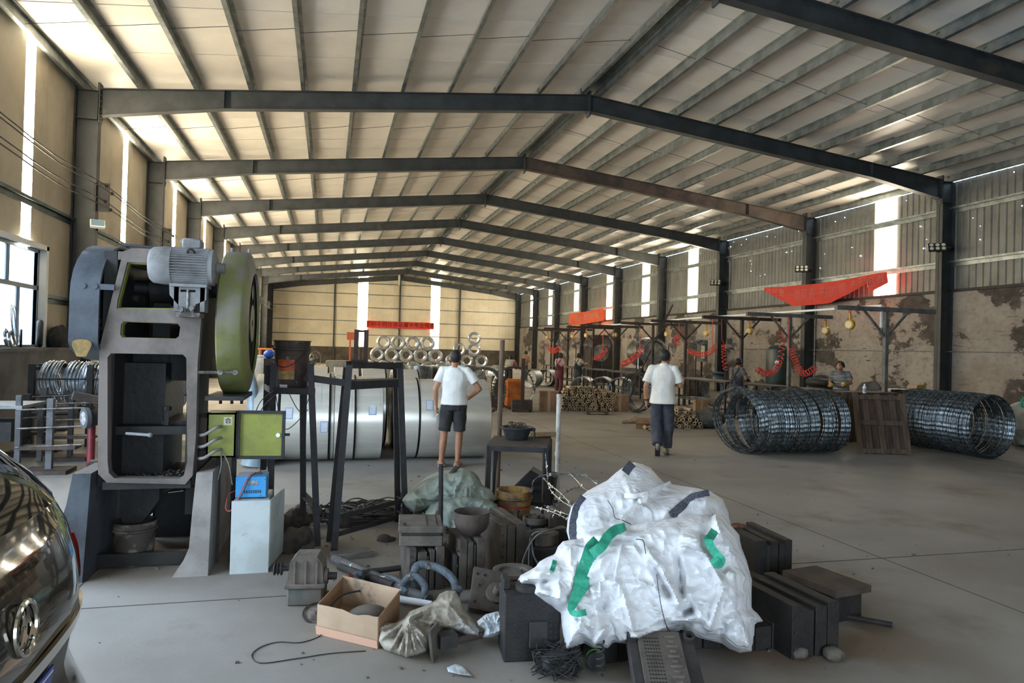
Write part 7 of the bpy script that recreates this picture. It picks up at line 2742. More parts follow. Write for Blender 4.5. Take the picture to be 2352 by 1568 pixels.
for k, (px, py, rz, lab) in enumerate(fl_):
    o = FANS[k]
    q = AX(px, py, XT + .6)
    j_ = min(range(len(PY)), key=lambda i: abs(PY[i] - q.y))
    o.location = q
    o.rotation_euler = (0, 0, rz)
    MB().cyl((.0, .19, .0), (.0, .19, -q.z), .022, n=8).build('fan_pole', m_bench, o)
    MB().cyl((.0, .19, -q.z), (.0, .19, -q.z + .03), .2, n=20).build('fan_base', m_bench, o)
    o['label'] = lab
    o['group'] = 'fans along the work line'
# silver drum machine, tall machine, air tank
m_silv = M('bright_sheet', (170, 174, 176), (120, 124, 126), scale=4, rough=.28, metal=.9)
q = AX(1490, 815, 13.4)
dm = thing('drum_machine', 'bulky silver drum machine behind the benches', 'machine', (13.4, q.y, 0))
MB().cyl((-.2, -.9, 1.7), (-.2, .5, 1.7), .62, n=32).build('drum', m_silv, dm)
MB().b2((-.8, -1.0, 0), (.6, .7, 1.0), .03).build('machine_base', m_bench, dm, smooth=None)
MB().torus((-.2, -.92, 1.7), .5, .05, (0, 1, 0), 30, 8).build('drum_flange', m_silv, dm)
MB().cyl((-.75, -.6, 1.0), (-.75, -.6, 2.2), .05, n=10).build('riser_pipe', m_silv, dm)
MB().b2((-.7, -1.2, .9), (-.2, -.95, 1.35), .02).build('control_head', m_fang, dm, smooth=None)
q = AX(1375, 800, 13.2)
tm = thing('tall_machine', 'tall rusty punching machine behind the far benches', 'machine', (13.2, q.y, 0))
MB().prism([(-.6, 0), (.6, 0), (.55, 2.0), (.3, 2.5), (-.4, 2.5), (-.6, 1.9)], -.5, .5, 'y').build('machine_frame', m_tpostd, tm, smooth=None)
MB().cyl((-.1, -.55, 1.6), (-.1, -.48, 1.6), .42, n=28).build('flywheel', m_silv, tm)
MB().b2((-.5, -.7, .8), (.4, -.5, 1.0)).build('feed_table', m_bench, tm, smooth=None)
q = AX(1787, 830, 16.6)
tk = thing('air_tank', 'dark green upright air tank against the peeling wall', 'tank', (16.6, q.y, 0))
MB().lathe([(0, .25), (.25, .28), (.42, .42), (.44, .5), (.44, 1.85), (.42, 1.95), (.25, 2.08), (0, 2.12)], n=32).build('tank_shell', M('tank_green', (36, 58, 56), (26, 42, 42), scale=3, rough=.35), tk)
for k in range(3):
    a = 2 * pi * k / 3
    MB().b2((.32 * cos(a) - .04, .32 * sin(a) - .04, 0), (.32 * cos(a) + .04, .32 * sin(a) + .04, .45)).build('tank_leg', m_bench, tk, smooth=None)
MB().cyl((-.3, -.36, 1.45), (-.36, -.42, 1.45), .07, n=16).build('pressure_gauge', m_white, tk)
# warning plate on the wall cabinet
q = AX(1612, 805, 15.9)
wc = thing('switch_box', 'grey green switch box with a warning plate', 'switch box', (15.9, q.y, 0))
MB().b2((-.1, -.3, 1.35), (.12, .3, 2.3), .01).build('box_case', M('box_green_grey', (104, 112, 104), rough=.6), wc, smooth=None)
MB().b2((-.03, -.03, 0), (.03, .03, 1.36)).build('box_post', m_bench, wc, smooth=None)
MB().b2((-.115, -.42, 1.5), (-.1, -.14, 2.05)).build('warning_plate', m_paper, wc, smooth=None)
MB().prism([(-.36, 1.75), (-.2, 1.75), (-.28, 1.98)], -.12, -.116, 'x').build('warning_triangle', M('warn_yellow', (214, 186, 40), rough=.6), wc, smooth=None)
# tyres and sacks stacked by the wall
for k in range(4):
    q = AX(1890, 862, 15.6)
    o = MB().torus((0, 0, 0), .38, .13, (0, 0, 1), 28, 10).build('old_tyre', m_rub, None, loc=(15.6, q.y, .13 + k * .25))
    tag(o, 'old black tyre in the stack by the peeling wall', 'tyre', 'tyres stacked by the wall')
q = AX(1858, 835, 15.8)
o = MB().torus((0, 0, 0), .42, .14, (.9, .4, .15), 28, 10).build('old_tyre', m_rub, None, loc=(15.9, q.y - .6, .56))
tag(o, 'old black tyre leaning on the tyre stack', 'tyre')
for k, (px, py, X, sx, sz, lab) in enumerate(((2000, 865, 12.6, .5, .4, 'slumped grey sack behind the plank crates'), (1965, 870, 12.0, .35, .3, 'small grey sack beside the nearest bench'), (2050, 880, 13.4, .5, .35, 'wide grey sack behind the yellow carton'), (1600, 850, 14.0, .5, .3, 'dark scrap heap behind the second bench'))):
    q = AX(px, py, X)
    b = MB().sphere((0, 0, sz * .9), 1, 24, 16, (sx, sx * .8, sz))
    for v in b.v:
        v += v.normalized() * .09 * noise.noise(v * 4 + Vector((k, 2, 0)))
        v.z = max(0, v.z + (.55 if k != 3 else .5) * 0)
    o = b.build('grey_sack', m_rubble if k == 3 else M('grey_sackcloth', (112, 106, 98), (84, 78, 70), scale=4, rough=.9), None, smooth=30, loc=(X, q.y, 0))
    o.scale = (1, 1, 1.5)
    tag(o, lab, 'sack')
# rolled strip cylinders in front of the benches
m_roll = M('rolled_razor_strip', (150, 156, 156), (124, 130, 130), scale=3, rough=.42, metal=.8)


def strip_roll(px, py, X, R_, L, rz, label, mat=m_roll):
    q = AX(px, py, X)
    t = thing('strip_roll', label, 'strip roll', (q.x, q.y, 0), rz)
    n = int(L / .03)
    prof = []
    for k in range(n):
        x = -L / 2 + L * k / n
        prof += [(R_, x), (R_ + .004, x + L / n * .5)]
    prof += [(R_, L / 2), (R_ - .025, L / 2)]
    prof += [(R_ - .025, -L / 2), (R_, -L / 2)]
    MB().lathe(prof, n=44, o=(0, 0, R_), ax=(1, 0, 0), cap=False).build('wound_strip', mat, t, smooth=50)
    MB().lathe([(R_ - .028, -L / 2 - .002), (R_ + .006, -L / 2 - .006), (R_ + .006, -L / 2 + .02)], n=44, o=(0, 0, R_), ax=(1, 0, 0), cap=False).build('bright_edge', m_silv, t)
    return t


for k, (px, py, X, rz, lab) in enumerate(((1340, 880, 8.6, 1.0, 'rolled strip cylinder behind the heap of paper tubes'), (1384, 880, 9.35, 1.0, 'middle rolled strip cylinder behind the paper tubes'), (1428, 880, 10.0, 1.0, 'rolled strip cylinder beside the loose fine wire coil'), (1258, 850, 9.9, .9, 'rolled strip cylinder beside the tan shirt worker'), (1222, 848, 8.9, .9, 'bright rolled strip cylinder under the tan shirt worker'))):
    strip_roll(px, py, X, .40, .8, rz, lab)
for k, (px, d, lab) in enumerate(((960, 21, 'upright bright strip roll behind the slit coils'), (1020, 21.5, 'upright bright strip roll beside the first'), (905, 22, 'upright strip roll with an orange handled tool'), (1065, 23, 'upright strip roll before the right wire spools'))):
    q = AD(px, 850, d)
    t = thing('strip_roll', lab, 'strip roll', (q.x, q.y, 0))
    MB().lathe([(.36, 0), (.40, 0), (.402, .28), (.398, .3), (.402, .32), (.402, .62), (.398, .64), (.402, .66), (.402, 1.12), (.36, 1.12), (.36, 0)], n=40, cap=False).build('wound_strip', m_silv, t)
    MB().lathe([(.0, .02), (.36, .02)], n=24, cap=False).build('roll_floor', m_bench, t)
# paper tubes in heaps, each its own
m_tube = M('paper_tube', (172, 150, 120), (150, 128, 100), scale=6, rough=.85)
tb_ = MB()
tb_.cyl((0, -.22, 0), (0, .22, 0), .042, n=12, cap=False).cyl((0, -.22, 0), (0, .22, 0), .024, n=10, cap=False)
for s in (-.22, .22):
    tb_.lathe([(.024, 0), (.042, 0)], n=12, o=(0, s, 0), ax=(0, 1, 0), cap=False)
tmesh = tb_.mesh('paper_tube', m_tube, 40)
r_ = random.Random(77)


def tubes(cx, cy, rz, W, rows, prof, label, group, jit=.25):
    R_ = Matrix.Rotation(rz, 3, 'Z')
    for k in range(rows):
        for d in (0, .46):
            z = .043 + k * .074
            if d and k != rows * 0 + 6:
                continue
            n = int(W / .088)
            for i in range(n):
                u = (i + .5 * (k % 2)) / n
                if z > prof(u):
                    continue
                p = R_ @ Vector(((u - .5) * W + r_.uniform(-.01, .01), d + r_.uniform(-.06, .06) + k * .03, 0))
                o = bpy.data.objects.new('paper_tube', tmesh)
                COL.objects.link(o)
                o.location = (cx + p.x, cy + p.y, z)
                o.rotation_euler = (r_.uniform(-.05, .05), 0, rz + r_.uniform(-jit, jit))
                tag(o, label, 'paper tube', group)


g = G(1345, 945)
tubes(g.x + .25, g.y + .35, -.3, 1.5, 9, lambda u: .72 - .35 * abs(u - .35), 'brown paper tube in the big heap by the cartons', 'paper tubes in the big heap')
g = G(1582, 985)
tubes(g.x + .05, g.y + .3, -.35, .75, 7, lambda u: .50 - .5 * abs(u - .45), 'brown paper tube in the small heap beside the polo shirt man', 'paper tubes in the small heap', .7)
g = G(1440, 972)
o = bpy.data.objects.new('paper_tube', tmesh)
COL.objects.link(o)
o.location = (g.x + .1, g.y, .043)
o.rotation_euler = (0, 0, pi / 2 + .1 - .26)
tag(o, 'single brown paper tube lying alone on the open floor', 'paper tube')
# cartons near the heaps
m_box = M('brown_carton', (138, 108, 80), (118, 92, 68), scale=4, rough=.85)


def carton(px, py, w, d, h, rz, label, flaps=False, z=0.0):
    g_ = G(px, py)
    t = thing('brown_carton', label, 'carton', (g_.x, g_.y + d / 2, z), rz)
    MB().b2((-w / 2, -d / 2, 0), (w / 2, d / 2, h), .004).build('carton_body', m_box, t, smooth=None)
    MB().b2((-w * .08, -d / 2 - .002, 0), (w * .08, -d / 2 + .001, h)).build('tape_strip', M('buff_tape', (160, 132, 100), rough=.5), t, smooth=None)
    if flaps:
        for s in (-1, 1):
            MB().box((s * (w / 2 + .06), 0, h + .01), (.16, d * .95, .008), rotm(0, s * RAD(28), 0)).build('carton_flap', m_box, t, smooth=None)
        MB().box((0, -d / 2 - .05, h - .04), (w * .95, .008, .14), rotm(RAD(-40), 0, 0)).build('carton_flap', m_box, t, smooth=None)
    return t


carton(1265, 945, .5, .45, .56, -.25, 'closed brown carton left of the big heap of tubes')
carton(1428, 945, .5, .4, .48, -.3, 'worn brown carton right of the big heap of tubes')
carton(1487, 985, .36, .3, .22, -.5, 'torn open carton beside the leg of the polo shirt man', True)
carton(1615, 950, .36, .3, .38, -.3, 'brown carton at the top of the small tube heap')
for k, (px, py) in enumerate(((1478, 985), (1490, 987))):
    g = G(px, py)
    o = bpy.data.objects.new('paper_tube', tmesh)
    COL.objects.link(o)
    o.location = (g.x, g.y - .1, .043)
    o.rotation_euler = (0, 0, -.3)
    tag(o, 'paper tube fallen beside the torn open carton', 'paper tube', 'tubes by the torn carton')
b = MB().sphere((0, 0, .2), 1, 22, 14, (.42, .3, .24))
for v in b.v:
    v += v.normalized() * .08 * noise.noise(v * 5)
    v.z = max(0, v.z)
g = G(1635, 985)
tag(b.build('grey_sack', M('olive_sack', (96, 96, 86), (76, 76, 68), scale=4, rough=.9), None, smooth=30, loc=(g.x + .1, g.y + .3, 0)), 'olive grey sack slumped against the small tube heap', 'sack')
# trolley with post and orange sack
g = G(1190, 942)
tr = thing('sack_trolley', 'brown trolley with an upright post in front of the wire coil', 'trolley', (g.x, g.y - .35, 0), -.2)
MB().b2((-.28, -.2, .04), (.28, .2, .32), .01).build('trolley_box', m_tpostd, tr, smooth=None)
MB().b2((-.05, -.24, .3), (.05, -.18, 1.45)).build('post', m_plank2, tr, smooth=None)
for s in (-1, 1):
    MB().cyl((s * .2, -.1, .04), (s * .26, -.1, .04), .04, n=12).build('castor', m_blk, tr)
os_ = MB().box((0, 0, .42), (.5, .4, .84), None, .08).build('orange_sack', M('orange_woven', (196, 110, 40), (160, 84, 34), scale=5, rough=.8), None, smooth=30, loc=(g.x + .05, g.y + .75, 0), rotz=-.2)
tag(os_, 'orange woven sack seen through the upright wire coil', 'sack')
os2 = MB().box((-.42, .1, .45), (.4, .4, .9), None, .03).build('wooden_block_stack', m_plank2, None, smooth=None, loc=(g.x + .05, g.y + .85, 0), rotz=-.2)
tag(os2, 'dark timber stack beside the orange woven sack', 'timber')
# broom and slip of pallet in front of heap
g = G(1375, 950)
bm = thing('small_pallet', 'small flat pallet in front of the big heap of tubes', 'pallet', (g.x - .1, g.y - .15, 0), -.3)
for k in range(4):
    MB().b2((-.3, -.15 + k * .08, .06), (.3, -.09 + k * .08, .08)).build('slat', m_plank2, bm, smooth=None)
for s in (-1, 1):
    MB().b2((s * .25 - .03, -.15, 0), (s * .25 + .03, .15, .06)).build('bearer', m_plank2, bm, smooth=None)
o = MB().cyl((0, 0, 0), (-.22, .1, .95), .014, n=8).build('broom_stick', m_wood, None, loc=(g.x - .1, g.y - .18, .08))
tag(o, 'thin wooden stick leaning on the big heap of tubes', 'stick')
# ================================================================== parked car, tail towards the hall
m_car = M('bronze_car_paint', (58, 52, 42), (52, 47, 38), scale=2, rough=.16, metal=.35, coat=1.0)
m_glass = M('dark_car_glass', (18, 20, 22), rough=.04, coat=1.0, spec=.8)
m_chr = M('chrome', (196, 192, 180), rough=.12, metal=1.0)
YCAR = 1.95
car = thing('parked_car', 'dark bronze car parked tail first beside the goods door', 'car', (-2.8, YCAR, 0))
LV = [(.20, -.84, -4.75, .82), (.30, -.72, -4.9, .89), (.45, -.665, -5.0, .91), (.58, -.66, -5.0, .915), (.66, -.70, -5.0, .915), (.72, -.725, -4.98, .92), (.80, -.715, -4.95, .92), (.88, -.70, -4.9, .915), (.96, -.70, -4.8, .91),
      (1.03, -.715, -3.95, .90), (1.12, -.745, -3.6, .88), (1.20, -.785, -3.35, .855), (1.27, -.84, -3.15, .825), (1.36, -.94, -2.95, .78), (1.45, -1.06, -2.75, .725), (1.53, -1.22, -2.55, .66), (1.58, -1.42, -2.4, .58), (1.60, -1.7, -2.3, .42)]
NE = 5.0


def lv(z):
    for (a, b_) in zip(LV[:-1], LV[1:]):
        if a[0] <= z <= b_[0]:
            t = (z - a[0]) / (b_[0] - a[0])
            return [a[i] + (b_[i] - a[i]) * t for i in range(4)]
    return list(LV[0] if z < LV[0][0] else LV[-1])


def tail(dy, z, off=0.0):
    """point on the tail surface (world)"""
    _, xr, xf, w = lv(z)
    xc, a = (xr + xf) / 2, (xr - xf) / 2
    x = xc + a * max(0, 1 - min(1, abs(dy) / w) ** NE) ** (1 / NE)
    # crowned tailgate
    x -= .05 * (dy / w) ** 2
    return Vector((x + off, YCAR + dy, z))


n = 72
vs, fs = [], []
for L in LV:
    z, xr, xf, w = L
    xc, a = (xr + xf) / 2, (xr - xf) / 2
    for i in range(n):
        th = 2 * pi * i / n
        c_, s_ = cos(th), sin(th)
        x = xc + a * (abs(c_) ** (2 / NE)) * (1 if c_ > 0 else -1)
        y = w * (abs(s_) ** (2 / NE)) * (1 if s_ > 0 else -1)
        if c_ > 0:
            x -= .05 * (y / w) ** 2
        vs.append(Vector((x, YCAR + y, z)))
for j_ in range(len(LV) - 1):
    for i in range(n):
        i2 = (i + 1) % n
        fs.append((j_ * n + i, j_ * n + i2, (j_ + 1) * n + i2, (j_ + 1) * n + i))
fs += [tuple(range(n - 1, -1, -1)), tuple((len(LV) - 1) * n + i for i in range(n))]
bw(MB().add(vs, fs), 'car_body', m_car, car, smooth=60)


def patch(name, mat, dys, zs, off=.004, thick=.006, parent=None):
    nu, nv = 16, 8
    vs, fs = [], []
    for o_ in (off, off - thick):
        for j_ in range(nv + 1):
            for i in range(nu + 1):
                u, v = i / nu, j_ / nv
                z = zs(u)[0] + (zs(u)[1] - zs(u)[0]) * v
                d0, d1 = dys(v)
                vs.append(tail(d0 + (d1 - d0) * u, z, o_))
    k = nu + 1
    N_ = k * (nv + 1)
    for j_ in range(nv):
        for i in range(nu):
            q = (j_ * k + i, j_ * k + i + 1, (j_ + 1) * k + i + 1, (j_ + 1) * k + i)
            fs += [q, tuple(N_ + x for x in reversed(q))]
    for i in range(nu):
        fs += [(i, N_ + i, N_ + i + 1, i + 1), (nv * k + i, nv * k + i + 1, N_ + nv * k + i + 1, N_ + nv * k + i)]
    for j_ in range(nv):
        fs += [(j_ * k, (j_ + 1) * k, N_ + (j_ + 1) * k, N_ + j_ * k), (j_ * k + nu, N_ + j_ * k + nu, N_ + (j_ + 1) * k + nu, (j_ + 1) * k + nu)]
    return bw(MB().add(vs, fs), name, mat, parent or car, smooth=60)


patch('rear_window', m_glass, lambda v: (-.66 + .12 * v, .66 - .12 * v), lambda u: (1.19 - .03 * (1 - (2 * u - 1) ** 2) + .02, 1.50))
patch('window_lower_panel', M('gloss_black', (20, 20, 20), rough=.08, coat=1), lambda v: (-.52, .52), lambda u: (1.185 - .10 * (1 - (2 * u - 1) ** 2), 1.195))
patch('chrome_strip', m_chr, lambda v: (-.62, .62), lambda u: (.845 - .02 * (1 - (2 * u - 1) ** 2), .885 - .02 * (1 - (2 * u - 1) ** 2)), .012, .012)
patch('plate_recess', M('recess_dark', (36, 34, 30), rough=.4), lambda v: (-.42 + .06 * (1 - v), .42 - .06 * (1 - v)), lambda u: (.62, .835), .002, .003)
patch('number_plate', M('plate_blue', (24, 52, 140), rough=.35), lambda v: (-.22, .22), lambda u: (.66, .80), .012, .006)
patch('plate_edge', M('plate_white', (220, 222, 226), rough=.4), lambda v: (-.21, .21), lambda u: (.785, .79), .014, .003)
for s in (-1, 1):
    patch('tail_light', M('tail_red', (120, 18, 18), (90, 14, 14), scale=9, rough=.1, coat=1), (lambda v: (.58, .87)) if s > 0 else (lambda v: (-.87, -.58)), lambda u: (.93, 1.07), .008, .01)
    patch('reflector', m_chr, (lambda v: (.66, .86)) if s > 0 else (lambda v: (-.86, -.66)), lambda u: (.47, .52), .006, .008)
patch('bumper_trim', M('bumper_black', (30, 30, 30), rough=.6), lambda v: (-.8, .8), lambda u: (.30, .40), .008, .012)
# round badge with a star shaped emblem
ce = tail(0.0, .985, .006)
nx = Vector((1, 0, .06)).normalized()
uy = Vector((0, 1, 0))
uz = nx.cross(uy) * -1
uz = Vector((-.06, 0, 1)).normalized()
ring = [ce + uy * (.062 * cos(2 * pi * k / 40)) + uz * (.062 * sin(2 * pi * k / 40)) for k in range(40)]
bd0 = bw(MB().tube(ring, .008, 8, closed=True), 'badge_ring', m_chr, car)
b = MB()
for k in range(3):
    a = pi / 2 + 2 * pi * k / 3
    p = [(.058, a), (.022, a + pi / 3), (.014, a), (.022, a - pi / 3)]
    q = [ce + uy * (r_ * cos(t)) + uz * (r_ * sin(t)) for r_, t in p]
    b.add([q[0], q[1], q[2], q[3]] + [v + nx * .006 for v in q], [(0, 1, 2, 3), (4, 5, 6, 7), (0, 1, 5, 4), (1, 2, 6, 5), (2, 3, 7, 6), (3, 0, 4, 7)])
for k in range(2):
    p0, p1 = ce + uy * (.05 * cos(.6 + k * pi / 2.4)) + uz * (.05 * sin(-.9 + k * .2)), ce + uz * .03
    b.beam(p0, p1, .01, .008)
bw(b, 'badge_star', m_chr, bd0, smooth=None)
for wx in (-1.55, -4.15):
    for s in (-1, 1):
        yy = YCAR + s * .80
        b = MB().lathe([(.20, -.1), (.30, -.11), (.33, -.08), (.33, .08), (.30, .11), (.20, .1)], n=36, o=(wx, yy, .33), ax=(0, 1, 0), cap=False)
        wl_ = bw(b, 'tyre', m_rub, car)
        bw(MB().lathe([(0, -.09), (.2, -.1), (.2, .1), (0, .09)], n=24, o=(wx, yy, .33), ax=(0, 1, 0), cap=False), 'wheel_disc', m_chr, wl_)
for s in (-1, 1):
    b = MB().b2((-3.0, YCAR + s * .80 - .01, 1.1), (-1.5, YCAR + s * .80 + .01, 1.4), .01)
    b.v = [v + Vector((0, -s * max(0, (v.z - 1.1)) * .35, 0)) for v in b.v]
    bw(b, 'side_window', m_glass, car)
# ================================================================== left bay by the window
m_wsil = M('white_bright_wire', (214, 220, 226), (160, 170, 180), scale=10, rough=.25, metal=.7)
wmA = MB()
r_ = random.Random(9)
for k in range(16):
    R1 = .32 + .05 * r_.random()
    x = -.13 + .26 * k / 15
    wmA.tube([(x + .02 * sin(3 * a), R1 * cos(a), R1 * sin(a)) for a in [2 * pi * i / 36 for i in range(36)]], .011, 5, closed=True)
wam = wmA.mesh('bright_wire_coil', m_wsil, 60)
g0 = AX(90, 930, -4.35)
for k in range(7):
    o = bpy.data.objects.new('bright_wire_coil', wam)
    COL.objects.link(o)
    q = AX(90 + k * 20, 925, -4.35 + k * .18)
    o.location = (-4.2 + k * .30, 12.6 + .05 * (k % 2), .96)
    o.rotation_euler = (r_.random() * 6, r_.uniform(-.1, .1), r_.uniform(-.15, .15))
    tag(o, 'coil of bright wire hung on the dark rack by the window', 'wire coil', 'bright wire coils on the rack')
rk = thing('wire_rack', 'dark steel rack carrying the bright wire coils', 'rack', (-3.3, 12.6, 0))
MB().cyl((-1.15, 0, 1.25), (1.25, 0, 1.25), .035, n=10).build('rack_bar', m_iron, rk)
for x in (-1.1, -.3, .5, 1.2):
    MB().b2((x - .04, -.45, 0), (x + .04, -.37, 1.28)).build('upright', m_iron, rk, smooth=None)
    MB().b2((x - .03, .35, 0), (x + .03, .42, 1.25)).build('upright', m_iron, rk, smooth=None)
    MB().b2((x - .03, -.42, 1.18), (x + .03, .4, 1.23)).build('cross_bar', m_iron, rk, smooth=None)
for z in (.5, .8, 1.05):
    MB().cyl((-1.15, -.42, z), (1.25, -.42, z + .02), .014, n=6).build('rail', m_iron, rk)
def sm(px, py, X):
    return AX(px, py, X)


# wire straightening stands in front of the rack
sp_ = [(112, 915, 1060, .07, 'square post stand with bars before the wire rack'), (58, 905, 1020, .09, 'thick dark post stand beside the left table'), (98, 890, 1010, .08, 'dark post stand between the rack and the table'), (160, 905, 1030, .06, 'slim post stand by the red post')]
for k, (px, pt_, pb, w, lab) in enumerate(sp_):
    g = G(px, pb + 25)
    top = AY(px, pt_, g.y).z
    t = thing('post_stand', lab, 'stand', (g.x, g.y, 0))
    MB().b2((-w / 2, -w / 2, 0), (w / 2, w / 2, top)).build('post', m_iron if k % 2 else M('grey_post', (98, 98, 100), (76, 76, 78), scale=6, rough=.7), t, smooth=None)
    MB().b2((-.25, -.2, 0), (.25, .2, .05)).build('base_plate', m_rust, t, smooth=None)
    for q in range(3):
        zz = top * (.35 + .25 * q)
        MB().cyl((-.35, -.06, zz), (.4, -.06, zz + .03), .012, n=6).build('guide_rod', m_bolt, t)
    MB().b2((-.3, -.12, .3), (.32, .12, .34)).build('tray', m_rust, t, smooth=None)
g = G(20, 1075)
lt = thing('side_table', 'grey topped iron table by the rendered dado', 'table', (g.x - .35, g.y + .2, 0))
MB().b2((-.5, -.4, .78), (.55, .4, .82)).build('table_top', M('grey_top', (140, 144, 146), (110, 112, 114), scale=5, rough=.5), lt, smooth=None)
for sx in (-.45, .5):
    for sy in (-.35, .35):
        MB().b2((sx - .03, sy - .03, 0), (sx + .03, sy + .03, .95 if sx > 0 and sy < 0 else .78)).build('leg', M('grey_post', (0, 0, 0)), lt, smooth=None)
MB().b2((-.35, -.3, .35), (.4, .3, .6)).build('shelf_box', m_iron, lt, smooth=None)
g = G(188, 1100)
rp_ = thing('red_post', 'dark red round post carrying a flanged shaft', 'post', (g.x, g.y + .3, 0))
MB().cyl((0, 0, 0), (0, 0, .62), .045, n=14).build('post_tube', M('dark_red_paint', (120, 28, 40), (96, 24, 34), scale=6, rough=.5), rp_)
MB().cyl((0, -.15, .72), (.55, .25, .74), .10, n=24).build('shaft', m_iron, rp_)
ax_ = Vector((-.55, -.4, -.02)).normalized()
MB().cyl((0, -.15, .72), Vector((0, -.15, .72)) + ax_ * .05, .13, n=28).build('flange', M('flange_grey', (84, 86, 92), rough=.6), rp_)
MB().cyl(Vector((0, -.15, .72)) + ax_ * .05, Vector((0, -.15, .72)) + ax_ * .055, .085, n=24).build('worn_face', M('worn_white', (186, 182, 178), (120, 116, 112), scale=18, rough=.5), rp_)
MB().box((-.05, 0, .95), (.34, .12, .1), rotm(0, RAD(14), .4)).build('clamp_block', m_rust, rp_, smooth=None)
MB().cyl((0, 0, 0), (0, 0, .02), .16, n=18).build('post_foot', m_iron, rp_)
# things on the window ledge
ZL = 1.505
for k, (py, R1, w, lab) in enumerate(((14.5, .20, .055, 'black toothed tyre ring on the window ledge'), (13.7, .14, .02, 'thin dark ring on the window ledge'))):
    o = MB().torus((0, 0, 0), R1, w, (1, .35, 0), 28, 10).build('ledge_ring', m_rub, None, loc=(XL + .16, py, ZL + R1 + w))
    tag(o, lab, 'ring')
o = MB().torus((0, 0, 0), .36, .007, (1, .3, .1), 40, 6).torus((.03, 0, 0), .34, .007, (1, .25, .1), 40, 6).build('ledge_hoop', m_bolt, None, loc=(XL + .14, 13.45, ZL + .37))
tag(o, 'large thin wire hoop standing against the window', 'hoop')
o = MB().torus((0, 0, 0), .13, .03, (1, .2, .2), 28, 8).torus((.03, .1, -.02), .12, .03, (1, .1, .15), 28, 8).build('ledge_coil', m_wsil, None, loc=(XL + .18, 13.1, ZL + .165))
tag(o, 'small bright wire bundle at the foot of the window', 'wire coil')
b = MB().sphere((0, 0, .16), 1, 22, 14, (.14, .42, .26))
for v in b.v:
    v += v.normalized() * .07 * noise.noise(v * 7)
    v.z = max(0, v.z)
tag(b.build('ledge_rag', M('black_rag', (44, 46, 50), (30, 31, 34), scale=7, rough=.95), None, smooth=30, loc=(XL + .15, 15.5, ZL)), 'heap of black rags on the ledge past the window', 'rag')
# flex pipe along the dado corner
o = MB().cyl((0, 0, 0), (.06, .1, 1.6), .03, n=10).build('grey_downpipe', m_pipe, None, loc=(XL + .4, 16.9, 0))
tag(o, 'grey pipe leaning at the column behind the press', 'pipe')
# floor mould behind the press: dark drive unit
g = AD(60, 870, 11)
# ---- overhead cables on the left wall with insulators and a flood lamp
m_cab = M('cable_black', (34, 34, 34), rough=.6)
for k, (z0, dx) in enumerate(((4.95, .62), (4.8, .72), (4.62, .6), (4.45, .7))):
    pts = []
    for i in range(-2, 9):
        Y = 16.5 + 6 * i
        pts.append((XL + dx, Y, z0))
        if i < 8:
            pts.append((XL + dx, Y + 3, z0 - .10))
    o_ = Vector((XL + dx, 16.5, 0))
    t = thing('power_cable', 'black power cable strung along the left columns', 'cable', o_, group='power cables on the left wall')
    MB().tube([Vector(p) - o_ for p in smooth_path(pts, 4)], .012, 5).build('cable_run', m_cab, t)
    for i in range(0, 8):
        Y = 16.5 + 6 * i
        MB().sphere((0, Y - 16.5, z0), .04, 10, 8, (1, 1.3, 1)).build('insulator', m_cab, t)
        if k == 0:
            MB().b2((-.24, Y - 16.5 - .02, z0 - .55), (.05, Y - 16.5 + .02, z0 + .06)).build('bracket', m_iron, t, smooth=None)
for k, (i, lab) in enumerate(((0, 'small flood lamp on the nearest left column'), (1, 'small flood lamp on the second left column'), (2, 'small flood lamp on the third left column'))):
    Y = 16.5 + 6 * i
    t = thing('flood_lamp', lab, 'lamp', (XL + .5, Y - .13, 4.1), rot=(RAD(-35), 0, RAD(20)))
    MB().b2((-.14, -.05, -.1), (.14, .03, .1), .01).build('lamp_body', m_white, t, smooth=None)
    MB().b2((-.12, -.056, -.08), (.12, -.05, .08)).build('lamp_glass', M('lamp_glass_blue', (110, 140, 160), rough=.1), t, smooth=None)
    MB().b2((-.02, .0, .0), (.02, .2, .03)).build('lamp_arm', m_iron, t, smooth=None)
led = M('led_lens', (214, 216, 196), rough=.2)
for k, (i, lab) in enumerate(((0, 'six lens flood light on the nearest right column'), (1, 'six lens flood light on the second right column'), (2, 'six lens flood light on the third right column'))):
    Y = 16.5 + 6 * i
    t = thing('flood_light', lab, 'lamp', (XR - .62, Y - .12, 4.98), rot=(RAD(-30), 0, RAD(-38)))
    MB().b2((-.24, -.04, -.14), (.24, .03, .14), .01).build('light_body', m_blk, t, smooth=None)
    for a in range(3):
        for c_ in range(2):
            MB().cyl((-.15 + a * .15, -.046, -.065 + c_ * .13), (-.15 + a * .15, -.038, -.065 + c_ * .13), .052, n=16).build('lens', led, t)
    MB().b2((.0, .0, -.02), (.35, .2, .02)).build('light_arm', m_blk, t, smooth=None)
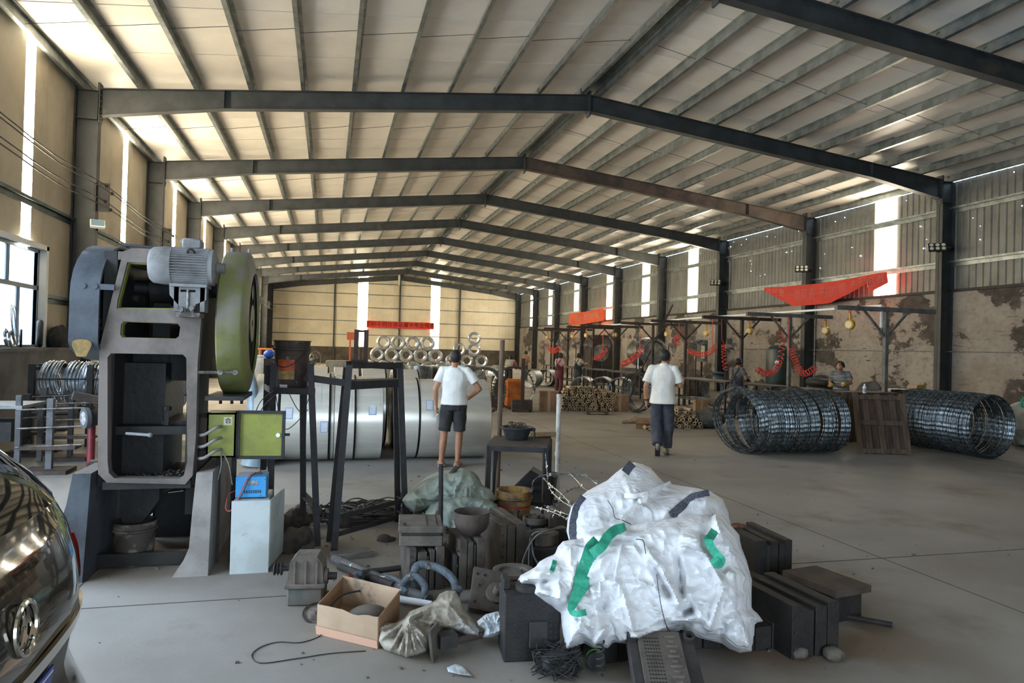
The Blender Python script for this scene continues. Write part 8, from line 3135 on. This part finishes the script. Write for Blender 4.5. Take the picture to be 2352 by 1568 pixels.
# ================================================================== far end: wire spools, mast, banners
m_wrap = M('wrapped_wire', (188, 186, 180), (140, 142, 144), scale=5, rough=.45, metal=.25)
sp = thing('wire_spool', '', 'wire spool', (0, 0, 0))
MB().lathe([(.25, -.32), (.38, -.34), (.43, -.28), (.43, .28), (.38, .34), (.25, .32), (.24, 0), (.25, -.32)], n=28, ax=(0, 1, 0), cap=False).build('wire_winding', m_wsil, sp, smooth=50)
MB().lathe([(.36, -.36), (.45, -.30), (.45, .30), (.36, .36)], n=28, ax=(0, 1, 0), cap=False, a0=RAD(-20), a1=RAD(150)).build('plastic_wrap', m_wrap, sp, smooth=50)
k = 0
LB1 = 'galvanised wire spool in the long pyramid before the end wall'
for row, n_, px0 in ((0, 6, 850), (1, 5, 866), (2, 4, 880)):
    for i in range(n_):
        q = AD(px0 + i * 33.5, 800, 41)
        o = sp if k == 0 else dup(sp)
        o.location = (q.x, q.y, .43 + row * .735)
        o.scale = (.93, .93, .93)
        o['label'] = LB1
        o['group'] = 'wire spools in the long pyramid'
        k += 1
LB2 = 'galvanised wire spool in the steep pyramid right of the long one'
for row, xs in ((0, (1022, 1056, 1090, 1124)), (1, (1039, 1073, 1107)), (2, (1056, 1090)), (3, (1090,))):
    for x in xs:
        q = AD(x, 800, 38)
        o = dup(sp, label=LB2, group='wire spools in the steep pyramid')
        o.location = (q.x, q.y + row * .05, .36 + row * .625)
        o.scale = (.79, .79, .79)
        o.rotation_euler = (0, 0, -.25)
for k, (px, d, rz, lab) in enumerate(((1090, 27, .9, 'tilted bright spool at the foot of the steep pyramid'), (1145, 34, .5, 'small bright spool right of the steep pyramid'))):
    o = dup(sp, label=lab, rot=(.0, 0, rz))
    q = AD(px, 830, d)
    o.location = (q.x, q.y, .45)
    o.scale = (1, 1, 1)
    if 'group' in o:
        del o['group']
# forklift
q = AD(828, 850, 19)
fk = thing('forklift', 'dark red forklift mast and truck behind the slit coils', 'forklift', (q.x, q.y, 0), -.1)
m_mast = M('mast_maroon', (58, 24, 26), (42, 20, 22), scale=5, rough=.5)
for s in (-1, 1):
    MB().b2((s * .13 - .06, -.05, 0), (s * .13 + .06, .08, 2.12)).build('mast_rail', m_mast, fk, smooth=None)
for z in (.5, 1.2, 2.05):
    MB().b2((-.18, .0, z), (.18, .06, z + .06)).build('mast_tie', m_mast, fk, smooth=None)
MB().b2((-.22, -.12, .9), (.2, -.05, 1.3)).build('fork_carriage', m_blk, fk, smooth=None)
for s in (-1, 1):
    MB().b2((s * .15 - .05, -1.0, .05), (s * .15 + .05, -.1, .09)).build('fork', m_blk, fk, smooth=None)
MB().b2((-.45, .15, .2), (.45, 1.7, 1.0), .05).build('truck_body', M('truck_grey', (60, 62, 64), rough=.5), fk, smooth=None)
for s in (-1, 1):
    for y in (.35, 1.45):
        MB().cyl((s * .36, y, .24), (s * .5, y, .24), .24, n=20).build('wheel', m_rub, fk)
MB().b2((-.01, -.1, 1.3), (.02, -.06, 1.62)).build('hose_guide', m_blk, fk, smooth=None)
q = AD(803, 830, 21)
oj = thing('orange_stand', 'thin orange marker stand beside the forklift mast', 'stand', (q.x, q.y, 0))
m_orr = M('orange_paint', (198, 96, 60), rough=.6)
MB().b2((-.025, -.025, 0), (.025, .025, 1.95)).build('post', m_orr, oj, smooth=None)
MB().b2((-.1, -.02, 1.85), (.12, .02, 2.08)).build('head_frame', m_orr, oj, smooth=None)
MB().b2((-.2, -.2, 0), (.2, .2, .03)).build('foot', m_orr, oj, smooth=None)
# pale tubes/strips lying right behind stand, floor fans, boxes
for k, (px, d, lab) in enumerate(((672, 17, 'round floor fan with dark green motor by the bucket'), (722, 20, 'round floor fan facing sideways behind the stand'))):
    q = AD(px, 850, d)
    t = thing('floor_fan', lab, 'fan', (q.x, q.y, 0), .9 if k else .2)
    zc_ = CAMH - (828 - 790) / FPX * d
    MB().torus((0, 0, zc_), .26, .012, (0, 1, .1), 28, 6).torus((0, .06, zc_), .17, .008, (0, 1, .1), 24, 6).build('fan_ring', m_silv, t)
    for q3 in range(3):
        a = q3 * 2.1
        MB().box((.12 * cos(a), .0, zc_ + .12 * sin(a)), (.2, .012, .1), rotm(.4, -a, 0)).build('fan_blade', m_fang, t, smooth=None)
    MB().cyl((0, .02, zc_), (0, .25, zc_), .07, n=14).build('fan_motor', M('motor_green', (36, 66, 52), rough=.5), t)
    MB().cyl((0, .15, 0), (0, .15, zc_), .02, n=8).build('fan_pole', M('motor_green', (0, 0, 0)), t)
    MB().cyl((0, .15, 0), (0, .15, .03), .22, n=20).build('fan_base', m_bench, t)
t = strip_roll(700, 850, -.2, .5, .5, .4, 'pale strip roll with pressed pattern behind the stands', m_wsil)
t.location = AD(700, 860, 16.5)
t.location.z = 0
far = [(652, 30, .9, .5, 1.5, (200, 204, 204), 'pale grey machine cabinet before the far dado'), (606, 20, .7, .6, 1.25, (170, 182, 190), 'pale blue grey machine box left of the bucket'), (640, 16.5, .35, .3, 1.1, (60, 66, 72), 'dark machine box right behind the bucket'), (748, 17, .5, .4, 1.0, (170, 178, 180), 'pale machine box beside the side facing fan'), (775, 26, .8, .6, 1.1, (120, 122, 118), 'grey machine box left of the forklift')]
for k, (px, d, w, dd, h, c_, lab) in enumerate(far):
    q = AD(px, 850, d)
    t = thing('machine_box', lab, 'machine', (q.x, q.y, 0), -.1)
    mt = M('machine_paint_%d' % k, c_, tuple(int(v * .85) for v in c_), scale=4, rough=.5)
    MB().b2((-w / 2, -dd / 2, .08), (w / 2, dd / 2, h), .02).build('cabinet', mt, t, smooth=None)
    MB().b2((-w / 2 + .04, -dd / 2 - .006, .2), (-.01, -dd / 2, h - .08)).build('cabinet_door', mt, t, smooth=None)
    MB().b2((.01, -dd / 2 - .006, .2), (w / 2 - .04, -dd / 2, h - .08)).build('cabinet_door', mt, t, smooth=None)
    MB().b2((-w / 2 + .02, -dd / 2 + .02, 0), (w / 2 - .02, dd / 2 - .02, .08)).build('plinth', m_bench, t, smooth=None)
q = AD(618, 822, 18)
bs = MB().sphere((0, 0, 0), .14, 18, 12).build('blue_helmet', M('blue_plastic', (30, 84, 190), rough=.35), None, loc=(q.x, q.y, 1.40))
bs.scale = (1, 1, .8)
tag(bs, 'bright blue round cap on the machine beside the bucket', 'cap')
pb = MB().b2((-.12, -.12, 0), (.12, .12, 1.29)).build('cap_post', m_iron, None, smooth=None, loc=(q.x, q.y, 0))
tag(pb, 'dark pedestal under the bright blue cap', 'pedestal')
sd = MB()
for i in range(14):
    x = -.34 + i * .045
    sd.cyl((x, -.22, 0), (x + .01, .25, .03), .03, n=8)
q = AD(600, 800, 20)
stuff(sd.build('silver_offcuts', m_wsil, None, loc=(q.x, q.y + .05, 1.28)), 'bright offcuts heaped on the pale blue grey box', 'offcuts')
bt_ = MB().b2((-.5, -.3, 1.42), (.5, .3, 1.47)).b2((-.45, -.25, 0), (-.4, .25, 1.42)).b2((.4, -.25, 0), (.45, .25, 1.42)).build('orange_shelf', M('orange_board', (190, 110, 50), rough=.7), None, smooth=None, loc=AD(622, 850, 28) * 1)
bt_.location.z = 0
tag(bt_, 'orange topped shelf frame beyond the bucket', 'shelf')
lb = MB().tube(smooth_path([(0, 0, 1.35), (.06, -.05, .9), (.12, -.1, .3), (.1, -.1, 0.02)], 6), [.04 + .008 * k for k in range(19)], 14)
g = AD(575, 960, 9.6)
o = lb.build('blue_sheeting', M('blue_film', (140, 158, 166), (116, 132, 140), scale=5, rough=.4), None, loc=(g.x - .02, g.y, 0))
tag(o, 'pale blue plastic sheeting hanging beside the press', 'sheeting')
# ---- banners
m_ban = M('red_banner', (206, 60, 44), (196, 52, 40), scale=3, rough=.7)
m_ban.node_tree.nodes['Principled BSDF'].inputs['Transmission Weight'].default_value = 0
m_bt = M('banner_print', (226, 150, 140), rough=.7)
m_bty = M('banner_print_pale', (236, 196, 180), rough=.7)


def banner(label, A, B, h, body, size, mt, n=48, sag=0.0, wave=.0, fold=None, start=.5, rows=6, mat=None, sx=1.0):
    """cloth strip from A to B (top edge), hanging h; text follows the cloth"""
    A, B = Vector(A), Vector(B)
    d = B - A
    L = d.length
    dx = d.normalized()
    nr = Vector((dx.y, -dx.x, 0)).normalized()
    t = thing('red_banner', label, 'banner', A)

    def S(u, v):
        top = -sag * 4 * u * (1 - u) * h
        hh = h * (fold(u) if fold else 1.0)
        return dx * (u * L) + Vector((0, 0, top - v * hh)) + nr * (wave * sin(u * 9 + v * 2) + wave * .5 * sin(u * 23))
    vs, fs = [], []
    for side in (0, 1):
        for j_ in range(rows + 1):
            for i in range(n + 1):
                vs.append(S(i / n, j_ / rows) - nr * (.004 * side))
    k = n + 1
    N_ = k * (rows + 1)
    for j_ in range(rows):
        for i in range(n):
            q = (j_ * k + i, j_ * k + i + 1, (j_ + 1) * k + i + 1, (j_ + 1) * k + i)
            fs += [q, tuple(N_ + x for x in q)]
    for i in range(n):
        fs += [(i, i + 1, N_ + i + 1, N_ + i), (rows * k + i, rows * k + i + 1, N_ + rows * k + i + 1, N_ + rows * k + i)]
    MB().add(vs, fs).build('banner_cloth', mat or m_ban, t, smooth=60)
    me = text_mesh(body, size, mt)
    xs = [v.co.x for v in me.vertices]
    if xs:
        x0, x1 = min(xs), max(xs)
        for v in me.vertices:
            u = start + (v.co.x * sx) / L
            uu = min(max(u, 0), 1)
            vv = min(max(.5 - v.co.y / h, .04), .96)
            p = S(uu, vv) + nr * .008
            v.co = p
        o = stuff(bpy.data.objects.new('banner_lettering', me))
        COL.objects.link(o)
        o.parent = t
    return t


YW = YB - .25
a, c_ = AY(842, 736, YW), AY(997, 741, YW)
banner('long red safety banner across the far end wall', a, (c_.x, YW, a.z), .62, '培训不到位就是最大安全隐患', .50, m_bt, sx=.98)
XW = XR - .5
a, c_ = AX(1757, 660, XW), AX(2036, 624, XW)
banner('torn red banner sagging across the right columns', a, c_, .78, '党政同责  一岗双责  齐抓共管  失职追责', .46, m_bt, sag=.12, wave=.05, start=.48, sx=.80,
       fold=lambda u: min(1, .15 + 3.2 * u) * min(1, max(.05, (1.0 - u) * 2.6 + (.45 if u > .88 else 0))))
a, c_ = AX(1308, 719, XW), AX(1386, 706, XW)
banner('faded orange red banner on the far right columns', a, c_, .86, '安全第一  责任生产重于泰山', .46, m_bty, sag=.08, wave=.04, mat=M('orange_banner', (222, 92, 46), (206, 76, 42), scale=2, rough=.7), start=.55, sx=.8)
# white streamers under the ridge
for k, (px, py, Y, h, lab) in enumerate(((1073, 490, 33.8, .75, 'white torn streamer hanging under the ridge'), (917, 640, 63.6, 1.2, 'narrow white streamer at the far ridge post'), (544, 405, 26.0, .6, 'yellowed strip hanging from a left purlin'))):
    q = AY(px, py, Y)
    b = MB().grid(lambda u, v: Vector(((u - .5) * (.22 if k != 2 else .09) * (1 - .4 * v), .04 * sin(v * 5), -h * v + .55)), 4, 10)
    o = b.build('hanging_streamer', M('streamer', (206, 200, 186), rough=.8), None, loc=q)
    sm_ = o.modifiers.new('s', 'SOLIDIFY')
    sm_.thickness = .006
    tag(o, lab, 'streamer')
# wall conduit on the right wall
o = MB().cyl((0, 6, 0), (0, 30, 0), .018, n=8).cyl((0, 22.3, -1.9), (0, 22.3, 2.2), .03, n=8).build('wall_conduit', m_pipe, None, loc=(XR - .05, 0, 1.95))
tag(o, 'thin grey conduit along the peeling right wall', 'conduit')
# leaning pole by the silver machine
q = AX(1450, 850, 12.4)
o = MB().cyl((0, 0, 0), AX(1545, 700, 12.9) - Vector((q.x, q.y, 0)), .03, n=8).build('leaning_rod', m_iron, None, loc=(q.x, q.y, 0))
tag(o, 'long dark rod leaning by the silver drum machine', 'rod')
